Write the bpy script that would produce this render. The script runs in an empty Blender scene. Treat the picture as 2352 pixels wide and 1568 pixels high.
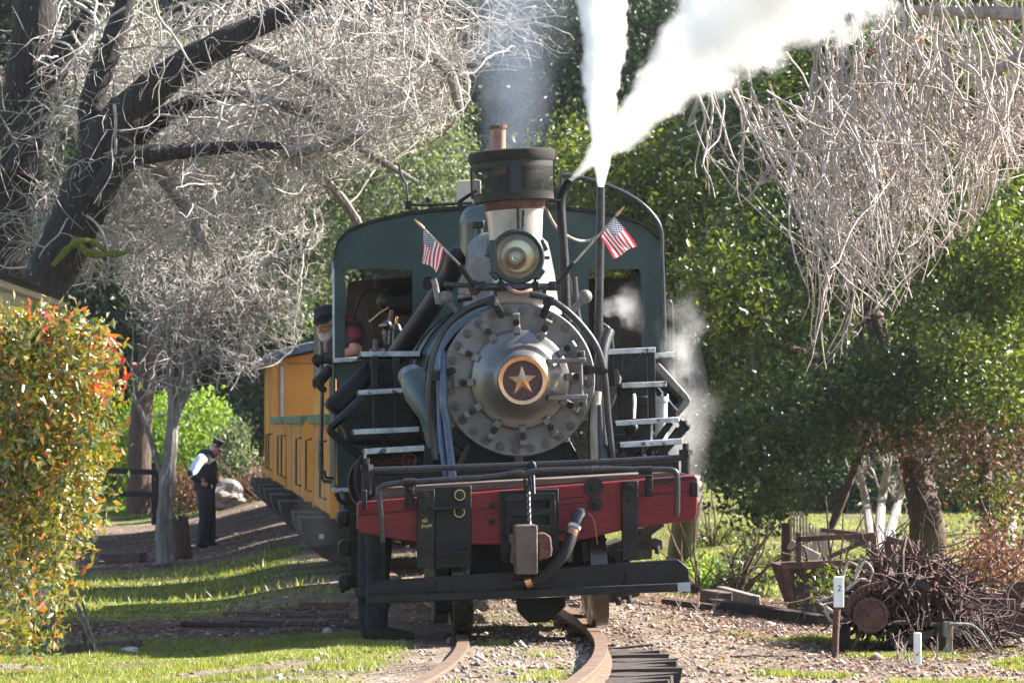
import bpy, bmesh, math, random
import numpy as np
from mathutils import Vector, Matrix, Euler
rad = math.radians
random.seed(7); RNG = np.random.default_rng(7)
scene = bpy.context.scene
COL = scene.collection

# ------------------------------------------------------------------ camera, sky, sun, exposure
F, CX, CY, EYE = 7900.0, 1176.0, 784.0, 1.11          # focal length and centre in picture units, eye height (m)
PITCH = math.atan(320 / 7900)
cam_data = bpy.data.cameras.new('camera')
cam_data.sensor_fit = 'HORIZONTAL'; cam_data.sensor_width = 36; cam_data.lens = 36 * F / 2352
cam_data.clip_start = 0.5; cam_data.clip_end = 2000
cam_data.dof.use_dof = True; cam_data.dof.focus_distance = 26.0; cam_data.dof.aperture_fstop = 6.3
camera = bpy.data.objects.new('camera', cam_data); COL.objects.link(camera)
camera.location = (0, 0, EYE); camera.rotation_euler = (rad(90) + PITCH, 0, 0)
scene.camera = camera

SUN = Vector((0.80, 0.24, 0.60)).normalized()
world = bpy.data.worlds.new('World'); scene.world = world; world.use_nodes = True
wn = world.node_tree.nodes; wl = world.node_tree.links
sky = wn.new('ShaderNodeTexSky'); sky.sky_type = 'NISHITA'; sky.sun_disc = False
sky.sun_elevation = math.asin(SUN.z); sky.sun_rotation = math.atan2(SUN.x, SUN.y)
sky.air_density = 1.0; sky.dust_density = 1.0; sky.ozone_density = 1.0
wl.new(sky.outputs['Color'], wn['Background'].inputs['Color'])
wn['Background'].inputs['Strength'].default_value = 0.066
sun_data = bpy.data.lights.new('sun', 'SUN'); sun_data.energy = 5.0; sun_data.angle = rad(0.53)
sun_data.color = (1.0, 0.94, 0.84)
sun = bpy.data.objects.new('sun', sun_data); COL.objects.link(sun)
sun.rotation_euler = (-SUN).to_track_quat('-Z', 'Y').to_euler(); sun.location = SUN * 60
scene.view_settings.view_transform = 'Standard'; scene.view_settings.look = 'None'
scene.view_settings.exposure = 2.35; scene.view_settings.gamma = 1.0
scene.view_settings.use_curve_mapping = False
cy = scene.cycles
cy.use_denoising = True
try: cy.denoiser = 'OPENIMAGEDENOISE'
except Exception: pass
cy.max_bounces = 10; cy.diffuse_bounces = 3; cy.glossy_bounces = 3; cy.transmission_bounces = 6
cy.transparent_max_bounces = 12; cy.volume_bounces = 6
cy.use_adaptive_sampling = True; cy.adaptive_threshold = 0.02
cy.sample_clamp_indirect = 8.0
cy.volume_step_rate = 1.0; cy.volume_max_steps = 256

# ------------------------------------------------------------------ measuring helpers
C0 = Vector((0, 0, EYE))
FWD = Vector((0, math.cos(PITCH), math.sin(PITCH))); UP = Vector((0, -math.sin(PITCH), math.cos(PITCH))); RT = Vector((1, 0, 0))
def ray(px, py): return RT * ((px - CX) / F) + UP * ((CY - py) / F) + FWD
def P(px, py, Y):
    d = ray(px, py); return C0 + d * (Y / d.y)
LM = Matrix.Translation((0.15, 25.0, 0.0)) @ Matrix.Rotation(rad(4.0), 4, 'Z') @ Matrix.Rotation(rad(-3.4), 4, 'Y') @ Matrix.Rotation(rad(0.6), 4, 'X')
LI = LM.inverted(); LO = LI @ C0; L3 = LI.to_3x3()
def L(px, py, y):                      # point of the engine's own frame seen at a place, y metres behind the beam
    d = L3 @ ray(px, py); return LO + d * ((y - LO.y) / d.y)
def LU(y): return (25.0 + y) / F       # metres per picture unit at that depth

# ------------------------------------------------------------------ mesh builder
class MB:
    def __init__(s): s.v = []; s.f = []; s.sm = []
    def add(s, vs, fs, smooth=False):
        o = len(s.v); s.v += [tuple(v) for v in vs]; s.f += [tuple(i + o for i in f) for f in fs]; s.sm += [smooth] * len(fs); return s
    def box(s, c, size, R=None):
        c = Vector(c); h = Vector(size) / 2; vs = []
        for x in (-1, 1):
            for y in (-1, 1):
                for z in (-1, 1):
                    p = Vector((x * h.x, y * h.y, z * h.z)); vs.append(c + (R @ p if R is not None else p))
        return s.add(vs, [(0, 1, 3, 2), (4, 6, 7, 5), (0, 4, 5, 1), (2, 3, 7, 6), (0, 2, 6, 4), (1, 5, 7, 3)])
    def bar(s, a, b, w, t, up=(0, 0, 1)):      # rectangular bar from a to b, w wide across, t along up
        a = Vector(a); b = Vector(b); d = (b - a).normalized(); u = Vector(up); u = (u - d * u.dot(d)).normalized(); r = d.cross(u)
        vs = [p + r * (i * w / 2) + u * (j * t / 2) for p in (a, b) for i, j in ((-1, -1), (1, -1), (1, 1), (-1, 1))]
        return s.add(vs, [(0, 3, 2, 1), (4, 5, 6, 7), (0, 1, 5, 4), (1, 2, 6, 5), (2, 3, 7, 6), (3, 0, 4, 7)])
    def prism(s, poly, vec):
        n = len(poly); vec = Vector(vec); a = [Vector(p) for p in poly]; b = [p + vec for p in a]
        fs = [tuple(range(n)), tuple(range(2 * n - 1, n - 1, -1))] + [(i, i + n, (i + 1) % n + n, (i + 1) % n) for i in range(n)]
        return s.add(a + b, fs)
    def tube(s, pts, r, n=10, cap=True):
        pts = [Vector(p) for p in pts]; m = len(pts); rs = r if isinstance(r, (list, tuple)) else [r] * m
        t0 = (pts[1] - pts[0]).normalized(); u = t0.orthogonal().normalized(); vs = []
        for i in range(m):
            t = (pts[min(i + 1, m - 1)] - pts[max(i - 1, 0)]).normalized(); u = (u - t * u.dot(t)).normalized(); w = t.cross(u)
            for k in range(n):
                a = 2 * math.pi * k / n; vs.append(pts[i] + (u * math.cos(a) + w * math.sin(a)) * rs[i])
        fs = [(i * n + k, i * n + (k + 1) % n, (i + 1) * n + (k + 1) % n, (i + 1) * n + k) for i in range(m - 1) for k in range(n)]
        s.add(vs, fs, True)
        if cap:
            s.add(vs[:n], [tuple(range(n - 1, -1, -1))]); s.add(vs[-n:], [tuple(range(n))])
        return s
    def lathe(s, prof, o, axis=(0, -1, 0), n=32, closed=False):      # prof: (radius, distance along axis)
        o = Vector(o); ax = Vector(axis).normalized(); u = ax.orthogonal().normalized(); w = ax.cross(u); vs = []; m = len(prof)
        for r, h in prof:
            for k in range(n):
                a = 2 * math.pi * k / n; vs.append(o + ax * h + (u * math.cos(a) + w * math.sin(a)) * max(r, 1e-4))
        mm = m if closed else m - 1
        fs = [(i * n + k, i * n + (k + 1) % n, ((i + 1) % m) * n + (k + 1) % n, ((i + 1) % m) * n + k) for i in range(mm) for k in range(n)]
        return s.add(vs, fs, True)
    def ball(s, c, r, sc=(1, 1, 1), n=12, R=None):
        c = Vector(c); m = n // 2; vs = []; fs = []
        for i in range(m + 1):
            for k in range(n):
                th = math.pi * i / m; ph = 2 * math.pi * k / n
                p = Vector((r * sc[0] * math.sin(th) * math.cos(ph), r * sc[1] * math.sin(th) * math.sin(ph), r * sc[2] * math.cos(th)))
                vs.append(c + (R @ p if R is not None else p))
        for i in range(m):
            for k in range(n): fs.append((i * n + k, (i + 1) * n + k, (i + 1) * n + (k + 1) % n, i * n + (k + 1) % n))
        return s.add(vs, fs, True)
    def mesh(s, name, m=None):
        me = bpy.data.meshes.new(name); me.from_pydata(s.v, [], s.f); me.polygons.foreach_set('use_smooth', s.sm)
        if m: me.materials.append(m)
        me.update()
        try: me.set_sharp_from_angle(angle=rad(38))
        except Exception: pass
        return me
    def build(s, name, m, parent=None, bevel=0.0, label=None, kind=None):
        o = bpy.data.objects.new(name, s.mesh(name, m)); COL.objects.link(o)
        if parent is not None: o.parent = parent
        if bevel:
            b = o.modifiers.new('bevel', 'BEVEL'); b.width = bevel; b.segments = 2; b.limit_method = 'ANGLE'; b.angle_limit = rad(40)
        if label: o['label'] = label
        if kind: o['kind'] = kind
        return o

def thing(name, label, cat, loc=(0, 0, 0), rz=0.0, group=None, mw=None):
    o = bpy.data.objects.new(name, None); COL.objects.link(o); o.empty_display_size = 0.2
    o.location = loc; o.rotation_euler = (0, 0, rz)
    if mw is not None: o.matrix_basis = mw
    o['label'] = label; o['category'] = cat
    if group: o['group'] = group
    return o
def tag(o, label, cat, group=None):
    o['label'] = label; o['category'] = cat
    if group: o['group'] = group
    return o
def dup(o, parent=None):
    c = o.copy(); COL.objects.link(c)
    if parent is not None: c.parent = parent
    for ch in list(o.children): dup(ch, c)
    return c
def np_mesh(name, V, Fc, m, parent=None, smooth=False, kind=None, attr=None):    # fast mesh from arrays; Fc is (n, k)
    me = bpy.data.meshes.new(name); n, k = Fc.shape
    me.vertices.add(len(V)); me.vertices.foreach_set('co', np.ascontiguousarray(V, dtype=np.float32).ravel())
    me.loops.add(n * k); me.loops.foreach_set('vertex_index', np.ascontiguousarray(Fc, dtype=np.int32).ravel())
    me.polygons.add(n); me.polygons.foreach_set('loop_start', np.arange(0, n * k, k, dtype=np.int32))
    me.polygons.foreach_set('loop_total', np.full(n, k, dtype=np.int32))
    if smooth: me.polygons.foreach_set('use_smooth', np.ones(n, dtype=bool))
    if attr is not None:
        for an, av in attr.items():
            a = me.attributes.new(an, 'FLOAT', 'POINT'); a.data.foreach_set('value', np.ascontiguousarray(av, dtype=np.float32))
    me.update(calc_edges=True)
    if m: me.materials.append(m)
    o = bpy.data.objects.new(name, me); COL.objects.link(o)
    if parent is not None: o.parent = parent
    if kind: o['kind'] = kind
    return o

# ------------------------------------------------------------------ materials
def lnk(nt, a, b): nt.links.new(a, b)
def mat(name, col, rough=0.5, metal=0.0, col2=None, scale=6.0, amount=0.5, bump=0.0, bscale=40.0, stretch=None, rvar=0.15, coat=0.0, spots=None, spec=0.5):
    m = bpy.data.materials.new(name); m.use_nodes = True; nt = m.node_tree; b = nt.nodes['Principled BSDF']
    b.inputs['Roughness'].default_value = rough; b.inputs['Metallic'].default_value = metal
    b.inputs['Specular IOR Level'].default_value = spec
    if coat: b.inputs['Coat Weight'].default_value = coat; b.inputs['Coat Roughness'].default_value = 0.25
    tc = nt.nodes.new('ShaderNodeTexCoord'); src = tc.outputs['Object']
    if stretch:
        mp = nt.nodes.new('ShaderNodeMapping'); mp.inputs['Scale'].default_value = stretch; lnk(nt, src, mp.inputs[0]); src = mp.outputs[0]
    nz = nt.nodes.new('ShaderNodeTexNoise'); nz.inputs['Scale'].default_value = scale; nz.inputs['Detail'].default_value = 6; nz.inputs['Roughness'].default_value = 0.65
    lnk(nt, src, nz.inputs['Vector'])
    c2 = col2 if col2 else tuple(c * 0.45 for c in col)
    rp = nt.nodes.new('ShaderNodeValToRGB'); rp.color_ramp.elements[0].position = 0.5 - 0.22 * (1 - amount) - 0.05; rp.color_ramp.elements[1].position = 0.68
    rp.color_ramp.elements[0].color = (*c2, 1); rp.color_ramp.elements[1].color = (*col, 1)
    lnk(nt, nz.outputs['Fac'], rp.inputs['Fac']); out = rp.outputs['Color']
    if spots:
        n2 = nt.nodes.new('ShaderNodeTexNoise'); n2.inputs['Scale'].default_value = spots[1]; n2.inputs['Detail'].default_value = 3; lnk(nt, src, n2.inputs['Vector'])
        r2 = nt.nodes.new('ShaderNodeValToRGB'); r2.color_ramp.elements[0].position = spots[2]; r2.color_ramp.elements[1].position = spots[2] + 0.04
        lnk(nt, n2.outputs['Fac'], r2.inputs['Fac'])
        mx = nt.nodes.new('ShaderNodeMix'); mx.data_type = 'RGBA'; lnk(nt, r2.outputs['Color'], mx.inputs['Factor']); lnk(nt, out, mx.inputs[6]); mx.inputs[7].default_value = (*spots[0], 1); out = mx.outputs[2]
    lnk(nt, out, b.inputs['Base Color'])
    if rvar:
        mr = nt.nodes.new('ShaderNodeMapRange'); mr.inputs['To Min'].default_value = min(1, rough + rvar); mr.inputs['To Max'].default_value = max(0.05, rough - rvar)
        mr.inputs['From Min'].default_value = 0.3; mr.inputs['From Max'].default_value = 0.7
        lnk(nt, nz.outputs['Fac'], mr.inputs['Value']); lnk(nt, mr.outputs['Result'], b.inputs['Roughness'])
    if bump:
        n3 = nt.nodes.new('ShaderNodeTexNoise'); n3.inputs['Scale'].default_value = bscale; n3.inputs['Detail'].default_value = 5; lnk(nt, src, n3.inputs['Vector'])
        bp = nt.nodes.new('ShaderNodeBump'); bp.inputs['Strength'].default_value = bump; bp.inputs['Distance'].default_value = 0.03
        lnk(nt, n3.outputs['Fac'], bp.inputs['Height']); lnk(nt, bp.outputs['Normal'], b.inputs['Normal'])
    return m
def leaf_mat(name, stops, rough=0.35, trans=0.45, tint=(1.0, 1.0, 0.5), spec=0.5):
    m = bpy.data.materials.new(name); m.use_nodes = True; nt = m.node_tree; b = nt.nodes['Principled BSDF']; out = nt.nodes['Material Output']
    g = nt.nodes.new('ShaderNodeNewGeometry'); rp = nt.nodes.new('ShaderNodeValToRGB'); el = rp.color_ramp.elements
    while len(el) < len(stops): el.new(0.5)
    for e, (p, c) in zip(el, stops): e.position = p; e.color = (*c, 1)
    lnk(nt, g.outputs['Random Per Island'], rp.inputs['Fac']); lnk(nt, rp.outputs['Color'], b.inputs['Base Color'])
    b.inputs['Roughness'].default_value = rough; b.inputs['Specular IOR Level'].default_value = spec
    t = nt.nodes.new('ShaderNodeBsdfTranslucent'); mu = nt.nodes.new('ShaderNodeMix'); mu.data_type = 'RGBA'; mu.blend_type = 'MULTIPLY'; mu.inputs['Factor'].default_value = 1.0
    lnk(nt, rp.outputs['Color'], mu.inputs[6]); mu.inputs[7].default_value = (*tint, 1); lnk(nt, mu.outputs[2], t.inputs['Color'])
    mx = nt.nodes.new('ShaderNodeMixShader'); mx.inputs[0].default_value = trans; lnk(nt, b.outputs[0], mx.inputs[1]); lnk(nt, t.outputs[0], mx.inputs[2]); lnk(nt, mx.outputs[0], out.inputs['Surface'])
    return m
M = dict(
 black=mat('black_paint', (0.0075, 0.008, 0.0105), 0.5, 0, (0.004, 0.004, 0.005), 5, 0.5, 0.2, 60, spec=0.32, spots=((0.022, 0.017, 0.015), 7, 0.66)),
 iron=mat('dark_iron', (0.018, 0.018, 0.021), 0.5, 0.2, (0.008, 0.007, 0.007), 9, 0.5, 0.2, 70, spec=0.32, spots=((0.04, 0.024, 0.018), 9, 0.67)),
 pipe=mat('pipe_steel', (0.05, 0.053, 0.06), 0.34, 0.45, (0.024, 0.023, 0.025), 12, 0.5, 0.05, 90),
 smoke=mat('smokebox_graphite', (0.175, 0.166, 0.162), 0.5, 0.2, (0.10, 0.09, 0.086), 5, 0.4, 0.12, 45, spots=((0.085, 0.066, 0.056), 6, 0.64)),
 smokebolt=mat('smokebox_bolt_shade', (0.10, 0.095, 0.09), 0.45, 0.35, (0.055, 0.05, 0.048), 9, 0.4),  # darker than the smokebox grey, standing in for the bolts' shadow outlines
 dome=mat('polished_graphite', (0.23, 0.22, 0.21), 0.34, 0.65, (0.15, 0.135, 0.125), 4, 0.4, 0.03, 30, rvar=0.08),
 green=mat('cab_green', (0.0065, 0.034, 0.033), 0.42, 0, (0.005, 0.022, 0.022), 3, 0.4, 0.06, 30),
 jacket=mat('jacket_grey_green', (0.075, 0.105, 0.105), 0.4, 0.2, (0.045, 0.062, 0.062), 4, 0.4, 0.04, 30),
 red=mat('beam_red', (0.20, 0.018, 0.020), 0.55, 0, (0.13, 0.016, 0.02), 3.5, 0.3, 0.35, 22, stretch=(0.35, 1, 3.0), spots=((0.03, 0.012, 0.014), 4, 0.66), spec=0.3),
 white=mat('white_nosing', (0.60, 0.62, 0.64), 0.6, 0, (0.25, 0.25, 0.26), 9, 0.2, 0.3, 60, spots=((0.06, 0.06, 0.06), 16, 0.60)),
 brass=mat('brass', (0.66, 0.38, 0.21), 0.28, 1, (0.50, 0.28, 0.17), 8, 0.4, 0.0, rvar=0.06),
 plum=mat('plate_maroon', (0.085, 0.038, 0.036), 0.7, 0, (0.055, 0.025, 0.025), 40, 0.4, 0.3, 200),
 stack=mat('stack_silver', (0.42, 0.39, 0.385), 0.42, 0.35, (0.24, 0.20, 0.19), 4, 0.4, 0.08, 40, spots=((0.10, 0.05, 0.035), 8, 0.68)),
 rust=mat('rust', (0.14, 0.062, 0.042), 0.85, 0, (0.055, 0.026, 0.022), 7, 0.4, 0.5, 50),
 rustdark=mat('old_rust', (0.085, 0.042, 0.036), 0.88, 0, (0.035, 0.02, 0.02), 6, 0.4, 0.5, 40),
 coupler=mat('coupler_steel', (0.145, 0.105, 0.085), 0.7, 0.2, (0.07, 0.05, 0.045), 8, 0.4, 0.35, 60),
 copper=mat('heat_stained_pipe', (0.38, 0.22, 0.17), 0.5, 0.5, (0.22, 0.13, 0.11), 5, 0.4),
 rubber=mat('rubber_hose', (0.011, 0.010, 0.010), 0.7, 0, (0.022, 0.019, 0.017), 10, spec=0.3),
 wood=mat('weathered_wood', (0.13, 0.10, 0.08), 0.85, 0, (0.06, 0.045, 0.038), 6, 0.4, 0.6, 20, stretch=(0.3, 4, 4)),
 palewood=mat('grey_pale_wood', (0.42, 0.37, 0.32), 0.85, 0, (0.16, 0.13, 0.11), 6, 0.4, 0.5, 20, stretch=(4, 4, 0.4)),
 tie=mat('sleeper_wood', (0.105, 0.075, 0.06), 0.9, 0, (0.03, 0.024, 0.022), 5, 0.4, 0.9, 14, stretch=(0.3, 4, 4)),
 railtop=mat('rail_steel', (0.24, 0.165, 0.115), 0.55, 0.35, (0.12, 0.07, 0.048), 9, 0.4, 0.2, 60),
 wheel=mat('wheel_steel', (0.13, 0.115, 0.105), 0.3, 0.7, (0.06, 0.05, 0.045), 8, 0.4),
 yellow=mat('coach_yellow', (0.56, 0.24, 0.028), 0.45, 0, (0.46, 0.185, 0.022), 3, 0.3, 0.05, 30, rvar=0.1),
 trimgreen=mat('trim_green', (0.11, 0.20, 0.11), 0.5, 0, (0.06, 0.12, 0.075), 5, 0.4),
 grime=mat('grimy_steel', (0.06, 0.052, 0.047), 0.75, 0.1, (0.032, 0.028, 0.026), 4, 0.4, 0.3, 30),
 roofgrey=mat('roof_grey', (0.48, 0.52, 0.56), 0.5, 0, (0.3, 0.33, 0.36), 5, 0.4),
 skin=mat('skin', (0.52, 0.27, 0.20), 0.5, 0, (0.42, 0.19, 0.14), 18, 0.4, rvar=0.05),
 beard=mat('white_hair', (0.62, 0.59, 0.56), 0.85, 0, (0.42, 0.40, 0.38), 60, 0.4, 0.6, 160),
 navy=mat('dark_cloth', (0.012, 0.014, 0.022), 0.85, 0, (0.007, 0.008, 0.012), 20, 0.4, 0.3, 120),
 trouser=mat('dark_trousers', (0.016, 0.02, 0.03), 0.85, 0, (0.009, 0.011, 0.017), 12, 0.4, 0.3, 60),
 shirt=mat('shade_blue_shirt', (0.62, 0.68, 0.82), 0.8, 0, (0.5, 0.56, 0.72), 12, 0.4, 0.25, 40),  # bluish tint of the shade is put into the cloth colour
 leather=mat('work_glove_leather', (0.035, 0.026, 0.022), 0.7, 0, (0.015, 0.012, 0.012), 14, 0.4, 0.4, 60),
 cream=mat('cream_siding', (0.58, 0.47, 0.36), 0.7, 0, (0.48, 0.38, 0.29), 4, 0.4),
 shingle=mat('dark_shingle', (0.055, 0.043, 0.04), 0.9, 0, (0.03, 0.024, 0.022), 12, 0.4, 0.6, 40),
 bark=mat('oak_bark', (0.034, 0.025, 0.023), 0.95, 0, (0.009, 0.007, 0.007), 5, 0.4, 1.0, 14, stretch=(5, 5, 0.9), spots=((0.40, 0.42, 0.40), 5.5, 0.68)),
 palebark=mat('pale_bark', (0.34, 0.30, 0.27), 0.9, 0, (0.14, 0.115, 0.10), 4, 0.4, 0.7, 12, stretch=(4, 4, 0.8)),
 redbark=mat('brown_bark', (0.11, 0.065, 0.048), 0.95, 0, (0.035, 0.022, 0.018), 5, 0.4, 0.9, 14, stretch=(4, 4, 0.8)),
 greybark=mat('lichen_bark', (0.22, 0.20, 0.185), 0.9, 0, (0.085, 0.072, 0.066), 6, 0.4, 0.6, 16, stretch=(2, 2, 0.6), spots=((0.34, 0.34, 0.32), 9, 0.62)),
 moss=mat('moss', (0.16, 0.17, 0.018), 0.95, 0, (0.06, 0.07, 0.012), 20, 0.4, 0.9, 60),
 twig=mat('lichen_twig', (0.50, 0.465, 0.435), 0.75, 0, (0.20, 0.165, 0.145), 3.0, 0.5, rvar=0.1),
 twig2=mat('tan_twig', (0.56, 0.48, 0.43), 0.75, 0, (0.25, 0.195, 0.165), 3.0, 0.5, rvar=0.1),
 stone=mat('pale_stone', (0.50, 0.45, 0.41), 0.9, 0, (0.24, 0.21, 0.19), 5, 0.4, 0.6, 20),
 rock=mat('grey_rock', (0.30, 0.26, 0.235), 0.9, 0, (0.10, 0.085, 0.078), 3, 0.4, 0.9, 8, stretch=(1, 1, 3)),
 whitepost=mat('white_post_paint', (0.80, 0.80, 0.77), 0.6, 0, (0.66, 0.64, 0.58), 6, 0.3, spots=((0.42, 0.30, 0.10), 9, 0.68)),
 cloth_y=mat('chalk_yellow', (0.80, 0.70, 0.32), 0.8, 0, (0.6, 0.45, 0.1), 60),
 beige=mat('beige_panel', (0.50, 0.42, 0.34), 0.6, 0, (0.42, 0.35, 0.29), 4, 0.4),
 blk=mat('number_black', (0.01, 0.01, 0.01), 0.6, 0, (0.01, 0.01, 0.01), 4),
 bluepipe=mat('blue_grey_pipe', (0.085, 0.115, 0.17), 0.4, 0.3, (0.05, 0.065, 0.10), 10, 0.4),
 valve=mat('red_valve', (0.22, 0.035, 0.04), 0.6, 0, (0.12, 0.03, 0.03), 20),
 interior=mat('cab_interior', (0.05, 0.036, 0.026), 0.8, 0, (0.022, 0.018, 0.015), 5, 0.4),
)
# ------------------------------------------------------------------ ground
def vnoise(x, y, s, seed=0):
    x = np.asarray(x, float) / s + seed * 17.3; y = np.asarray(y, float) / s + seed * 9.1
    xi = np.floor(x); yi = np.floor(y); fx = x - xi; fy = y - yi; fx = fx * fx * (3 - 2 * fx); fy = fy * fy * (3 - 2 * fy)
    h = lambda a, b: np.modf(np.abs(np.sin(a * 127.1 + b * 311.7) * 43758.5453))[0]
    return (h(xi, yi) * (1 - fx) + h(xi + 1, yi) * fx) * (1 - fy) + (h(xi, yi + 1) * (1 - fx) + h(xi + 1, yi + 1) * fx) * fy
def sst(v, a, b):
    t = np.clip((np.asarray(v, float) - a) / (b - a), 0, 1); return t * t * (3 - 2 * t)
def xc(y):                               # track centre line
    y = np.asarray(y, float)
    return np.where(y < 30, 0.13 - 0.01 * (np.maximum(y, 8) - 24) ** 2, -0.23 - 0.096 * (y - 30)) - 0.3 * np.maximum(0, 8 - y)
def rise(y): return 0.017 * np.maximum(0, np.asarray(y, float) - 25)
def gz(x, y):
    x = np.asarray(x, float); y = np.asarray(y, float)
    z = -0.15 + rise(np.minimum(y, 90)) * np.exp(-((x - xc(y)) / 2.2) ** 2)
    dd = x - xc(y); z = z + 0.085 * (1 - sst(dd, .40, .56) * (1 - sst(y, 24.0, 24.8))) * (1 - sst(-dd, 1.3, 2.4)) * (1 - sst(dd, 1.3, 2.2)) * (1 - sst(y, 50, 60))
    z = z + 0.035 * np.maximum(0, np.minimum(y, 95) - 57) + 0.42 * sst(x, 1.2, 4) * sst(y, 48, 62) * (1 - sst(y, 90, 110))
    z = z + 0.42 * np.maximum(0, y - 95) * sst(y, 95, 120)
    z = z + 0.06 * (vnoise(x, y, 1.7, 1) - 0.5) * sst(np.abs(x - xc(y)), 0.9, 1.8) + 0.025 * (vnoise(x, y, 0.45, 2) - 0.5)
    return z
def G(x, y): return float(gz(x, y))
def PG(px, py):                          # ground point seen at a place
    lo, hi = 8.0, 150.0
    for i in range(50):
        mid = (lo + hi) / 2; p = P(px, py, mid)
        if p.z > G(p.x, mid): lo = mid
        else: hi = mid
    p = P(px, py, lo); p.z = G(p.x, lo); return p
def grass_mask(x, y):
    n = vnoise(x, y, 0.9, 3); n2 = vnoise(x, y, 0.28, 4); d = x - xc(y); ax = sst(n * 0.6 + n2 * 0.4, 0.3, 0.55)
    left = sst(-d, 0.75, 1.25)
    fore = (1 - sst(y, 26.3, 26.9)) * sst(n * 0.55 + n2 * 0.45 + 0.22 * sst(y, 22.5, 25.0) + 0.10 * sst(-d, 1.8, 3.0), 0.36, 0.58)
    mid = sst(y, 30.0, 31.5) * (1 - sst(y, 45.5, 47.5)) * sst(-x, 2.2 , 3.0) * sst(ax, -0.5, 0.6)
    midthin = sst(y, 30, 32) * (1 - sst(y, 45, 47)) * (1 - sst(-x, 2.2, 3.0)) * ax * 0.5
    far = sst(y, 66, 68) * (1 - sst(y, 84, 90)) * (0.6 + 0.4 * ax)
    right = sst(d, 0.8, 1.3) * np.maximum(sst(n, 0.52, 0.7) * 0.9 * (1 - sst(y, 27, 29)) * sst(d, 1.0, 1.8), sst(y, 36, 39) * (0.55 + 0.45 * ax))
    mid_tr = (1 - sst(np.abs(d), 0.3, 0.42)) * sst(n2 * 0.5 + n * 0.5, 0.6, 0.74) * 0.45
    return np.clip(left * np.maximum.reduce([fore, mid, midthin, far]) + right + mid_tr, 0, 1)
def litter_mask(x, y):
    d = x - xc(y); n = vnoise(x, y, 0.5, 6)
    lf = sst(-d, 0.9, 1.3) * sst(y, 26.3, 27) * (1 - sst(y, 30.0, 31.5)) + sst(-d, 0.9, 1.5) * sst(y, 46, 48) * (1 - sst(y, 62, 67))
    rt = sst(d, 1.0, 2.0) * sst(y, 21, 27) * (1 - sst(y, 36, 40))
    return np.clip((lf + rt) * (0.55 + 0.45 * n) + 0.5 * (1 - sst(np.abs(d), .8, 1)) * sst(y, 24, 25.5), 0, 1)
xs = np.concatenate([np.linspace(-160, -10, 26)[:-1], np.arange(-10, 10, 0.13), np.linspace(10, 160, 26)])
ys = np.concatenate([np.linspace(-60, 13, 20)[:-1], np.arange(13, 62, 0.14), np.arange(62, 130, 1.4), np.linspace(130, 170, 8)])
X, Y = np.meshgrid(xs, ys); Zg = gz(X, Y)
V = np.stack([X, Y, Zg], -1).reshape(-1, 3); nx, ny = len(xs), len(ys)
ii = (np.arange(ny - 1)[:, None] * nx + np.arange(nx - 1)[None, :]).ravel()
Fq = np.stack([ii, ii + 1, ii + nx + 1, ii + nx], -1)
gm = bpy.data.materials.new('ground_soil'); gm.use_nodes = True; nt = gm.node_tree; bs = nt.nodes['Principled BSDF']; bs.inputs['Roughness'].default_value = 0.92; bs.inputs['Specular IOR Level'].default_value = 0.2
def attr(n):
    a = nt.nodes.new('ShaderNodeAttribute'); a.attribute_name = n; return a.outputs['Fac']
def gn(scale, d=6):
    t = nt.nodes.new('ShaderNodeTexCoord'); q = nt.nodes.new('ShaderNodeTexNoise'); q.inputs['Scale'].default_value = scale; q.inputs['Detail'].default_value = d; lnk(nt, t.outputs['Object'], q.inputs['Vector']); return q.outputs['Fac']
def ramp(fac, stops):
    r = nt.nodes.new('ShaderNodeValToRGB'); el = r.color_ramp.elements
    while len(el) < len(stops): el.new(0.5)
    for e, (p, c) in zip(el, stops): e.position = p; e.color = (*c, 1)
    lnk(nt, fac, r.inputs['Fac']); return r.outputs['Color']
def mixc(f, a, b):
    m = nt.nodes.new('ShaderNodeMix'); m.data_type = 'RGBA'; lnk(nt, f, m.inputs['Factor']); lnk(nt, a, m.inputs[6]); lnk(nt, b, m.inputs[7]); return m.outputs[2]
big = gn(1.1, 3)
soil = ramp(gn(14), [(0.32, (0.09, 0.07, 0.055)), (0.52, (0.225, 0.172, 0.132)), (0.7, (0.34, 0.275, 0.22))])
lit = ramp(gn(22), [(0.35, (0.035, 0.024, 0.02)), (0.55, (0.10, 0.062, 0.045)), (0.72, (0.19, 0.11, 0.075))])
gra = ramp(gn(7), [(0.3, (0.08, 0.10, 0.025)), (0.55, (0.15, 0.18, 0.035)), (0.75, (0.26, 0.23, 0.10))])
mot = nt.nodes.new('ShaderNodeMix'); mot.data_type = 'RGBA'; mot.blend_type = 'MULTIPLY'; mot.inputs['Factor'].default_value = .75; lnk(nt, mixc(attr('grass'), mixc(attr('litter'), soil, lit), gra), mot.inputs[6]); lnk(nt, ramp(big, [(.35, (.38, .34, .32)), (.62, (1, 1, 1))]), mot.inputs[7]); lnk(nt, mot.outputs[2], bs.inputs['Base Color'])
bp = nt.nodes.new('ShaderNodeBump'); bp.inputs['Strength'].default_value = 0.8; bp.inputs['Distance'].default_value = 0.06; lnk(nt, gn(30, 8), bp.inputs['Height']); lnk(nt, bp.outputs[0], bs.inputs['Normal'])
np_mesh('ground', V, Fq, gm, None, True, 'structure', dict(grass=grass_mask(X, Y).ravel(), litter=litter_mask(X, Y).ravel()))

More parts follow.
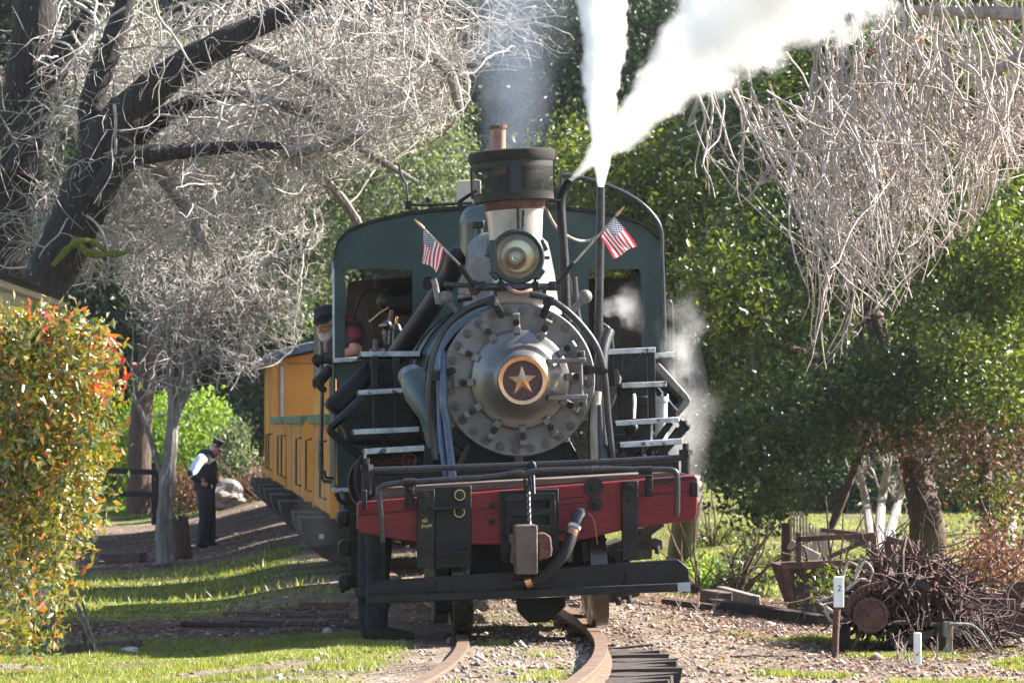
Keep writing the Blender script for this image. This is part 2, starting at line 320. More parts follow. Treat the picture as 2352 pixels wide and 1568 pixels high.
# ------------------------------------------------------------------ vegetation helpers
def unit(a): return a / np.maximum(np.linalg.norm(a, axis=-1, keepdims=True), 1e-9)
def leaves(cent, size, asp=0.5, upbias=0.0, hang=0.0, rng=RNG):      # folded diamond leaves, two triangles each
    n = len(cent); t = unit(rng.normal(size=(n, 3)) + np.array([0, 0, -hang])); nn = rng.normal(size=(n, 3)) + np.array([0, 0, upbias])
    w = unit(np.cross(t, nn)); up = np.cross(w, t); s = (size * rng.uniform(0.65, 1.35, n))[:, None]
    a = cent - t * s * 0.5; b = cent + t * s * 0.5; l = cent + w * s * asp * 0.5 + up * s * 0.10; r = cent - w * s * asp * 0.5 + up * s * 0.10
    V = np.stack([a, l, b, r], 1).reshape(-1, 3); k = np.arange(n)[:, None] * 4
    Fc = np.concatenate([k + np.array([[0, 2, 1]]), k + np.array([[0, 3, 2]])], 1).reshape(-1, 3)
    return V, Fc
def walk(st, dr, ln, m, wob=0.25, droop=0.1, rng=RNG):
    st = np.asarray(st, float); d = unit(np.asarray(dr, float)); n = len(st); ln = rng.uniform(ln[0], ln[1], n) if isinstance(ln, tuple) else ln; out = np.empty((n, m + 1, 3)); out[:, 0] = st; p = st.copy(); ln = np.broadcast_to(ln, (n,)); trend = rng.normal(size=(n, 3)) * wob * 0.25
    for i in range(m):
        d = unit(d + rng.normal(size=(n, 3)) * wob + trend + np.array([0, 0, -droop])); p = p + d * (ln / m)[:, None]; out[:, i + 1] = p
    return out
def sprout(paths, count, spread=0.9, lo=0.15, hi=1.0, rng=RNG, idx=None):
    n, m, _ = paths.shape; i = rng.integers(0, n, count) if idx is None else idx; t = rng.uniform(lo, hi, count) * (m - 1.001); k = t.astype(int); f = (t - k)[:, None]
    a = paths[i, k]; b = paths[i, k + 1]; return a * (1 - f) + b * f, unit(unit(b - a) + rng.normal(size=(count, 3)) * spread), i
def tubes(paths, r0, r1, n=3, rng=RNG):
    N, m, _ = paths.shape; t = np.empty_like(paths); t[:, 1:-1] = paths[:, 2:] - paths[:, :-2]; t[:, 0] = paths[:, 1] - paths[:, 0]; t[:, -1] = paths[:, -1] - paths[:, -2]; t = unit(t)
    ref = unit(rng.normal(size=(N, 1, 3))); u = unit(ref - t * (ref * t).sum(-1, keepdims=True)); w = np.cross(t, u)
    r = (np.broadcast_to(r0, (N,))[:, None] * (1 - np.linspace(0, 1, m)) + np.broadcast_to(r1, (N,))[:, None] * np.linspace(0, 1, m))[:, :, None]
    ang = 2 * np.pi * np.arange(n) / n; ring = paths[:, :, None, :] + r[..., None] * (u[:, :, None, :] * np.cos(ang)[None, None, :, None] + w[:, :, None, :] * np.sin(ang)[None, None, :, None])
    V = ring.reshape(-1, 3); b = (np.arange(N)[:, None] * m + np.arange(m - 1)[None, :]).reshape(-1, 1) * n; k = np.arange(n)[None, :]; k2 = (k + 1) % n
    Fc = np.stack([b + k, b + k2, b + n + k2, b + n + k], -1).reshape(-1, 4)
    return V, Fc
def join(parts):
    o = 0; vs = []; fs = []
    for v, f in parts: vs.append(v); fs.append(f + o); o += len(v)
    return np.concatenate(vs), np.concatenate(fs)
def smooth_path(pts, rs, k=6):           # Catmull-Rom through pts with radii
    pts = [Vector(p) for p in pts]; q = [pts[0] * 2 - pts[1]] + pts + [pts[-1] * 2 - pts[-2]]; op = []; orr = []
    for i in range(1, len(q) - 2):
        for j in range(k):
            t = j / k; a, b, c, d = q[i - 1:i + 3]
            op.append(0.5 * ((2 * b) + (c - a) * t + (2 * a - 5 * b + 4 * c - d) * t * t + (3 * b - a - 3 * c + d) * t ** 3)); orr.append(rs[i - 1] * (1 - t) + rs[i] * t)
    op.append(pts[-1]); orr.append(rs[-1]); return op, orr
def limb(name, pts, rs, m, parent, n=12, knob=0.06, label=None):
    p, r = smooth_path(pts, rs); rr = [a * (1 + random.uniform(-knob, knob)) for a in r]
    b = MB().tube(p, rr, n); o = b.build(name, m, parent, label=label); return o, np.array([list(v) for v in p])
def resamp(path, m):
    i = np.linspace(0, len(path) - 1, m); k = np.minimum(i.astype(int), len(path) - 2); f = (i - k)[:, None]; return path[k] * (1 - f) + path[k + 1] * f
def PX(px, py, Yd):                      # arrays
    px = np.asarray(px, float); py = np.asarray(py, float); Yd = np.asarray(Yd, float)
    dx = (px - CX) / F; u = (CY - py) / F; dy = math.cos(PITCH) - u * math.sin(PITCH); dz = math.sin(PITCH) + u * math.cos(PITCH)
    return np.stack([dx / dy * Yd, Yd, EYE + dz / dy * Yd], -1)
def inpoly(x, y, poly):
    r = np.zeros(len(x), bool); j = len(poly) - 1
    for i in range(len(poly)):
        xi, yi = poly[i]; xj, yj = poly[j]
        c = ((yi > y) != (yj > y)) & (x < (xj - xi) * (y - yi) / (yj - yi + 1e-12) + xi); r ^= c; j = i
    return r
def region_pts(poly, n, y0, y1, rng=RNG):
    a = np.array(poly, float); lo = a.min(0); hi = a.max(0); xs_, ys_ = [], []; c = 0
    while c < n:
        x = rng.uniform(lo[0], hi[0], n); y = rng.uniform(lo[1], hi[1], n); k = inpoly(x, y, poly); xs_.append(x[k]); ys_.append(y[k]); c += k.sum()
    return PX(np.concatenate(xs_)[:n], np.concatenate(ys_)[:n], rng.uniform(y0, y1, n))
def lobed(pl, n, y0, y1, r0, r1, sub_, per, sp, rng=RNG):     # billowing crown: leaf sprays over many uneven boughs
    c = region_pts(pl, n, y0, y1, rng); R = rng.uniform(r0, r1, n); out = []
    d = unit(rng.normal(size=(n, sub_, 3))); d[..., 2] *= .72; rr = R[:, None] * rng.uniform(.45, 1.12, (n, sub_)) ** .6
    k = (c[:, None] + d * rr[..., None]).reshape(-1, 3); return clumped(k, per, sp, rng)
def clumped(cl, per, sp, rng=RNG):
    n = len(cl); c = np.repeat(cl, per, 0); return c + rng.normal(size=c.shape) * np.repeat(rng.uniform(0.6, 1.3, n), per)[:, None] * sp
LF = dict(
 bay=leaf_mat('bay_leaf', [(0, (0.018, 0.036, 0.015)), (0.5, (0.038, 0.066, 0.022)), (0.85, (0.08, 0.11, 0.03)), (1, (0.13, 0.145, 0.04))], 0.34, 0.34, (1.5, 1.6, 0.6), 0.55),
 bay2=leaf_mat('sunlit_bay_leaf', [(0, (0.032, 0.052, 0.018)), (0.5, (0.075, 0.10, 0.028)), (1, (0.16, 0.17, 0.055))], 0.34, 0.45, (1.5, 1.6, 0.5), 0.55),  # paler copy of the bay leaf, sunlight put into its colour
 brown=leaf_mat('dry_leaf', [(0, (0.07, 0.034, 0.026)), (0.5, (0.14, 0.07, 0.048)), (0.85, (0.24, 0.13, 0.085)), (1, (0.32, 0.22, 0.15))], 0.6, 0.3, (1.1, 0.85, 0.6)),
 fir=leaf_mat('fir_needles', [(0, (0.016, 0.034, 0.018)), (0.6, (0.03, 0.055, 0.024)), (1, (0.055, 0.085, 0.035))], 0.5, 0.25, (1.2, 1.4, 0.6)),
 palefir=leaf_mat('pale_fir_needles', [(0, (0.045, 0.065, 0.036)), (0.5, (0.10, 0.125, 0.075)), (1, (0.21, 0.225, 0.15))], 0.5, 0.4, (1.2, 1.3, 0.6)),
 lime=leaf_mat('lime_shrub_leaf', [(0, (0.10, 0.17, 0.025)), (0.6, (0.17, 0.26, 0.04)), (1, (0.26, 0.32, 0.07))], 0.5, 0.5, (1.3, 1.4, 0.5)),
 photinia=leaf_mat('photinia_leaf', [(0, (0.035, 0.065, 0.018)), (0.34, (0.11, 0.14, 0.03)), (0.66, (0.23, 0.21, 0.05)), (0.86, (0.31, 0.20, 0.06)), (0.97, (0.36, 0.11, 0.03)), (1, (0.40, 0.05, 0.03))], 0.20, 0.28, (1.4, 1.3, 0.4), 1.0),
 redshoot=leaf_mat('new_red_leaf', [(0, (0.30, 0.14, 0.03)), (0.35, (0.42, 0.13, 0.03)), (0.7, (0.46, 0.05, 0.03)), (1, (0.48, 0.025, 0.05))], 0.22, 0.34, (1.4, 1.0, 0.5), 1.0),
 grass=leaf_mat('grass_blade', [(0, (0.09, 0.13, 0.025)), (0.45, (0.17, 0.215, 0.04)), (0.75, (0.26, 0.27, 0.07)), (1, (0.40, 0.33, 0.17))], 0.5, 0.45, (1.2, 1.2, 0.5)),
 litter=leaf_mat('fallen_leaf', [(0, (0.05, 0.03, 0.022)), (0.4, (0.15, 0.075, 0.045)), (0.75, (0.30, 0.17, 0.10)), (1, (0.46, 0.36, 0.28))], 0.6, 0.2, (1, 0.8, 0.6)),
 gravel=leaf_mat('gravel_stone', [(0, (0.09, 0.075, 0.066)), (0.5, (0.21, 0.17, 0.145)), (1, (0.42, 0.35, 0.30))], 0.9, 0.0),
)

# ------------------------------------------------------------------ ground cover: grass, gravel, fallen leaves
def scatter(n, x0, x1, y0, y1, mask, rng=RNG):
    x = rng.uniform(x0, x1, n); y = y0 * (y1 / y0) ** rng.uniform(0, 1, n); k = rng.uniform(0, 1, n) < mask(x, y); return x[k], y[k]
gx, gy = scatter(420000, -5.2, 5.2, 17.5, 28, grass_mask); hx, hy = scatter(130000, -9, 9, 29, 80, lambda x, y: grass_mask(x, y) * 0.9)
gx = np.concatenate([gx, hx]); gy = np.concatenate([gy, hy]); n = len(gx); tall = vnoise(gx, gy, 0.35, 8)
hgt = (0.012 + 0.05 * tall ** 2 * RNG.uniform(0.5, 1.5, n)) * np.where(gy > 29, 1.6, 1.0); ang = RNG.uniform(0, 2 * np.pi, n); wd = (RNG.uniform(0.003, 0.006, n)) * np.where(gy > 29, 2.6, 1.0)
base = np.stack([gx, gy, gz(gx, gy) - 0.004], -1); side = np.stack([np.cos(ang), np.sin(ang), 0 * ang], -1) * wd[:, None]; tip = base + np.stack([RNG.normal(size=n) * hgt * 0.4, RNG.normal(size=n) * hgt * 0.4, hgt], -1)
np_mesh('grass_blades', np.stack([base - side, base + side, tip], 1).reshape(-1, 3), np.arange(3 * n).reshape(-1, 3), LF['grass'], None, False, 'stuff')
def ballast_mask(x, y):
    d = x - xc(y); return (1 - grass_mask(x, y)) * np.where(np.abs(d) < 0.46, 0.9, np.where(d > 0, 0.75, 0.12))
gx, gy = scatter(22000, -3.5, 5.0, 17.5, 33, ballast_mask); n = len(gx); s = RNG.lognormal(math.log(0.011), 0.45, n)
octa = np.array([[1, 0, 0], [-1, 0, 0], [0, 1, 0], [0, -1, 0], [0, 0, 0.8], [0, 0, -0.8]], float); of = np.array([[0, 2, 4], [2, 1, 4], [1, 3, 4], [3, 0, 4], [2, 0, 5], [1, 2, 5], [3, 1, 5], [0, 3, 5]])
vv = octa[None] * RNG.uniform(0.55, 1.3, (n, 6, 1)) * s[:, None, None]; a = RNG.uniform(0, 6.28, n); ca, sa = np.cos(a)[:, None], np.sin(a)[:, None]
vv = np.stack([vv[..., 0] * ca - vv[..., 1] * sa, vv[..., 0] * sa + vv[..., 1] * ca, vv[..., 2]], -1) + np.stack([gx, gy, gz(gx, gy) + s * 0.2], -1)[:, None]
np_mesh('gravel', vv.reshape(-1, 3), (of[None] + np.arange(n)[:, None, None] * 6).reshape(-1, 3), LF['gravel'], None, False, 'stuff')
gx, gy = scatter(75000, -8, 8, 18, 72, lambda x, y: np.clip(litter_mask(x, y) + 0.10 + 0.6 * sst(x - xc(y), 0.6, 1.5) * (1 - sst(y, 36, 40)), 0, 1) * (1 - 0.6 * grass_mask(x, y)))
cc = np.stack([gx, gy, gz(gx, gy) + RNG.uniform(0.004, 0.022, len(gx))], -1); v, f = leaves(cc, 0.055, 0.55, 0.0)
v = v.reshape(-1, 4, 3); v[..., 2] = cc[:, None, 2] + (v[..., 2] - cc[:, None, 2]) * 0.35
np_mesh('fallen_leaves', v.reshape(-1, 3), f, LF['litter'], None, False, 'stuff')

# ------------------------------------------------------------------ railway track with sleepers
track = thing('railway_track', 'narrow gauge railway track curving out from under the black engine', 'railway track')
def railpath(off, y0, y1, st): return [(float(xc(y)) + off, y, float(rise(y)) + 0.055 * off / 0.46 * 0.5 + 0.0) for y in np.arange(y0, y1, st)]
def rail(off):
    b = MB(); pts = railpath(off, 12, 62, 0.5); prof = [(-0.032, 0), (-0.034, -0.012), (-0.03, -0.03), (-0.009, -0.04), (-0.009, -0.09), (-0.055, -0.105), (-0.055, -0.115), (0.055, -0.115), (0.055, -0.105), (0.009, -0.09), (0.009, -0.04), (0.03, -0.03), (0.034, -0.012), (0.032, 0)]
    vs = []; k = len(prof)
    for i, p in enumerate(pts):
        q = pts[min(i + 1, len(pts) - 1)]; r_ = pts[max(i - 1, 0)]; t = Vector((q[0] - r_[0], q[1] - r_[1], 0)).normalized(); s_ = Vector((t.y, -t.x, 0))
        vs += [Vector(p) + s_ * a * 1.3 + Vector((0, 0, c)) for a, c in prof]
    b.add(vs, [(i * k + j, (i + 1) * k + j, (i + 1) * k + (j + 1) % k, i * k + (j + 1) % k) for i in range(len(pts) - 1) for j in range(k)], False)
    return b.build('rail', M['railtop'], track)
rail(-0.475); rail(0.475)
tie_meshes = []
for s in range(4):
    b = MB(); b.box((0, 0, 0), (1, 1, 1)); vs = []
    bm = bmesh.new(); bmesh.ops.create_cube(bm, size=1); bmesh.ops.subdivide_edges(bm, edges=[e for e in bm.edges if abs(e.verts[0].co.x - e.verts[1].co.x) > 0.5], cuts=5)
    rr = random.Random(s)
    for v in bm.verts: v.co += Vector((rr.uniform(-.012, .012), rr.uniform(-.06, .06), rr.uniform(-.10, .05)))
    me = bpy.data.meshes.new('sleeper'); bm.to_mesh(me); bm.free(); me.materials.append(M['tie']); tie_meshes.append(me)
yy = 17.6; i = 0
while yy < 44:
    o = bpy.data.objects.new('sleeper', tie_meshes[i % 4]); COL.objects.link(o); o.parent = track
    ext = 0.08 if yy < 25 else 0.0
    ln = 1.75 + ext + random.uniform(-.10, .10); sl = float(xc(yy + .2) - xc(yy - .2)) / .4
    o.location = (float(xc(yy)) + ext / 2 + random.uniform(-.04, .04), yy, float(rise(yy)) - 0.125 - 0.035 + 0.03 * (yy < 25) * 0)
    o.rotation_euler = (0, -0.03 + random.uniform(-.015, .015), -sl + random.uniform(-.09, .09)); o.scale = (ln, 0.2, 0.13)
    yy += 0.46 + random.uniform(-.11, .11); i += 1
# ------------------------------------------------------------------ the steam engine
eng = thing('steam_locomotive', 'black and green steam engine with a red front beam and a brass star', 'steam engine', mw=LM)
def poly(pts, y): return [L(a, b, y) for a, b in pts]
def slab(name, pts, y, d, m, parent=eng, bevel=0.006, **k): return MB().prism(poly(pts, y), (0, d, 0)).build(name, m, parent, bevel, **k)
def rect(x0, y0, x1, y1, sl=-0.06): s = (x1 - x0) * sl; return [(x0, y0), (x1, y0 + s), (x1, y1 + s), (x0, y1)]
def pipe(name, pts, y, r, m, parent=eng, n=10, sm=True, label=None):      # pts: (px, py[, y])
    q = [L(p[0], p[1], p[2] if len(p) > 2 else y) for p in pts]; rs = [r] * len(q)
    if sm and len(q) > 2: q, rs = smooth_path(q, rs, 5)
    return MB().tube(q, rs, n).build(name, m, parent, label=label)
def bolt(px, py, y, r, parent, m=None, name='bolt'):
    o = L(px, py, y); return MB().lathe([(0, .035), (r * .5, .034), (r * .55, .02), (r * .95, .018), (r, .008), (r, -.01)], o, n=10).build(name, m or M['iron'], parent)
# frame, beam and its ironwork
slab('buffer_beam', [(826, 1152), (822, 1160), (821, 1215), (828, 1223), (962, 1247), (1160, 1251), (1330, 1240), (1440, 1215), (1590, 1194), (1602, 1180), (1604, 1098), (1596, 1089), (1440, 1102), (1100, 1129)], 0.0, 0.34, M['red'], bevel=0.012)
for seg in ([(822, 1182), (860, 1180), (905, 1175), (958, 1170)], [(1092, 1171), (1120, 1167), (1146, 1165)], [(1290, 1158), (1330, 1153), (1355, 1153)], [(1466, 1138), (1500, 1136), (1545, 1131), (1602, 1127)], [(1284, 1146), (1310, 1142), (1340, 1140)], [(980, 1204), (1010, 1207)], [(1500, 1160), (1530, 1158)]):
    MB().tube([L(a, b, -.001) for a, b in seg], .0045, 5).build('crack', M['blk'], eng)
slab('beam_top_plank', [(870, 1120), (1555, 1082), (1580, 1089), (1100, 1127), (870, 1148)], 0.10, 0.9, M['wood'])
for a in (rect(958, 1126, 999, 1306), rect(1429, 1105, 1466, 1288)): slab('hanger_strap', a, -0.06, 0.055, M['iron'])
pl = slab('step_plate', rect(999, 1119, 1083, 1306), -0.035, 0.03, M['black'])
for a, b in ((993, 1166), (1000, 1268)): MB().prism(poly([(a, b), (a + 70, b - 4), (a + 76, b - 9), (a + 79, b - 8), (a + 74, b + 2), (a + 4, b + 6), (a - 4, b - 4)], -.16), (0, .13, 0)).build('step_lip', M['iron'], pl, .003)
for a, b in ((1056, 1136), (1055, 1175)):
    bolt(a, b, -.045, .036, pl); MB().lathe([(.024, .016), (.040, .016), (.040, 0), (.024, 0)], L(a, b, -.045), n=16, closed=True).build('chalk_ring', M['cloth_y'], pl)
for a, b in ((975, 1140), (974, 1172), (1447, 1117), (1449, 1147)): bolt(a, b, -.065, .03, eng)
for a, b, r in ((1363, 1118, .07), (1367, 1157, .05)):
    w = MB().lathe([(.001, .03), (r, .028), (r, 0)], L(a, b, 0), n=20).build('washer_plate', M['iron'], eng); bolt(a, b, -.03, r * .45, w)
for a in (rect(930, 1112, 951, 1168), rect(1483, 1092, 1500, 1140)):
    h = slab('rail_bracket', a, -.03, .028, M['iron']); bolt((a[0][0] + a[1][0]) / 2, a[0][1] + 12, -.035, .02, h); bolt((a[0][0] + a[1][0]) / 2, a[3][1] - 12, -.035, .02, h)
for a in (rect(831, 1124, 843, 1172, 0), rect(1586, 1106, 1603, 1140, 0)):
    h = slab('beam_end_clamp', a, -.035, .05, M['black'])
bolt(1130, 1160, -.01, .024, eng); bolt(1130, 1198, -.01, .024, eng)
# lettering chalked on the strap
def text(body, size, loc, rot, m, parent, name):
    c = bpy.data.curves.new(name, 'FONT'); c.body = body; c.size = size; c.extrude = 0.0006; c.align_x = 'CENTER'; c.align_y = 'CENTER'; c.space_character = .95
    o = bpy.data.objects.new(name, c); COL.objects.link(o); dg = bpy.context.evaluated_depsgraph_get(); me = bpy.data.meshes.new_from_object(o.evaluated_get(dg)); bpy.data.objects.remove(o)
    me.materials.clear(); me.materials.append(m); q = bpy.data.objects.new(name, me); COL.objects.link(q); q.parent = parent; q.location = loc; q.rotation_euler = rot; return q
text('#2', .038, L(976, 1195, -.0635), (rad(90), rad(-6), 0), M['cloth_y'], eng, 'chalk_lettering'); text('Front', .036, L(980, 1207, -.0635), (rad(90), rad(-8), 0), M['cloth_y'], eng, 'chalk_lettering')
# coupler
pk = slab('coupler_pocket', [(1146, 1127), (1283, 1121), (1284, 1262), (1250, 1290), (1152, 1290)], -.05, .05, M['iron'])
fr = MB()
for r in ([(1161, 1136), (1276, 1131), (1276, 1148), (1161, 1152)], [(1161, 1170), (1276, 1167), (1276, 1182), (1161, 1186)], [(1161, 1208), (1276, 1203), (1276, 1226), (1161, 1231)], [(1161, 1152), (1176, 1152), (1176, 1208), (1161, 1208)], [(1262, 1148), (1276, 1148), (1276, 1204), (1262, 1204)]): fr.prism(poly(r, -.14), (0, .09, 0))
fr.build('coupler_frame', M['iron'], eng, .005); slab('pocket_shade_sheet', rect(1172, 1148, 1266, 1210, -.03), -.055, .004, M['blk'], bevel=0)  # flat black sheet on the plate paints the shade inside the pocket
kn = slab('coupler_head', [(1184, 1210), (1188, 1206), (1232, 1204), (1235, 1208), (1235, 1318), (1187, 1319)], -.46, .30, M['coupler'], bevel=.012)
MB().prism(poly([(1235, 1226), (1252, 1222), (1266, 1232), (1269, 1262), (1267, 1278), (1236, 1288)], -.40), (0, .26, 0)).build('knuckle', M['rust'], kn, .012)
MB().prism(poly([(1172, 1228), (1186, 1226), (1186, 1296), (1176, 1294), (1178, 1250), (1172, 1246)], -.40), (0, .2, 0)).build('coupler_lug', M['coupler'], kn, .006)
MB().prism(poly([(1160, 1240), (1176, 1238), (1176, 1268), (1160, 1266)], -.25), (0, .2, 0)).build('coupler_lug', M['iron'], kn, .006)
MB().box(L(1210, 1262, -.08), (.13, .2, .2)).build('coupler_shank', M['iron'], kn)
def chain(name, a, b, n, r, m, parent, sag=0):
    a = Vector(a); b = Vector(b); mb = MB()
    for i in range(n):
        t = (i + .5) / n; c = a.lerp(b, t) - Vector((0, 0, sag * math.sin(math.pi * t))); d = (b - a).normalized(); l = (b - a).length / n * .72; s_ = d.orthogonal().normalized()
        if i % 2: s_ = d.cross(s_)
        ring = [c + d * l * math.cos(q) * .9 + s_ * l * .55 * math.sin(q) for q in [k * math.pi / 4 for k in range(9)]]
        mb.tube(ring, r, 5, False)
    return mb.build(name, m, parent, kind='stuff')
chain('coupler_chain', L(1213, 1115, -.10), L(1216, 1205, -.42), 13, .006, M['pipe'], eng)
pipe('lift_link', [(1208, 1086, -.1), (1205, 1105, -.11), (1208, 1124, -.11), (1218, 1120, -.11), (1214, 1090, -.1)], 0, .012, M['iron'])
pipe('lift_pin', [(1224, 1092, -.02), (1226, 1138, -.09)], 0, .016, M['pipe'])
# air hose
hs = pipe('air_hose', [(1317, 1216, -.16), (1308, 1245, -.2), (1293, 1275, -.22), (1265, 1305, -.22), (1240, 1325, -.22), (1215, 1334, -.2)], 0, .042, M['rubber'], n=14)
MB().tube([L(1336, 1178, -.02), L(1330, 1182, -.12), L(1321, 1206, -.16)], [.045, .05, .038], 12).build('hose_elbow', M['pipe'], hs)
for a, b, mm in ((1319, 1210, 'white'), (1315, 1220, 'brass'), (1313, 1226, 'brass')): MB().tube([L(a + 1.5, b - 3.5, -.165), L(a - 1.5, b + 3.5, -.175)], .049, 12).build('hose_clamp', M[mm], hs)
MB().tube([L(1222, 1331, -.21), L(1208, 1336, -.2)], .05, 12).build('hose_clamp', M['brass'], hs); pipe('hose_coupling', [(1212, 1335, -.2), (1182, 1340, -.16)], 0, .028, M['iron'], hs, sm=False)
pipe('hose_cord', [(1348, 1175, -.06), (1362, 1190, -.05), (1368, 1215, -.05), (1372, 1250, -.03)], 0, .004, M['copper'])
# hand rails across the beam
pipe('uncoupling_rail', [(1188, 1085), (1196, 1086), (1205, 1090), (1214, 1084), (1260, 1080), (1400, 1077), (1480, 1078), (1535, 1078), (1552, 1084), (1556, 1105), (1555, 1178), (1549, 1182)], -.1, .021, M['pipe'])
pipe('uncoupling_rail', [(880, 1245), (877, 1200), (871, 1135), (874, 1119), (888, 1113), (940, 1107), (1040, 1100), (1130, 1094), (1188, 1085), (1212, 1090)], -.1, .021, M['pipe'])
for a, b in ((1482, 1079), (940, 1107)): MB().tube([L(a - 15, b + .5, -.1), L(a + 15, b - .5, -.1)], .03, 10).build('rail_clip', M['iron'], eng)
pipe('front_hand_rail', [(832, 1081), (1000, 1075), (1218, 1067), (1400, 1060), (1578, 1050)], .25, .025, M['pipe'], n=12, sm=False)
for a, b, c in ((842, 1074, 1150), (1575, 1040, 1095)):
    q = pipe('rail_post', [(a, b), (a, c)], .25, .036, M['iron'], sm=False); MB().tube([L(a, b + 5, .25), L(a, b - 8, .25)], [.05, .05], 6).build('post_nut', M['iron'], q); MB().tube([L(a, b - 5, .25), L(a, b - 22, .25)], .024, 8).build('post_bolt', M['iron'], q)
pipe('rail_eye', [(1218, 1092), (1216, 1075), (1222, 1064), (1226, 1072), (1222, 1086)], .22, .022, M['iron'])
# sweeping board in front of the wheels
pb = slab('pilot_board', [(843, 1352), (867, 1334), (1557, 1283), (1582, 1305), (1583, 1345), (843, 1372)], -.10, .07, M['black'], bevel=.005)
MB().prism(poly([(842, 1364), (1000, 1361), (1583, 1337), (1585, 1357), (1000, 1380), (845, 1386)], -.17), (0, .12, 0)).build('pilot_ledge', M['iron'], pb, .006)
for a, b in ((1002, 1363), (1005, 1350), (985, 1363), (1440, 1330), (1437, 1345)): bolt(a, b - 10, -.105, .022, pb, M['iron'])
MB().prism(poly([(1556, 1338), (1586, 1336), (1586, 1357), (1558, 1358)], -.175), (0, .003, 0)).build('pale_end_patch', M['roofgrey'], pb)  # thin pale plate laid on the right end of the ledge
# underframe, truck, wheels
def wheel(px, cy_, y, w, r, flange=1):
    o = L(px, 1300, y); o.z = r; b = MB()
    b.lathe([(.04, w / 2 + .02), (.09, w / 2), (r * .8, w / 2 - .03), (r * .86, w / 2), (r, w / 2 - .005), (r, -w / 2), (r + .028, -w / 2 - .005), (r + .028, -w / 2 - .03), (r * .85, -w / 2 - .03), (.1, -w / 2 - .02), (.04, -w / 2 - .05)], o, (flange, 0, 0), 40)
    return b.build('wheel', M['wheel'], eng)
for yy in (.55, 1.85):
    wheel(1046 if yy < 1 else 1052, 0, yy, .10, .40, -1); wheel(1371 if yy < 1 else 1362, 0, yy, .10, .40, 1)
    MB().tube([(-.6, yy, .40), (.66, yy, .40)], .06, 12).build('axle', M['iron'], eng)
MB().box((-.62, 1.2, .45), (.10, 1.9, .22)).build('truck_frame', M['iron'], eng, .01); MB().box((.72, 1.2, .45), (.10, 1.9, .22)).build('truck_frame', M['iron'], eng, .01)
MB().box((0.0, 1.0, .52), (1.0, .5, .26)).build('truck_bolster', M['black'], eng, .01)
slab('brake_plate', [(1185, 1375), (1298, 1370), (1300, 1392), (1258, 1428), (1215, 1430), (1190, 1405)], .9, .06, M['black'])
slab('truck_hanger', [(1300, 1248), (1318, 1246), (1316, 1290), (1302, 1290)], .15, .05, M['wheel']); slab('truck_hanger', [(1335, 1244), (1388, 1236), (1380, 1290), (1338, 1290)], .25, .08, M['grime'])
MB().prism([(-.62, .4, .72), (.8, .4, .78), (.8, .4, .98), (-.62, .4, .95)], (0, 8.6, 0)).build('frame_sill', M['black'], eng, .01)
slab('truck_side', [(1395, 1252), (1432, 1238), (1432, 1278), (1400, 1280)], .5, .5, M['grime'])
for a in ([(1466, 1215), (1518, 1195), (1528, 1206), (1480, 1240)], [(1466, 1238), (1505, 1234), (1522, 1240), (1522, 1262), (1466, 1262)], [(1466, 1228), (1498, 1226), (1498, 1283), (1466, 1285)], [(1390, 1362), (1470, 1356), (1470, 1368), (1392, 1386)]): slab('axle_box', a, .45, .4, M['grime'])
for a, b in ((1510, 1262), (1445, 1376), (1420, 1380)): MB().lathe([(0, .03), (.02, .03), (.02, -.03), (0, -.03)], L(a, b, .43), (0, 0, -1), 8).build('bolt', M['grime'], eng)
slab('truck_side', [(1000, 1370), (1030, 1368), (1030, 1428), (995, 1432)], .8, .5, M['grime'])
pipe('brake_rod', [(1000, 1400), (1035, 1395)], .7, .03, M['iron'], sm=False); pipe('sand_pipe', [(1393, 1236), (1372, 1262), (1368, 1290)], .3, .011, M['pipe'])
slab('ash_pan', [(1090, 1250), (1300, 1243), (1300, 1300), (1090, 1305)], 2.6, 1.5, M['black'])
# left side frame post with bearing boxes
slab('side_post', [(800, 1180), (840, 1178), (845, 1348), (806, 1350)], .9, .12, M['black'])
for a in ([(774, 1184), (778, 1172), (803, 1171), (803, 1205), (776, 1207)], [(777, 1252), (783, 1241), (806, 1240), (806, 1276), (778, 1276)], [(778, 1322), (806, 1320), (806, 1356), (780, 1354)]):
    q = slab('bearing_box', a, .8, .35, M['iron'], bevel=.02); bolt(a[0][0] + 9, a[-1][1] + 1, .8, .02, q)
slab('foot_step', [(815, 1352), (846, 1351), (846, 1371), (817, 1373)], .6, .3, M['grime'])
pipe('hanging_chain', [(882, 1245), (884, 1300), (888, 1395)], .45, .026, M['rubber'], n=6)
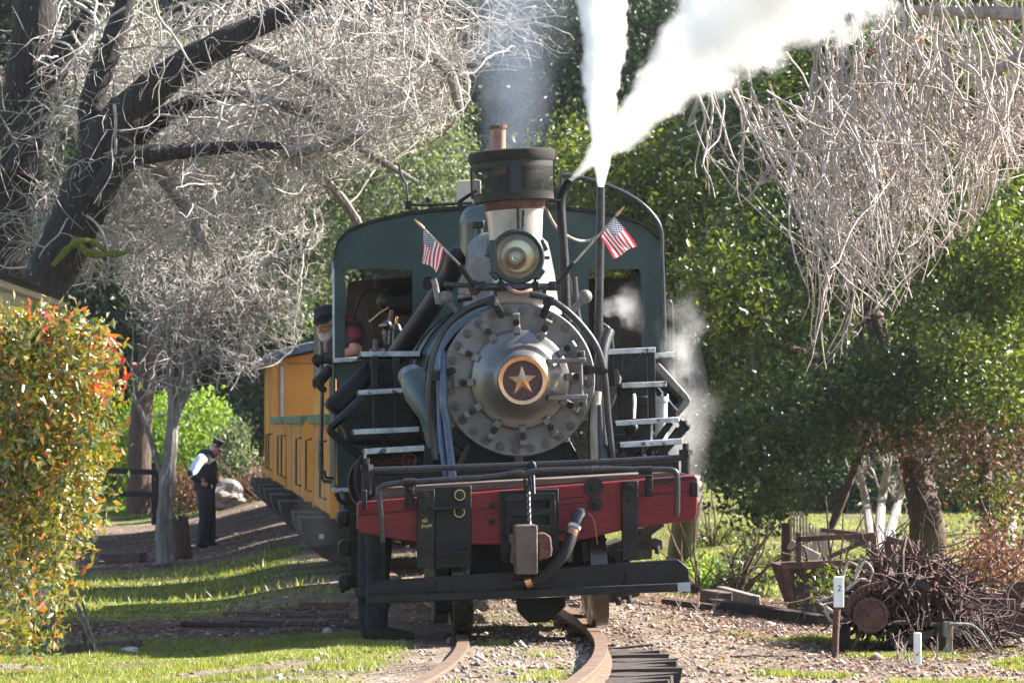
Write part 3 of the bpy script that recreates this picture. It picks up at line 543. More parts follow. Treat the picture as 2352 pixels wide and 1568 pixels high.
# ------------------------------------------------------------------ smokebox front
YB = 0.95; SC = L(1192, 872, YB); U = LU(YB)
ring = MB().lathe([(.104 / .305 * 1.0 + .02, .0), (.57, .0), (.578, -.01), (.578, -.03), (.36, -.03)], SC, n=72, closed=True).build('smokebox_ring', M['smoke'], eng)
for k in range(28):
    a = 2 * math.pi * (k + .5) / 28; o = SC + Vector((math.cos(a) * .522, 0, math.sin(a) * .522))
    b = MB().lathe([(0, .026), (.010, .025), (.012, .018), (.022, .017), (.023, .008), (.036, .007), (.037, 0)], o, n=8).build('bolt', M['smokebolt'], ring)
door = MB().lathe([(0, .27), (.16, .265), (.19, .25), (.215, .215), (.245, .16), (.29, .105), (.335, .075), (.362, .066), (.372, .055), (.376, .04), (.376, -.005)], SC + Vector((.005, 0, 0)), n=72).build('smokebox_door', M['dome'], eng)
for k in range(12):
    a = 2 * math.pi * k / 12 + rad(90); c, s = math.cos(a), math.sin(a); Rm = Matrix.Rotation(-a, 3, 'Y') @ Matrix.Identity(3); rv = Vector((c, 0, s)); tv = Vector((-s, 0, c)); q = random.uniform(-.03, .03)
    b = MB(); w = .027
    prof = [(.345, .088), (.395, .09), (.41, .07), (.455, .066), (.488, .075), (.505, .06), (.505, .0), (.494, .0), (.488, .05), (.455, .046), (.412, .05), (.395, .072), (.345, .072)]
    b.prism([SC + rv * r + tv * (-w) + Vector((0, -h, 0)) for r, h in prof], tv * (2 * w)); cl = b.build('door_clamp', M['smoke'], eng, .004)
    MB().lathe([(0, .035), (.012, .034), (.013, .02), (.026, .018), (.027, 0)], SC + rv * .43 + Vector((0, -.064, 0)), n=8).build('clamp_bolt', M['iron'], cl)
NP = L(1200, 874, YB - .30)
plate = MB().lathe([(0, .0), (.148, .0), (.15, .02), (.178, .024), (.187, .012), (.187, -.06)], NP, n=56).build('number_plate', M['brass'], eng)
MB().lathe([(0, .006), (.149, .006)], NP, n=48).build('plate_face', M['plum'], plate)
stp = []
for k in range(10):
    a = rad(90 + 36 * k); r = .112 if k % 2 == 0 else .044; stp.append(NP + Vector((math.cos(a) * r, -.007, math.sin(a) * r)))
sb = MB(); apex = NP + Vector((0, -.024, 0))
sb.add(stp + [apex], [(k, (k + 1) % 10, 10) for k in range(10)]); sb.build('star', M['brass'], plate)
for yy, ln in ((827, 1346), (911, 1350)):
    h = MB().prism(poly([(1258, yy - 3), (ln, yy - 6), (ln, yy + 5), (1258, yy + 8)], YB - .20), (0, .05, 0)).build('hinge_strap', M['smoke'], eng, .006)
    MB().box(L(ln - 15, yy + (-8 if yy < 850 else 10), YB - .12), (.075, .12, .09)).build('hinge_block', M['smoke'], h, .006)
    bolt(ln - 15, yy + (-13 if yy < 850 else 16), YB - .18, .02, h)
pipe('hinge_pin', [(1333, 826), (1336, 920)], YB - .16, .016, M['smoke'], sm=False)
# smokebox shell and boiler
MB().lathe([(.50, .02), (.548, 0), (.552, -.9), (.0, -.9)], SC + Vector((0, .03, 0)), n=64).build('smokebox_shell', M['smoke'], eng)
BO = SC + Vector((-.035, 0, 0))
bl = MB().lathe([(.55, -.85), (.60, -.9), (.62, -1.0), (.625, -1.8), (.635, -1.81), (.635, -1.86), (.66, -1.9), (.70, -3.9), (.72, -4.1)], BO, n=64).build('boiler_jacket', M['jacket'], eng)
for h, r in ((.98, .623), (1.9, .665), (2.9, .685)): MB().lathe([(r + .012, -h), (r + .012, -h - .05), (r - .01, -h - .05), (r - .01, -h)], BO, n=64, closed=True).build('boiler_band', M['black'], bl)
# ring rail round the smokebox
arc1 = [(1000, 1055, .9), (992, 1000, .9), (986, 930, .88), (988, 860, .86), (1000, 800, .86), (1030, 745, .86), (1070, 710, .86), (1140, 680, .86)]
arc2 = [(1216, 676, .86), (1255, 684, .86), (1300, 712, .86), (1340, 752, .86), (1372, 800, .86), (1388, 860, .86), (1396, 950, .88), (1408, 1060, .9)]
pipe('smokebox_hand_rail', arc1, 0, .022, M['pipe'], n=12); pipe('smokebox_hand_rail', arc2, 0, .026, M['pipe'], n=12)
for a, b in (((1000, 861), (1040, 851)), ((1352, 848), (1388, 852)), ((1132, 690), (1152, 724)), ((1262, 690), (1248, 724))):
    q = MB().bar(L(*a, .84), L(*b, .87), .055, .02, (0, 1, 0)).build('rail_strap', M['iron'], eng, .004); bolt(b[0], b[1], .84, .026, q)
    MB().tube([L(a[0], a[1] - 8, .86), L(a[0], a[1] + 12, .86)], .04, 10).build('strap_clamp', M['iron'], q)
pipe('injector_pipe', [(1042, 1110, .6), (1034, 1040, .7), (1026, 970, .8), (1019, 930, .8), (1017, 860, .85), (1018, 810, 1.0)], 0, .030, M['bluepipe'], n=12)
pipe('injector_pipe', [(1026, 1110, .65), (1017, 1040, .75), (1010, 960, .85), (1010, 880, .9), (1013, 830, 1.0)], 0, .022, M['bluepipe'], n=12)
pipe('steam_feed_pipe', [(1398, 760, 1.3), (1383, 810, 1.2), (1380, 900, 1.1), (1384, 980, 1.0), (1387, 1080, .9)], 0, .05, M['pipe'], n=14)
pipe('drain_pipe', [(1371, 900, 1.0), (1366, 980, .95), (1368, 1080, .9)], 0, .038, M['palewood'], n=10); pipe('drain_pipe', [(1377, 930, .95), (1384, 1080, .85)], 0, .018, M['pipe'], sm=False)
pipe('exhaust_elbow', [(938, 865, 1.9), (952, 862, 1.7), (966, 880, 1.55), (980, 930, 1.5), (1000, 1000, 1.45), (1010, 1050, 1.4)], 0, .085, M['jacket'], n=16)
MB().tube([L(952, 868, 1.6), L(966, 905, 1.5), L(998, 985, 1.4)], [.115, .125, .05], 18).build('exhaust_cone', M['jacket'], eng)
# saddle and dark works below the boiler
slab('saddle', [(1080, 1020), (1310, 1012), (1350, 1085), (1050, 1100)], 1.3, .8, M['black']); slab('stay_bar', [(1182, 1046), (1202, 1045), (1200, 1088), (1184, 1090)], .9, .05, M['rust'])
slab('frame_plate', [(845, 1095), (1560, 1055), (1560, 1090), (845, 1140)], .9, .1, M['black'])
# ------------------------------------------------------------------ stack, headlight, domes
def vert_lathe(name, prof, y, m, parent=eng, n=48, top=None):      # prof: (px_left, px_right, py)
    b = MB(); vs = []; k = len(prof)
    for l, r, py in prof:
        a = L(l, py, y); c = L(r, py, y); mid = (a + c) / 2; R = (c - a).length / 2
        for j in range(n): t = 2 * math.pi * j / n; vs.append(mid + Vector((math.cos(t) * R, math.sin(t) * R, 0)))
    b.add(vs, [(i * n + j, (i + 1) * n + j, (i + 1) * n + (j + 1) % n, i * n + (j + 1) % n) for i in range(k - 1) for j in range(n)], True)
    return b.build(name, m, parent)
YS = 1.75
stk = vert_lathe('smoke_stack', [(1135, 1135.5, 470), (1114, 1249, 470), (1114, 1249, 482), (1119, 1247, 500), (1128, 1244, 600), (1133, 1242, 650), (1130, 1246, 664), (1124, 1252, 676), (1115, 1262, 690)], YS, M['stack'])
vert_lathe('stack_collar', [(1109, 1253, 462), (1110, 1252, 478), (1114, 1250, 484)], YS, M['rust'], stk)
for x0, x1, y0, y1 in ((1076, 1274, 344, 352), (1078, 1272, 350, 371)): pass
vert_lathe('cage_brim', [(1150, 1190, 347), (1080, 1271, 348), (1075, 1275, 351), (1075, 1275, 366), (1079, 1272, 374), (1084, 1270, 374), (1088, 1262, 360)], YS, M['rubber'], stk)
vert_lathe('cage_band', [(1082, 1270, 372), (1084, 1270, 388)], YS, M['blk'], stk); vert_lathe('cage_band', [(1085, 1271, 444), (1086, 1272, 452), (1090, 1273, 463), (1112, 1252, 464)], YS, M['blk'], stk)
# wire screen as woven geometry
sc_ = MB(); a0, c0 = L(1083, 388, YS), L(1270, 388, YS); a1, c1 = L(1085, 446, YS), L(1271, 446, YS); m0, m1 = (a0 + c0) / 2, (a1 + c1) / 2; r0 = (c0 - a0).length / 2
for j in range(150):
    t = 2 * math.pi * j / 150; d = Vector((math.cos(t), math.sin(t), 0)) * r0; tv = Vector((-math.sin(t), math.cos(t), 0)) * .0015
    sc_.add([m0 + d - tv, m0 + d + tv, m1 + d + tv, m1 + d - tv], [(0, 1, 2, 3)])
for i in range(20):
    f = (i + .5) / 20; c = m0.lerp(m1, f); pts = [c + Vector((math.cos(2 * math.pi * j / 48), math.sin(2 * math.pi * j / 48), 0)) * r0 * 1.002 for j in range(48)]
    o = len(sc_.v); sc_.v += [tuple(p + Vector((0, 0, s))) for p in pts for s in (-.0016, .0016)]; sc_.f += [(o + 2 * j, o + 2 * j + 1, o + (2 * j + 3) % 96, o + (2 * j + 2) % 96) for j in range(48)]; sc_.sm += [False] * 48
sc_.build('wire_screen', M['blk'], stk, kind='stuff')
for k in range(0, 8, 2):
    t = 2 * math.pi * (k + .0 - 2) / 8; d = Vector((math.cos(t), math.sin(t), 0)) * r0 * 1.01; MB().bar(m0 + d + Vector((0, 0, .02)), m1 + d - Vector((0, 0, .02)), .085 if k % 2 == 0 else .05, .012, d).build('cage_post', M['blk'], stk)
pipe('cage_brace', [(1052, 466), (1075, 450), (1095, 438)], YS, .014, M['black'], stk, sm=False); pipe('cage_brace', [(1262, 462), (1290, 461)], YS, .012, M['black'], stk, sm=False)
chain('lamp_chain', L(1189, 478, YS - .27), L(1191, 538, YS - .28), 9, .005, M['iron'], eng); chain('lamp_chain', L(1202, 484, YS - .27), L(1200, 535, YS - .28), 9, .006, M['iron'], eng)
vt = vert_lathe('vent_pipe', [(1128, 1128.5, 292), (1125, 1163, 293), (1127, 1162, 300), (1128, 1162, 345), (1128, 1163, 400)], YS, M['copper']); vert_lathe('vent_cap', [(1124, 1164, 289), (1123, 1165, 293), (1123, 1165, 297)], YS, M['rust'], vt); vert_lathe('vent_knob', [(1139, 1140, 286), (1136, 1148, 288), (1137, 1147, 294)], YS, M['rust'], vt)
vert_lathe('sand_dome', [(1130, 1180, 531), (1105, 1215, 533), (1084, 1240, 545), (1073, 1258, 562), (1069, 1264, 585), (1066, 1275, 640), (1062, 1282, 700), (1050, 1300, 730)], 2.6, M['smoke'])
vert_lathe('steam_dome', [(1090, 1150, 472), (1072, 1170, 474), (1062, 1180, 485), (1056, 1186, 500), (1054, 1188, 512), (1055, 1186, 514), (1055, 1186, 620), (1050, 1190, 690)], 3.5, M['jacket'])
pipe('dome_fitting', [(1096, 520), (1100, 520), (1099, 545), (1092, 565)], 2.9, .035, M['pipe']); MB().box(L(1098, 516, 2.9), (.1, .1, .06)).build('dome_fitting', M['pipe'], eng, .01)
# headlight
YH = 1.05; HC = L(1187, 590, YH)
hl = thing_h = MB().lathe([(.0, -.30), (.12, -.28), (.185, -.12), (.195, 0), (.207, .01), (.209, .05), (.198, .062), (.183, .06), (.180, .03), (.178, 0)], HC, n=56).build('headlight', M['green'], eng)
refl = MB().lathe([(.012, -.145), (.05, -.135), (.10, -.10), (.14, -.05), (.168, .0), (.178, .025)], HC, n=48)
rm = bpy.data.materials.new('lamp_reflector'); rm.use_nodes = True; q = rm.node_tree.nodes['Principled BSDF']; q.inputs['Base Color'].default_value = (.62, .61, .54, 1); q.inputs['Metallic'].default_value = 1; q.inputs['Roughness'].default_value = .16
refl.build('reflector', rm, hl)
gl = bpy.data.materials.new('lamp_glass'); gl.use_nodes = True; q = gl.node_tree.nodes['Principled BSDF']; q.inputs['Base Color'].default_value = (.95, .97, .94, 1); q.inputs['Transmission Weight'].default_value = 1; q.inputs['Roughness'].default_value = .03; q.inputs['IOR'].default_value = 1.12; q.inputs['Coat Weight'].default_value = 0.6
MB().lathe([(0, .058), (.06, .056), (.12, .05), (.182, .035), (.182, .031), (.12, .046), (.06, .052), (0, .054)], HC, n=48).build('lens', gl, hl)
MB().ball(HC + Vector((0, .03, 0)), .028, n=12).build('bulb', M['roofgrey'], hl); MB().lathe([(.03, -.10), (.05, -.10), (.05, -.12), (.03, -.12)], HC, n=20, closed=True).build('bulb_socket', M['copper'], hl)
for a in (-40, 20, 180 - 15, 180 + 35):
    o = HC + Vector((math.cos(rad(a)), 0, math.sin(rad(a)))) * .215; MB().box(o + Vector((0, .0, 0)), (.05, .1, .09), Matrix.Rotation(rad(-a), 3, 'Y')).build('lamp_catch', M['green'], hl, .008)
MB().box(L(1132, 590, YH), (.05, .14, .25)).build('lamp_hinge', M['green'], hl, .008); pipe('lamp_screw', [(1247, 592), (1262, 592)], YH, .014, M['pipe'], hl, sm=False)
for a in ((1150, 636, 1150, 656), (1228, 634, 1230, 656)): pipe('lamp_foot', [(a[0], a[1]), (a[2], a[3])], YH, .013, M['iron'], hl, sm=False)
# bracket rail under the headlight with two flag sockets
pipe('lamp_rail', [(1020, 654), (1110, 656), (1275, 656)], 1.02, .02, M['pipe'], sm=False); pipe('lamp_rail', [(1090, 659), (1285, 659)], 1.0, .03, M['pipe'], sm=False)
for pts in ([(1106, 656), (1085, 650), (1060, 616), (1055, 606)], [(1262, 656), (1282, 650), (1312, 610), (1319, 603)]): pipe('flag_socket', pts, 1.0, .02, M['iron'])
for a in (1108, 1268, 1150, 1230): MB().box(L(a, 657, 1.0), (.05, .07, .07)).build('rail_clamp', M['iron'], eng, .006)
for a in (1138, 1251): pipe('rail_support', [(a, 660, 1.0), (a, 700, 1.0)], 0, .014, M['iron'], sm=False)
MB().box(L(1192, 678, 1.25), (.42, .3, .16)).build('stack_base', M['stack'], eng, .03)
pipe('lamp_conduit', [(1168, 660, .98), (1176, 668, .95), (1195, 674, .93), (1215, 668, .95), (1222, 664, 1.0)], 0, .018, M['copper'])
pipe('marker_arm', [(996, 640), (1000, 654), (1007, 698)], 1.2, .024, M['smoke'], sm=False); pipe('marker_arm', [(1007, 698), (1022, 686), (1036, 700), (1054, 722)], 1.2, .024, M['smoke']); MB().ball(L(1024, 684, 1.2), .055).build('marker_knob', M['smoke'], eng); MB().ball(L(1090, 661, 1.1), .05, (1, 1, 1.2)).build('marker_knob', M['rust'], eng)
pipe('whistle_lever', [(1300, 725), (1320, 708), (1343, 682)], 1.1, .026, M['smoke'], sm=False); MB().ball(L(1344, 681, 1.1), .055).build('lever_knob', M['smoke'], eng)
pipe('lever_shaft', [(1050, 690), (1085, 684)], 1.4, .02, M['iron'], sm=False); pipe('cord_wire', [(1026, 664, 1.1), (1050, 674, 1.1), (1085, 678, 1.1)], 0, .004, M['pipe'])
# vertical steam pipes on the right
pipe('blow_off_pipe', [(1310, 416), (1304, 424), (1293, 442), (1288, 465), (1289, 500), (1296, 600), (1300, 700), (1304, 740)], 1.9, .038, M['black'], n=14)
pipe('whistle_pipe', [(1380, 430), (1379, 520), (1377, 640), (1375, 780)], 2.3, .034, M['pipe'], n=14)
pipe('steam_feed_pipe', [(1318, 636), (1322, 690), (1328, 735), (1340, 760)], 1.6, .028, M['pipe'], n=12); pipe('signal_cord', [(1252, 476, 1.9), (1276, 520, 2), (1300, 540, 2.1), (1330, 553, 2.2), (1360, 550, 2.3), (1372, 542, 2.3)], 0, .012, M['palewood'])
# ------------------------------------------------------------------ cab
YC = 5.0
arch = [(766, 618), (767, 590), (776, 560), (800, 535), (850, 515), (920, 498), (1000, 487), (1090, 480), (1180, 478), (1270, 481), (1350, 489), (1420, 501), (1470, 516), (1500, 535), (1520, 560), (1529, 590), (1531, 618)]
slab('cab_front', arch + [(1531, 592 + 8), (1531, 594)][:0], YC, .03, M['green'], bevel=0)
low = arch[0][1]
for r in ([(767, 617), (792, 617), (792, 822), (770, 822)], [(948, 611), (1080, 611), (1080, 815), (948, 815)], [(1280, 600), (1352, 598), (1352, 815), (1280, 815)], [(1472, 597), (1530, 596), (1530, 812), (1474, 812)]):
    slab('cab_front_panel', r, YC + .002, .03, M['green'], bevel=0)
slab('cab_front_panel', [(772, 822), (840, 822), (840, 1125), (776, 1125)], YC - .3, .03, M['green'], bevel=0); slab('cab_front_panel', [(1352, 815), (1548, 808), (1548, 1090), (1352, 1090)], YC + .1, .03, M['black'], bevel=0)
rim = MB(); rp = [L(a, b - 2, YC - .04) for a, b in arch]
for i in range(len(rp) - 1):
    a, b = rp[i], rp[i + 1]; d = Vector((0, 0, .03)); dy = Vector((0, 2.6, 0)); rim.add([a, b, b + d, a + d, a + dy, b + dy, b + d + dy, a + d + dy], [(0, 1, 2, 3), (4, 7, 6, 5), (0, 4, 5, 1), (3, 2, 6, 7)])
rim.build('cab_roof', M['iron'], eng)
for a, b in (((768, 596), (770, 1125)),): 
    slab('cab_side', [(766, 822), (771, 822), (771, 1128), (769, 1128)], YC, 2.3, M['green'], bevel=0); slab('cab_side_post', [(763, 600), (768, 600), (769, 822), (765, 822)], YC, .16, M['roofgrey'], bevel=0)
slab('cab_side_post', [(765, 600), (772, 600), (775, 822), (768, 822)], YC + 2.2, .1, M['green'], bevel=0)
slab('cab_side', [(1527, 812), (1531, 812), (1531, 1090), (1527, 1090)], YC, 2.3, M['green'], bevel=0); slab('cab_side_post', [(1524, 596), (1531, 596), (1531, 812), (1526, 812)], YC, .2, M['green'], bevel=0)
slab('cab_rear_wall', [(800, 648), (955, 634), (1500, 640), (1500, 830), (780, 830)], YC + 2.2, .03, M['interior'], bevel=0)
slab('cab_floor', [(772, 1120), (1525, 1085), (1525, 1095), (772, 1132)], YC - .3, 2.6, M['black'], bevel=0)
slab('cab_window_curtain', [(1398, 640), (1428, 640), (1428, 800), (1398, 800)], YC + 1.9, .02, M['grime'], bevel=0)
pipe('cab_roof_rib', [(1428, 600), (1450, 612), (1466, 640), (1470, 660)], YC + .5, .035, M['green'])
slab('cab_shelf', [(862, 646), (948, 640), (948, 660), (865, 664)], YC + 1.7, .3, M['iron'])
MB().ball(L(930, 690, YC + .9), .26, (1.0, .6, .55), 20).build('brake_reservoir', M['black'], eng)
pipe('reverse_lever', [(812, 770), (816, 720), (830, 678), (852, 664), (876, 672), (894, 694)], YC + .7, .012, M['iron']); pipe('throttle_lever', [(848, 740), (870, 720), (892, 706)], YC + .6, .018, M['brass'], sm=False); pipe('throttle_lever', [(880, 768), (895, 740), (900, 712)], YC + .5, .02, M['copper'], sm=False); pipe('brake_pipe', [(838, 690), (855, 740), (872, 792)], YC + .6, .012, M['iron'], sm=False)
lu = vert_lathe('lubricator', [(905, 906, 742), (901, 918, 744), (903, 924, 758), (900, 926, 760), (900, 926, 790)], 4.3, M['pipe'], n=20); vert_lathe('lubricator_cap', [(910, 912, 726), (907, 915, 730), (908, 914, 744)], 4.3, M['brass'], lu, 12)
pipe('steam_cock', [(886, 790), (888, 755), (889, 744)], 4.2, .03, M['pipe'], sm=False); MB().ball(L(889, 747, 4.15), .045).build('cock_knob', M['pipe'], eng); pipe('cock_handle', [(870, 748), (888, 747)], 4.1, .012, M['brass'], sm=False); vert_lathe('oil_cup', [(860, 861, 778), (856, 876, 780), (856, 876, 800), (848, 884, 801), (848, 884, 812)], 4.2, M['pipe'], n=18)
# rivets of the cab
rv = MB()
for a, b in zip(arch, arch[1:]):
    for t in (.25, .75):
        x, y = a[0] + (b[0] - a[0]) * t, a[1] + (b[1] - a[1]) * t; rv.ball(L(1150 + (x - 1150) * .975, y + 13, YC + .002), .010, (1, .5, 1), n=6)
for x in (780, 958, 970, 1340, 1490, 1520):
    for y in range(630, 810, 26): rv.ball(L(x, y, YC), .010, (1, .5, 1), n=6)
for x in (785, 828):
    for y in range(1010, 1120, 20): rv.ball(L(x, y, YC - .3), .010, (1, .5, 1), n=6)
for k in range(16): rv.ball(L(random.uniform(820, 1050), random.uniform(525, 600), YC), .010, (1, .5, 1), n=6); rv.ball(L(random.uniform(1300, 1490), random.uniform(530, 585), YC), .010, (1, .5, 1), n=6)
rv.build('rivets', M['green'], eng, kind='stuff')
MB().lathe([(0, .003), (.03, .003)], L(1030, 512, YC), n=16).build('hole_shade_disc', M['blk'], eng)  # flat black disc paints the shade of a hole on the solid panel
# roof fittings
pipe('roof_bar', [(938, 471), (1000, 470), (1085, 466)], YC + .3, .014, M['pipe'], sm=False); pipe('roof_rod', [(916, 375), (920, 398), (933, 425), (938, 471), (945, 492)], YC + .3, .012, M['pipe'], sm=False); pipe('roof_rod', [(917, 390), (944, 490)], YC + .35, .006, M['pipe'], sm=False); MB().box(L(938, 471, YC + .3), (.06, .06, .07)).build('roof_clamp', M['iron'], eng)
slab('roof_hatch', [(1049, 468), (1050, 424), (1056, 415), (1092, 412), (1105, 414), (1105, 468)], YC + 1.2, .06, M['beige'], bevel=.01)
pipe('grab_rail', [(1290, 402), (1340, 410), (1400, 428), (1460, 458), (1500, 495), (1518, 530), (1520, 580), (1521, 615), (1524, 700), (1526, 800)], YC - .35, .021, M['pipe'], n=12); pipe('roof_stay', [(1284, 480), (1290, 392)], YC, .018, M['pipe'], sm=False)
pipe('grab_rail', [(1526, 692), (1540, 691), (1543, 700), (1545, 790), (1545, 880)], YC - .2, .014, M['pipe'], sm=False)
pipe('grab_rail', [(768, 1106), (745, 1105), (739, 1098), (738, 1000), (740, 900), (738, 745)], YC + 1.5, .018, M['pipe'], sm=False); pipe('grab_rail', [(768, 1098), (748, 1096), (745, 1080)], YC + .4, .014, M['pipe'], sm=False)
MB().prism(poly([(764, 1122), (840, 1118), (840, 1128), (764, 1130)], YC - .5), (0, .5, 0)).build('running_board', M['white'], eng, .004)
pipe('board_brace', [(772, 1132), (782, 1150), (800, 1156), (838, 1160)], YC - .5, .02, M['iron'])
# running boards and steps, left and right
def tread(x0, y0, x1, y1, th, y, d):
    t = slab('step_tread', [(x0, y0 + 1), (x1, y1 + 1), (x1, y1 + th), (x0, y0 + th)], y + .012, d, M['black'], bevel=.004)
    MB().prism(poly([(x0, y0), (x1, y1), (x1, y1 + th), (x0 + 2, y0 + th)], y), (0, .012, 0)).build('nosing', M['white'], t, .004)
    return t
tread(765, 823, 828, 819, 10, 4.5, .5); tread(828, 807, 965, 806, 12, 2.6, 1.0)
tread(822, 896, 933, 890, 11, 2.1, .4); tread(811, 986, 963, 979, 12, 1.5, .45); tread(836, 1030, 975, 1022, 13, 1.1, .45)
for a in ([(852, 819), (868, 819), (870, 892), (854, 892)], [(903, 819), (920, 819), (921, 890), (905, 891)], [(857, 908), (870, 908), (870, 985), (857, 985)], [(906, 902), (917, 902), (917, 982), (906, 982)]): slab('step_post', a, 2.3, .08, M['black'])
for a in ([(1395, 815), (1410, 815), (1412, 885), (1397, 885)], [(1431, 812), (1452, 811), (1454, 960), (1433, 960)], [(1488, 808), (1505, 808), (1507, 960), (1490, 960)], [(1418, 890), (1432, 890), (1434, 960), (1420, 960)]): slab('step_post', a, 1.9, .08, M['black'])
tread(1395, 802, 1506, 797, 12, 1.9, .9); tread(1500, 811, 1548, 807, 12, 4.3, .5); tread(1428, 879, 1531, 875, 12, 1.7, .4); tread(1413, 966, 1560, 957, 12, 1.3, .4); tread(1424, 1015, 1568, 1006, 13, .9, .4)
for a, b in (((1452, 1090), (1540, 970)), ((1486, 1092), (1572, 975)), ((1420, 1060), (1490, 962)), ((1470, 1060), (1520, 1015)), ((1433, 870), (1482, 812))): MB().bar(L(*a, 1.5), L(*b, 1.5), .05, .03, (0, 1, 0)).build('step_brace', M['iron'], eng)
slab('step_stringer', [(836, 1042), (842, 1042), (842, 1100), (836, 1100)], 1.1, .05, M['white']); slab('frame_leg', [(975, 1030), (996, 1028), (994, 1100), (974, 1102)], 1.0, .1, M['black'])
# slanted tool boxes on the left
def obox(name, pts, y, d, m, bev): return slab(name, pts, y, d, m, bevel=bev)
obox('tool_box', [(742, 925), (836, 838), (862, 838), (862, 868), (790, 948), (778, 955), (768, 948)], 3.4, .9, M['black'], .05)
obox('tool_box', [(770, 960), (850, 885), (930, 885), (975, 985), (930, 1022), (800, 1022), (792, 990)], 3.0, .8, M['black'], .05)
slab('side_tank', [(838, 830), (975, 822), (985, 1060), (842, 1090)], 4.3, .3, M['black'])
pipe('tank_drain', [(790, 955), (762, 980), (760, 990), (775, 1005), (812, 1035), (828, 1050)], 2.9, .033, M['black'])
pipe('tank_pipe', [(872, 838), (873, 860), (876, 880), (890, 885)], 2.4, .03, M['iron'])
# dark belly of pipes, hose coil and valve wheel behind the left steps
for k in range(4): pipe('hose_coil', [(832 + k * 9, 1150), (820 + k * 9, 1110), (822 + k * 9, 1070), (838 + k * 8, 1045), (870 + k * 6, 1032)], 1.4 + .05 * k, .022, M['rubber'])
MB().lathe([(.17, .05), (.20, .04), (.22, 0), (.20, -.04), (.17, -.05)], L(846, 1110, 1.7), (-.6, -.5, 0), 28).build('hose_reel', M['rustdark'], eng)
slab('pump_block', [(858, 1058), (965, 1050), (968, 1110), (860, 1118)], 1.6, .4, M['black']); pipe('pump_pipe', [(868, 1062), (940, 1056), (966, 1058)], 1.4, .03, M['rustdark'], sm=False); pipe('pump_pipe', [(868, 975), (890, 1020), (915, 1045)], 1.9, .03, M['black'], sm=False)
vw = MB().tube([L(939 + 16 * math.cos(k * math.pi / 8), 1056 + 16 * math.sin(k * math.pi / 8), 1.3) for k in range(17)], .009, 6, False)
for k in range(4): vw.tube([L(939, 1056, 1.3), L(939 + 16 * math.cos(k * math.pi / 2), 1056 + 16 * math.sin(k * math.pi / 2), 1.3)], .006, 5)
vw.build('valve_wheel', M['valve'], eng)
for a, b in ((885, 1062), (905, 1060), (925, 1100), (880, 1100), (950, 1100)): MB().tube([L(a, b - 14, 1.55), L(a, b + 14, 1.55)], .045, 10).build('valve_body', M['rustdark'], eng, .005)
# right-hand engine cylinders and slanted sheets
cyl = vert_lathe('pump_cylinder', [(1500, 1534, 905), (1498, 1536, 907), (1498, 1536, 922), (1504, 1533, 926), (1505, 1534, 1005), (1500, 1536, 1012)], 2.6, M['roofgrey'], n=24); vert_lathe('pump_cylinder', [(1440, 1500, 910), (1436, 1502, 913), (1436, 1502, 930), (1442, 1500, 934), (1444, 1500, 1010), (1430, 1510, 1030), (1430, 1510, 1040)], 2.7, M['black'], n=28)
for a in (1503, 1514, 1528): bolt(a, 905, 2.5, .018, cyl)
obox('splash_sheet', [(1506, 838), (1514, 832), (1580, 905), (1587, 918), (1584, 928), (1556, 958), (1548, 950), (1572, 918), (1500, 845)], 2.9, .5, M['smoke'], .01); obox('splash_sheet', [(1500, 826), (1512, 833), (1586, 916), (1560, 955), (1500, 890)], 3.3, .04, M['black'], .0)
MB().bar(L(1508, 885, 2.8), L(1556, 942, 2.8), .012, .04, (0, 1, 0)).build('sheet_edge', M['white'], eng); slab('splash_sheet', [(1498, 905), (1556, 944), (1548, 956), (1498, 968)], 2.9, .3, M['black'])
pipe('slide_rod', [(1486, 1085), (1560, 985)], 1.7, .03, M['black'], sm=False); pipe('slide_rod', [(1505, 1060), (1573, 985), (1576, 975), (1562, 966)], 1.6, .026, M['black'], sm=False); MB().ball(L(1573, 978, 1.55), .045).build('rod_joint', M['iron'], eng)
obox('tool_box', [(1400, 850), (1418, 845), (1428, 868), (1424, 890), (1402, 945), (1396, 940)], 2.2, .5, M['smoke'], .03)
pipe('injector', [(1450, 905), (1452, 920), (1450, 960)], 2.2, .035, M['white']); MB().ball(L(1450, 985, 2.0), .06).build('injector_bulb', M['iron'], eng); vert_lathe('air_valve', [(1438, 1512, 1074), (1436, 1514, 1078), (1440, 1510, 1086)], 1.2, M['pipe'], n=24)
for a, b in ((1421, 1045), (1470, 1047), (1468, 1070)): MB().ball(L(a, b, 1.2), .05).build('valve_body', M['pipe'], eng)
pipe('gauge_rod', [(1474, 1015), (1475, 1064)], 1.1, .008, M['pipe'], sm=False); pipe('gauge_rod', [(1498, 1035), (1498, 1075)], 1.1, .012, M['pipe'], sm=False); pipe('conduit', [(1384, 745), (1400, 760), (1406, 800)], 3.0, .02, M['pipe'])
slab('engine_bed', [(1395, 1000), (1500, 990), (1560, 1075), (1400, 1095)], 3.2, .3, M['black']); slab('engine_bed', [(1395, 830), (1500, 822), (1500, 1000), (1395, 1000)], 4.2, .2, M['black'])
# diagonal pipe into the smokebox on the left
pipe('exhaust_pipe', [(912, 815, 3.4), (940, 775, 3.2), (1000, 690, 2.9), (1035, 630, 2.8), (1046, 595, 2.7), (1060, 585, 2.7)], 0, .085, M['black'], n=20)
MB().lathe([(0, .04), (.05, .04), (.06, 0)], L(983, 648, 2.6), n=16).build('pipe_flange', M['black'], eng)
# tender behind the cab
MB().box((-.05, 9.2, 1.1), (2.2, 2.6, .9)).build('tender_tank', M['black'], eng, .03)
slab('fuel_bunker', [(800, 650), (1440, 650), (1440, 900), (800, 900)], 8.0, 1.2, M['interior'])
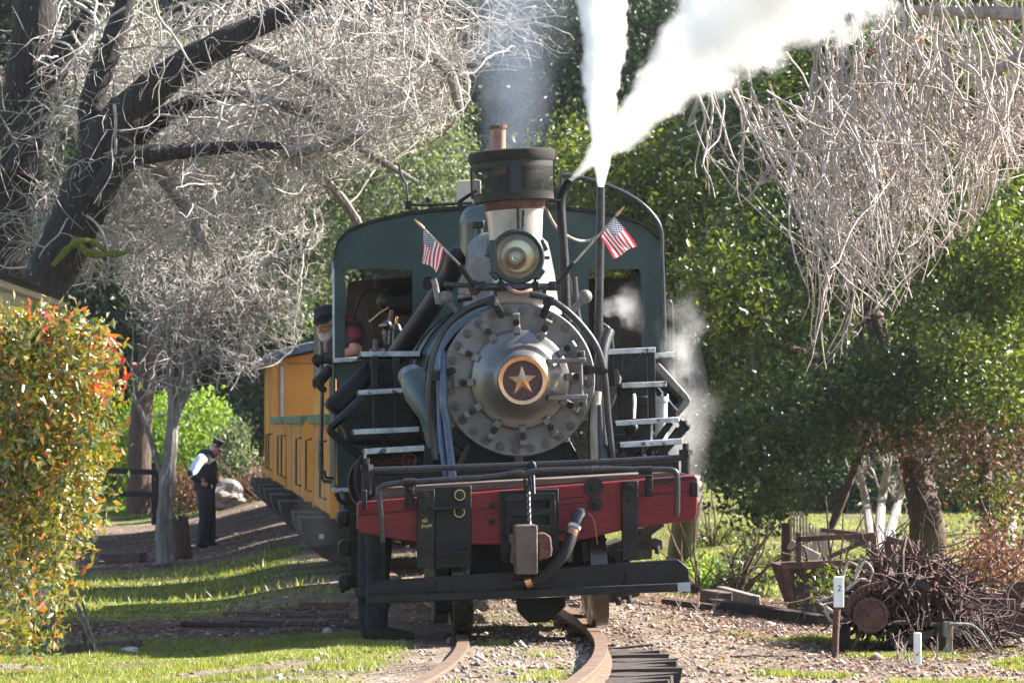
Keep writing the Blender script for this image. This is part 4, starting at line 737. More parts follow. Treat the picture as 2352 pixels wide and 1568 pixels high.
# ------------------------------------------------------------------ far forest on the hill
def conifer(seed, h, w, m, n):
    n = n * 2
    rg = np.random.default_rng(seed); t = thing('fir_tree', 'x', 'tree')
    MB().tube([(0, 0, -.3), (0.1, 0, h * .5), (0, 0, h)], [h * .017, h * .011, .02], 8).build('trunk', M['redbark'], t)
    z = h * (0.10 + 0.88 * rg.uniform(0, 1, n) ** 0.85); R = w * (1 - z / h) ** 0.75 * rg.uniform(0.35, 1.08, n); a = rg.uniform(0, 6.28, n)
    lay = np.floor(z * 1.1) ; a = np.round(a * 3.0 + lay * 1.7) / 3.0 + rg.normal(size=n) * 0.16 - lay * .57
    c = np.stack([np.cos(a) * R, np.sin(a) * R, z - R * 0.30 + rg.normal(size=n) * .12], -1)
    v, f = leaves(c, .28, .36, 0.5, 0.5, rg); np_mesh('crown', v, f, m, t); return t
protos = [conifer(1, 17, 3.6, LF['fir'], 9000), conifer(2, 20, 4.2, LF['fir'], 10000), conifer(3, 14, 3.4, LF['fir'], 8000), conifer(4, 16, 4.4, LF['palefir'], 9000)]
FLAB = ['dark fir tree standing in the shaded forest on the hill behind the train', 'dark fir tree standing in the shaded forest on the hill behind the train', 'dark fir tree standing in the shaded forest on the hill behind the train', 'paler fir tree standing among the dark firs of the hill']
FGRP = ['dark firs on the hill'] * 3 + ['paler firs on the hill']
used = set(); k = 0
for row, (yy, x0, x1, st) in enumerate([(88, -20, 30, 3.3), (95, -22, 34, 3.6), (104, -26, 38, 4.0), (116, -28, 40, 4.4), (130, -30, 40, 5.0)]):
    x = x0 + (row % 2) * 1.6
    while x < x1:
        i = random.choice([0, 0, 1, 1, 2, 2, 3] if x < 2 else [0, 1, 1, 2]); xx = x + random.uniform(-1.1, 1.1); y2 = yy + random.uniform(-2.5, 2.5)
        o = protos[i] if i not in used else dup(protos[i]); used.add(i)
        o.location = (xx, y2, G(xx, y2)); s = random.uniform(.8, 1.2); o.scale = (s, s, s); o.rotation_euler = (0, 0, random.uniform(0, 6.28)); o['label'] = FLAB[i]; o['group'] = FGRP[i]; x += st * random.uniform(.75, 1.25)
# ------------------------------------------------------------------ leafy trees
def leafy(name, label, trunk, rs, m_b, crowns, extra=(), cat='tree', base=None):
    base = base or trunk[0]; t = thing(name, label, cat, base); off = Vector(base)
    rel = lambda ps: [Vector(p) - off for p in ps]
    limb('trunk', rel(trunk), rs, m_b, t)
    for ps, r in extra: limb('limb', rel(ps), r, m_b, t, 9)
    for (pl, n, per, sp, y0, y1, sz, m, nm) in crowns:
        c = (lobed(pl, n, y0, y1, sp[0], sp[1], sp[2], 16, per) if isinstance(sp, tuple) else clumped(region_pts(pl, n, y0, y1), per, sp)) - np.array(off); v, f = leaves(c, sz, .5, 0.35, 0.15); np_mesh(nm, v, f, m, t)
    return t
def onground(px, py): return PG(px, py)
leafy('pale_green_fir', 'pale green sunlit fir with hanging sprays, behind the twigs left of the cab', [P(318, 1180, 70) , P(330, 900, 70), P(400, 500, 70), P(480, 100, 70), P(500, -100, 70)], [.25, .22, .18, .12, .06], M['redbark'],
  [([(240, 120), (780, 100), (1060, 250), (1070, 470), (930, 490), (790, 540), (755, 640), (700, 740), (600, 740), (540, 690), (420, 720), (300, 640)], 420, 130, .28, 67, 73, .12, LF['palefir'], 'crown')])
leafy('dark_bay_tree', 'dark bluish green tree behind the smoke stack', [P(1230, 1150, 83), P(1235, 700, 83), P(1240, 200, 83), P(1240, -80, 83)], [.3, .26, .2, .1], M['redbark'],
  [([(990, -120), (1620, -120), (1620, 500), (1300, 560), (1040, 480)], 420, 120, .45, 80, 87, .15, LF['fir'], 'crown'), ([(1280, 250), (1420, 300), (1420, 560), (1270, 500)], 60, 90, .3, 79, 81, .12, LF['bay'], 'crown')])
leafy('white_trunk_tree', 'tree with a pale leaning trunk behind the right end of the red beam', [PG(1562, 1288), P(1578, 1180, 47), P(1592, 1090, 47), P(1604, 1000, 47), P(1600, 850, 47.5), P(1560, 650, 48)], [.21, .19, .17, .15, .13, .06], M['palebark'],
  [([(1270, 330), (1420, 300), (1560, 330), (1640, 480), (1640, 760), (1560, 900), (1500, 760), (1300, 600)], 46, .13, (.35, .75, 36), 49, 53, .10, LF['bay2'], 'crown')])
bigA = leafy('big_bay_tree', 'huge dark evergreen bay tree with a leaning brown trunk, right of the engine', [PG(2135, 1300), P(2128, 1200, 46), P(2112, 1110, 46), P(2092, 1030, 46), P(2070, 920, 46.5), P(2000, 700, 47), P(1960, 450, 47)], [.28, .23, .21, .2, .17, .12, .05], M['redbark'],
  [([(1640, 620), (1650, 420), (1700, 60), (1760, -100), (2000, -120), (2460, -120), (2460, 880), (2230, 900), (2080, 930), (1960, 960), (1880, 1040), (1800, 1090), (1720, 1080), (1680, 980), (1650, 850)], 135, .14, (.45, 1.05, 34), 45, 53, .105, LF['bay'], 'crown'),
   ([(1600, 960), (1760, 900), (1900, 850), (2060, 800), (2260, 820), (2280, 950), (2100, 985), (1960, 1030), (1880, 1090), (1835, 1170), (1760, 1210), (1690, 1180), (1630, 1110)], 210, 62, .17, 44.0, 46, .10, LF['bay'], 'low_foliage')],
  [([P(2092, 1030, 46), P(2200, 900, 46), P(2330, 760, 46)], [.14, .1, .04]), ([P(2070, 940, 46.5), P(1900, 830, 46), P(1720, 780, 45.5)], [.12, .08, .03]), ([P(1985, 1020, 47), P(1930, 1160, 47), P(1905, 1220, 47)], [.05, .06, .05])])
leafy('sunlit_bay_tree', 'glossy bay tree with sunlight put into its leaf colour at the right edge', [PG(2460, 1330), P(2440, 1000, 43), P(2420, 700, 43), P(2400, 420, 43)], [.22, .18, .12, .05], M['redbark'],
  [([(2230, 560), (2300, 100), (2440, -60), (2440, 960), (2300, 930), (2180, 800), (2060, 760), (2080, 620)], 40, .12, (.35, .8, 30), 42, 45, .095, LF['bay2'], 'crown'), ([(1560, 560), (1700, 600), (1760, 740), (1640, 760), (1570, 680)], 9, .12, (.3, .6, 30), 43.5, 45, .095, LF['bay2'], 'crown')])  # sunlit patches given by the paler leaf colour, the second beside the cab
leafy('brown_oak', 'young oak with withered brown leaves under the bay tree', [PG(2270, 1290), P(2266, 1180, 45), P(2262, 1080, 45), P(2255, 980, 45)], [.11, .1, .09, .05], M['redbark'],
  [([(1900, 980), (2080, 960), (2420, 930), (2420, 1150), (2330, 1190), (2240, 1150), (2140, 1110), (2060, 1040), (1960, 1020)], 62, 52, .17, 43.5, 46, .085, LF['brown'], 'crown'), ([(2190, 1060), (2350, 1080), (2350, 1210), (2220, 1180)], 40, 22, .2, 43.5, 46, .085, LF['bay2'], 'sprigs')])
for i, (st, lab) in enumerate([([(2008, 1268), (1992, 1170), (1978, 1100), (1962, 1040)], 'thin white leaning trunk nearest the wooden fence'), ([(2016, 1268), (2024, 1160), (2036, 1090), (2048, 1030)], 'thin white upright trunk between two leaning ones'), ([(2028, 1268), (2058, 1170), (2080, 1100), (2096, 1040)], 'thin white trunk leaning right towards the big brown trunk'), ([(2312, 1270), (2330, 1180), (2342, 1090), (2350, 1000)], 'thin white trunk at the right edge behind brown leaves')]):
    t = thing('bare_alder', lab, 'tree', PG(*st[0])); o_ = t.location.copy(); ps = [P(a, b, 58) - o_ for a, b in st]; ps[0] = Vector((0, 0, -.1)); o, pa = limb('trunk', ps, [.09, .075, .06, .04], M['palebark'], t, 9, .12)
    pr = np.stack([resamp(pa, 20)]); s_, d_, _ = sprout(pr, 9, .8, .3); w = walk(s_, d_ + [0, 0, .5], RNG.uniform(.5, 1.3, 9), 8, .2, -.05); s2, d2, _ = sprout(w, 60, .9); w2 = walk(s2, d2, RNG.uniform(.2, .6, 60), 5, .25, 0)
    v, f = join([tubes(w, .028, .01, 4), tubes(w2, .01, .005, 4)]); np_mesh('twigs', v, f, M['palebark'], t, True, 'stuff')
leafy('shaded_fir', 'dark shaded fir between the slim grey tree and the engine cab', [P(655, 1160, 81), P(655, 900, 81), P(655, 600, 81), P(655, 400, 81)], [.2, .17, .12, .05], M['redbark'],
  [([(520, 640), (800, 560), (800, 1080), (700, 1100), (560, 1060)], 210, 110, .42, 79, 84, .16, LF['fir'], 'crown')])  # dark needles fill this gap, their colour standing in for its deep shade
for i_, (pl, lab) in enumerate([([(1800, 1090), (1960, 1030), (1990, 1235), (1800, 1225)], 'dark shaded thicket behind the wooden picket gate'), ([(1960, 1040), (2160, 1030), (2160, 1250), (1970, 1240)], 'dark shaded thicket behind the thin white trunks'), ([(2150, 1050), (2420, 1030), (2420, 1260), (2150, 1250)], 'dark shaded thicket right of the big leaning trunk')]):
    leafy('shade_toned_thicket', lab, [P((pl[0][0] + pl[1][0]) / 2, 1250, 66), P((pl[0][0] + pl[1][0]) / 2, 1150, 66), P((pl[0][0] + pl[1][0]) / 2, 1080, 66)], [.1, .08, .04], M['redbark'], [(pl, 130, 90, .3, 64, 69, .13, LF['fir'], 'foliage')], cat='thicket')  # thickets added as dark filler, forest shade put into their leaf colour
# ------------------------------------------------------------------ bare trees with curling twigs
def project(p): 
    d = p - np.array(C0); dep = d @ np.array(FWD); return CX + F * (d @ np.array(RT)) / dep, CY - F * (d @ np.array(UP)) / dep
def keep(paths, pl):
    a, b = project(paths[:, -1]); c, e = project(paths[:, paths.shape[1] // 2]); return paths[inpoly(a, b, pl) & inpoly(c, e, pl)]
oakA = thing('old_oak', 'bare old oak whose dark mossy trunk leans right above the hedge', 'tree', (P(-60, 1353, 40).x, 40, G(P(-60, 1353, 40).x, 40))); oA = oakA.location.copy()
Rl = lambda pts, d, o: [P(a, b, c if c else d) - o for a, b, *q in pts for c in [q[0] if q else 0]]
limbsA = []
def addlimb(t, o, pts, rs, d, name='limb', n=14, m='bark', acc=limbsA):
    q, pa = limb(name, Rl(pts, d, o), rs, M[m], t, n, .07); acc.append(pa + np.array(o)); return q
addlimb(oakA, oA, [(-60, 1370), (20, 900), (90, 690), (150, 560), (205, 430), (250, 320), (300, 250), (370, 190), (450, 135), (560, 75), (680, 20), (800, -40)], [.36, .31, .285, .28, .30, .31, .22, .2, .18, .15, .12, .08], 40, 'trunk', 18)
addlimb(oakA, oA, [(232, 360), (215, 290), (215, 220), (245, 130), (285, 20), (300, -80)], [.24, .19, .15, .14, .13, .11], 40.2)
addlimb(oakA, oA, [(225, 460), (262, 395), (310, 360), (370, 352), (450, 345), (540, 338), (650, 335)], [.16, .15, .13, .10, .085, .07, .04], 39.6)
addlimb(oakA, oA, [(245, 380), (330, 300), (430, 240), (540, 215)], [.2, .13, .10, .05], 40.5)
for pts, d in (([(450, -100), (700, -60), (900, -50), (1150, -90)], 38), ([(600, 40), (800, 60), (950, 110), (1040, 190)], 41), ([(520, 95), (650, 150), (800, 220), (930, 270)], 40.6), ([(560, 335), (660, 350), (760, 330), (850, 300)], 40), ([(100, -90), (350, -100), (650, -110)], 37), ([(1080, -140), (1250, -90), (1400, -100)], 42), ([(330, 355), (420, 470), (480, 590)], 40), ([(540, 215), (700, 260), (860, 360), (960, 420)], 41), ([(640, 335), (760, 430), (830, 520)], 42), ([(230, 470), (200, 560), (150, 640)], 40.4), ([(900, 100), (1020, 150), (1060, 260)], 40)): addlimb(oakA, oA, pts, [.09, .07, .05, .025], d, n=8, m='greybark')
oakB = thing('old_oak', 'dark upright bare oak trunk at the left edge', 'tree', (P(-30, 1350, 42).x, 42, G(P(-30, 1350, 42).x, 42))); oB = oakB.location.copy(); limbsB = []
addlimb(oakB, oB, [(-40, 1360), (-20, 900), (0, 600), (30, 420), (55, 250), (75, 100), (95, -90)], [.36, .33, .32, .31, .3, .27, .24], 42, 'trunk', 18, acc=limbsB)
addlimb(oakB, oB, [(45, 400), (85, 260), (130, 150), (190, 60), (270, -60)], [.2, .17, .16, .13, .1], 41.7, acc=limbsB)
for pts, rs in (([(120, 610), (170, 560), (210, 555), (240, 575)], [.03, .05, .04, .02]), ([(180, 545), (200, 580), (260, 583), (300, 575)], [.02, .05, .04, .015])): limb('mossy_branch', Rl(pts, 39.5, oA), rs, M['moss'], oakA, 8, .3)
for k in range(0):
    i = random.randint(0, 3); pa = limbsA[i]; p = Vector(pa[random.randint(5, len(pa) - 8)]) - oA; MB().ball(p + Vector((random.uniform(-.1, .1), -.16, random.uniform(-.1, .12))), random.uniform(.05, .12), (1, .6, 1.4), 8).build('moss_patch', M['moss'], oakA)
TW = [(-40, -60), (1090, -60), (1300, -40), (1330, 120), (1230, 170), (1100, 160), (1080, 260), (1010, 330), (880, 390), (790, 430), (700, 540), (560, 640), (330, 640), (150, 690), (-40, 640)]
src = np.stack([resamp(p, 24) for p in limbsA] + [resamp(p, 24) for p in limbsB]); rg = np.random.default_rng(11)
wts = np.concatenate([rg.integers(0, len(src), 130), rg.integers(4, len(limbsA), 200)])
s1, d1, _ = sprout(src, len(wts), 1.0, .25, 1.0, rg, wts); w1 = walk(s1, d1 + np.array([.15, .30, -.05]), rg.uniform(.9, 2.6, len(s1)), 14, .22, .03, rg); w1 = keep(w1, TW)
even = region_pts([(60, -40), (1060, -40), (1090, 120), (1010, 320), (860, 420), (760, 470), (640, 600), (300, 620), (120, 560)], 330, 39.5, 45, rg); w1 = np.concatenate([w1, keep(walk(even, rg.normal(size=(330, 3)) + np.array([.4, .2, -.35]), (.8, 2.0), 14, .15, .05, rg), TW)])
s2, d2, _ = sprout(w1, 1700, .9, .1, 1, rg); w2 = keep(walk(s2, d2, (.4, 1.5), 7, .26, .05, rg), TW)
s3, d3, _ = sprout(w2, 8500, .9, .1, 1, rg); w3 = keep(walk(s3, d3, (.15, .7), 4, .34, .05, rg), TW)
v, f = join([tubes(w1, rg.uniform(.010, .024, len(w1)), .007, 5), tubes(w2, rg.uniform(.004, .0095, len(w2)), .004, 4), tubes(w3, rg.uniform(.0025, .0055, len(w3)), .0024, 3)]); np_mesh('twigs', v - np.array(oA), f, M['twig'], oakA, True, 'stuff')
cl = w3[rg.integers(0, len(w3), 110), -1]; v, f = leaves(cl, .075, .6, 0, 1.5, rg); np_mesh('withered_leaves', v - np.array(oA), f, LF['brown'], oakA, False, 'stuff')
# small grey tree by the conductor
sm = thing('small_bare_tree', 'slim grey bare tree with several stems beside the standing man', 'tree', PG(382, 1288)); oS = sm.location.copy(); limbsS = []
for pts, rs, nm in (([(382, 1292), (376, 1210), (384, 1110), (392, 1020), (396, 930), (385, 800), (372, 640), (350, 460), (340, 330)], [.16, .12, .115, .10, .07, .055, .045, .03, .015], 'trunk'), ([(392, 1010), (412, 920), (425, 820), (440, 690), (470, 540), (480, 380)], [.07, .07, .055, .04, .03, .015], 'stem'), ([(384, 1120), (362, 1060), (330, 960), (300, 900)], [.05, .045, .035, .02], 'stem'),
                    ([(402, 960), (432, 900), (452, 800), (470, 690)], [.04, .035, .03, .02], 'stem'), ([(418, 870), (470, 812), (540, 835), (590, 850)], [.025, .02, .014, .008], 'bough'), ([(425, 820), (500, 760), (570, 720), (640, 690)], [.025, .02, .014, .008], 'bough'), ([(388, 830), (340, 720), (300, 600)], [.03, .025, .012], 'bough'), ([(440, 700), (530, 620), (640, 600), (720, 560)], [.022, .018, .012, .007], 'bough')):
    addlimb(sm, oS, pts, rs, 48.5, nm, 9, 'greybark', limbsS)
TS = [(250, 280), (760, 300), (770, 560), (720, 760), (610, 900), (500, 900), (440, 980), (340, 960), (260, 800)]
src = np.stack([resamp(p, 24) for p in limbsS]); s1, d1, _ = sprout(src, 150, .8, .4, 1, rg); w1 = keep(walk(s1, d1 + np.array([0, 0, .15]), (.5, 1.5), 10, .2, .02, rg), TS)
s2, d2, _ = sprout(w1, 700, 1.0, .1, 1, rg); w2 = keep(walk(s2, d2, (.2, .8), 7, .28, .03, rg), TS); s3, d3, _ = sprout(w2, 1500, 1.0, .1, 1, rg); w3 = keep(walk(s3, d3, (.15, .45), 5, .3, .03, rg), TS)
v, f = join([tubes(w1, .014, .006, 4), tubes(w2, .007, .004, 3), tubes(w3, .0048, .0035, 3)]); np_mesh('twigs', v - np.array(oS), f, M['twig'], sm, True, 'stuff')
# pale drooping tree on the right
wp = thing('drooping_bare_tree', 'bare tree hanging pale drooping branches over the right side', 'tree', (9.5, 33.5, G(9.5, 33.5))); oW = wp.location.copy(); limbsW = []
addlimb(wp, oW, [(3390, 1370), (3300, 900), (3100, 400), (2850, -100), (2500, -330), (2250, -330)], [.35, .32, .28, .24, .18, .12], 33.5, 'trunk', 14, 'palebark', limbsW)
for pts, d in (([(2560, -300), (2450, 0), (2250, 30), (2060, 25), (1880, 60)], 33), ([(2500, -330), (2300, -160), (2080, -120), (1880, -110)], 34), ([(2450, -330), (2200, -200), (2000, -80), (1900, 60), (1860, 120)], 32.5), ([(2520, -200), (2420, 60), (2330, 140), (2250, 170)], 32), ([(2300, -330), (2000, -260), (1750, -120), (1640, 150), (1580, 290)], 34)): addlimb(wp, oW, pts, [.12, .085, .06, .04, .02][:len(pts)], d, n=8, m='palebark', acc=limbsW)
WW = [(1545, 300), (1640, 215), (1800, 120), (1870, -80), (2460, -80), (2460, 420), (2330, 400), (2280, 480), (2210, 560), (2130, 640), (2080, 720), (1990, 750), (1910, 870), (1845, 870), (1825, 620), (1790, 420), (1710, 480), (1630, 470), (1560, 400)]
src = np.stack([resamp(p, 24) for p in limbsW[1:]]); s1, d1, _ = sprout(src, 130, .5, .25, 1, rg); w1 = keep(walk(s1, d1 * .5 + np.array([.4, -.05, -.8]), (.8, 3.2), 18, .13, .05, rg), WW)
a1, b1 = project(w1[:, 0]); xa = rg.uniform(0, 1, 260); xtra = PX(1560 + 860 * xa ** .7 + rg.normal(size=260) * 25, 260 * (1 - xa) ** .8 + rg.normal(size=260) * 45 + np.where(xa > .75, rg.uniform(-40, 120, 260), 0), rg.uniform(31, 35, 260)); w1b = keep(walk(xtra, np.stack([rg.normal(size=260) * .34 + .38, rg.normal(size=260) * .25, -np.ones(260)], -1), (.5, 3.4), 18, .12, .04, rg), WW); w1 = np.concatenate([w1, w1b])
s2, d2, _ = sprout(w1, 820, .5, .1, 1, rg); w2 = keep(walk(s2, d2 + np.array([.15, 0, -.5]), (.4, 1.6), 11, .12, .04, rg), WW); s3, d3, _ = sprout(w2, 1150, .7, .1, 1, rg); w3 = keep(walk(s3, d3 + np.array([.15, 0, -.15]), (.12, .42), 6, .25, 0, rg), WW)
v, f = join([tubes(w1, rg.uniform(.009, .015, len(w1)), .006, 5), tubes(w2, rg.uniform(.005, .008, len(w2)), .004, 4), tubes(w3, .0042, .003, 3)]); np_mesh('twigs', v - np.array(oW), f, M['twig2'], wp, True, 'stuff')
cl = w3[rg.integers(0, len(w3), 30), -1]; v, f = leaves(cl, .09, .6, 0, 1.5, rg); np_mesh('withered_leaves', v - np.array(oW), f, LF['brown'], wp, False, 'stuff')
# ------------------------------------------------------------------ shrubs, hedge, stump, rock
def shrub(name, label, pl, n, per, sp, y0, y1, sz, m, base, hang=0.0):
    t = thing(name, label, 'shrub', base); c = clumped(region_pts(pl, n, y0, y1), per, sp) - np.array(base); v, f = leaves(c, sz, .4, 0.2, hang); np_mesh('foliage', v, f, m, t)
    st = np.zeros((14, 3)); w = walk(st, RNG.normal(size=(14, 3)) * .5 + [0, 0, 1], RNG.uniform(.5, 1.3, 14), 7, .15, 0); v, f = tubes(w, .02, .006, 4); np_mesh('stems', v, f, M['redbark'], t, True); return t
shrub('lime_bush', 'bright lime green feathery bush behind the standing man', [(270, 960), (340, 900), (420, 925), (470, 915), (520, 950), (545, 1010), (560, 1100), (540, 1150), (280, 1150)], 200, 75, .16, 71, 74, .12, LF['lime'], PG(420, 1150), -0.9)
shrub('grey_green_bush', 'duller grey green bush between the man and the yellow coach', [(500, 1000), (545, 975), (575, 1050), (590, 1120), (500, 1140)], 60, 75, .15, 69.5, 71, .11, LF['palefir'], PG(548, 1148), -0.8)
shrub('dry_bush', 'low tangle of dry brown brush beside the yellow coach', [(560, 1100), (600, 1075), (640, 1090), (640, 1145), (540, 1150)], 60, 30, .12, 67, 68, .09, LF['brown'], PG(600, 1150), -0.9)
shrub('dry_bush', 'low dry brown brush left of the rock', [(400, 1090), (500, 1080), (505, 1165), (390, 1165)], 60, 30, .12, 67.5, 68.5, .09, LF['brown'], PG(450, 1165), -0.6)
shrub('rusty_leaf_bush', 'bush of rust coloured dead leaves behind the iron beams', [(2200, 1260), (2290, 1225), (2370, 1240), (2370, 1350), (2260, 1345), (2210, 1310)], 46, 50, .12, 33, 35, .065, LF['brown'], PG(2300, 1372), -0.3)
shrub('green_weeds', 'green weeds growing in front of the rusty hopper', [(1880, 1330), (1990, 1320), (2010, 1350), (1990, 1380), (1880, 1380)][:0] or [(1850, 1380), (1900, 1310), (1960, 1290), (2000, 1360), (1990, 1400)], 14, 30, .1, 30.4, 30.8, .06, LF['bay2'], PG(1920, 1405), -0.5)
for i, (bx, by, w_, h_, lab) in enumerate([(1640, 1245, 60, 30, 'rounded green weed clump on the grassy bank behind the beam end'), (1720, 1290, 90, 50, 'wide grey green weed patch on the bank left of the fence'), (1600, 1345, 55, 40, 'weeds at the right end of the black pilot board'), (1690, 1345, 50, 34, 'low weeds behind the grey logs')]):
    shrub('weed_clump', lab, [(bx - w_, by + h_), (bx - w_ * .7, by - h_ * .3), (bx, by - h_), (bx + w_ * .8, by - h_ * .2), (bx + w_, by + h_)], 26, 40, .12, [56, 52, 38, 38][i], [57, 53, 39, 39][i], .09, LF[['bay2', 'bay2', 'lime', 'palefir'][i]], P(bx, by + h_, [56, 52, 38, 38][i]), -0.7)
hd = thing('photinia_hedge', 'clipped hedge with glossy orange, yellow and red leaves at the left', 'hedge', PG(90, 1500)); oH = hd.location.copy()
HP = [(-60, 742), (30, 732), (110, 744), (180, 758), (232, 770), (256, 850), (250, 910), (228, 1000), (222, 1100), (200, 1200), (170, 1310), (142, 1420), (105, 1480), (-60, 1500)]
rg = np.random.default_rng(5); cen = region_pts(HP, 1500, 20.7, 22.6, rg); fr = cen[:, 1] < 21.3
topw = np.clip((cen[:, 2] - .1) / 1.2, .24, 1); cen = cen[rg.uniform(0, 1, len(cen)) < topw]
c = clumped(cen, 18, .065, rg); v, f = leaves(c - np.array(oH), .064, .42, 0.3, -0.35, rg); order = np.argsort(c[:, 1]); near = set(order[:2400][rg.permutation(2400)[:290]].tolist())
# the nearest leaves are objects of their own
msk = np.ones(len(c), bool); vv = v.reshape(-1, 4, 3); lm = []
for i in sorted(near):
    msk[i] = False; ctr = vv[i].mean(0); me = bpy.data.meshes.new('leaf'); me.from_pydata([tuple(q) for q in (vv[i] - ctr)], [], [(0, 2, 1), (0, 3, 2)]); me.materials.append(LF['photinia']); o = bpy.data.objects.new('leaf', me); COL.objects.link(o); o.parent = hd; o.location = ctr
kf = np.repeat(msk, 2); np_mesh('foliage', v, f[kf], LF['photinia'], hd, False, 'stuff')
rc = region_pts([(60, 712), (230, 735), (265, 780), (272, 900), (240, 900), (205, 800), (120, 760), (50, 745)], 26, 20.6, 21.6, rg); v2, f2 = leaves(clumped(rc, 4, .06, rg) - np.array(oH), .085, .38, 0.2, -0.7, rg); np_mesh('new_shoots', v2, f2, LF['redshoot'], hd, False, 'stuff')
st = np.stack([rg.uniform(-1.2, .75, 110) + 0, rg.uniform(-.3, .7, 110), np.zeros(110)], -1); w = walk(st, rg.normal(size=(110, 3)) * .28 + [0.05, 0, 1], rg.uniform(.6, 2.0, 110), 12, .12, -.03, rg); s2, d2, _ = sprout(w, 900, .8, .1, 1, rg); w2 = walk(s2, d2 + [0.1, -.1, .3], rg.uniform(.1, .35, 900), 5, .2, 0, rg)
ok = keep(w + np.array(oH), HP) - np.array(oH); ok2 = keep(w2 + np.array(oH), HP) - np.array(oH); v, f = join([tubes(ok, .011, .005, 4), tubes(ok2, .004, .002, 3)]); np_mesh('stems', v, f, M['greybark'], hd, True, 'stuff')
# stump, rock, logs
def lump(name, label, cat, px, py, y, size, m, seed, rot=0):
    b = PG(px, py) if y is None else P(px, py, y); bm = bmesh.new(); bmesh.ops.create_icosphere(bm, subdivisions=3, radius=1); rr = np.random.default_rng(seed); ph = rr.uniform(0, 9, 9)
    for v in bm.verts:
        q = v.co; n = .14 * math.sin(q.x * 3 + ph[0]) * math.sin(q.y * 4 + ph[1]) + .10 * math.sin(q.z * 7 + ph[2] + q.x * 3) + rr.uniform(-.05, .05); v.co = q * (1 + n); v.co.x *= size[0]; v.co.y *= size[1]; v.co.z *= size[2]
    me = bpy.data.meshes.new(name); bm.to_mesh(me); bm.free(); me.materials.append(m); o = bpy.data.objects.new(name, me); COL.objects.link(o); o.location = b + Vector((0, 0, size[2] * .7)); o.rotation_euler = (0, 0, rot); return tag(o, label, cat)
lump('boulder', 'grey furrowed boulder right behind the standing man', 'rock', 515, 1165, 67, (.42, .35, .30), M['rock'], 3)
st = thing('tree_stump', 'rotten dark stump at the foot of the slim grey tree', 'stump', PG(412, 1286)); bb = MB(); n = 18; vs = []
for j, h in enumerate((-.05, .25, .5, .6)):
    for k in range(n): a = 2 * math.pi * k / n; r = (.17 - .05 * j * .6) * (1 + .25 * math.sin(a * 3 + j) + .1 * math.sin(a * 7)); vs.append((math.cos(a) * r, math.sin(a) * r, h + (.12 * math.sin(a * 2 + 1) if j > 1 else 0)))
bb.add(vs, [(j * n + k, j * n + (k + 1) % n, (j + 1) * n + (k + 1) % n, (j + 1) * n + k) for j in range(3) for k in range(n)]); bb.add(vs[-n:], [tuple(range(n))]); bb.build('stump_wood', M['redbark'], st)
w = walk(np.tile([[0, 0, .55]], (12, 1)), RNG.normal(size=(12, 3)) * .6 + [0, 0, .6], RNG.uniform(.15, .4, 12), 6, .25, 0); v, f = tubes(w, .012, .004, 4); np_mesh('splinters', v, f, M['bark'], st, True, 'stuff')
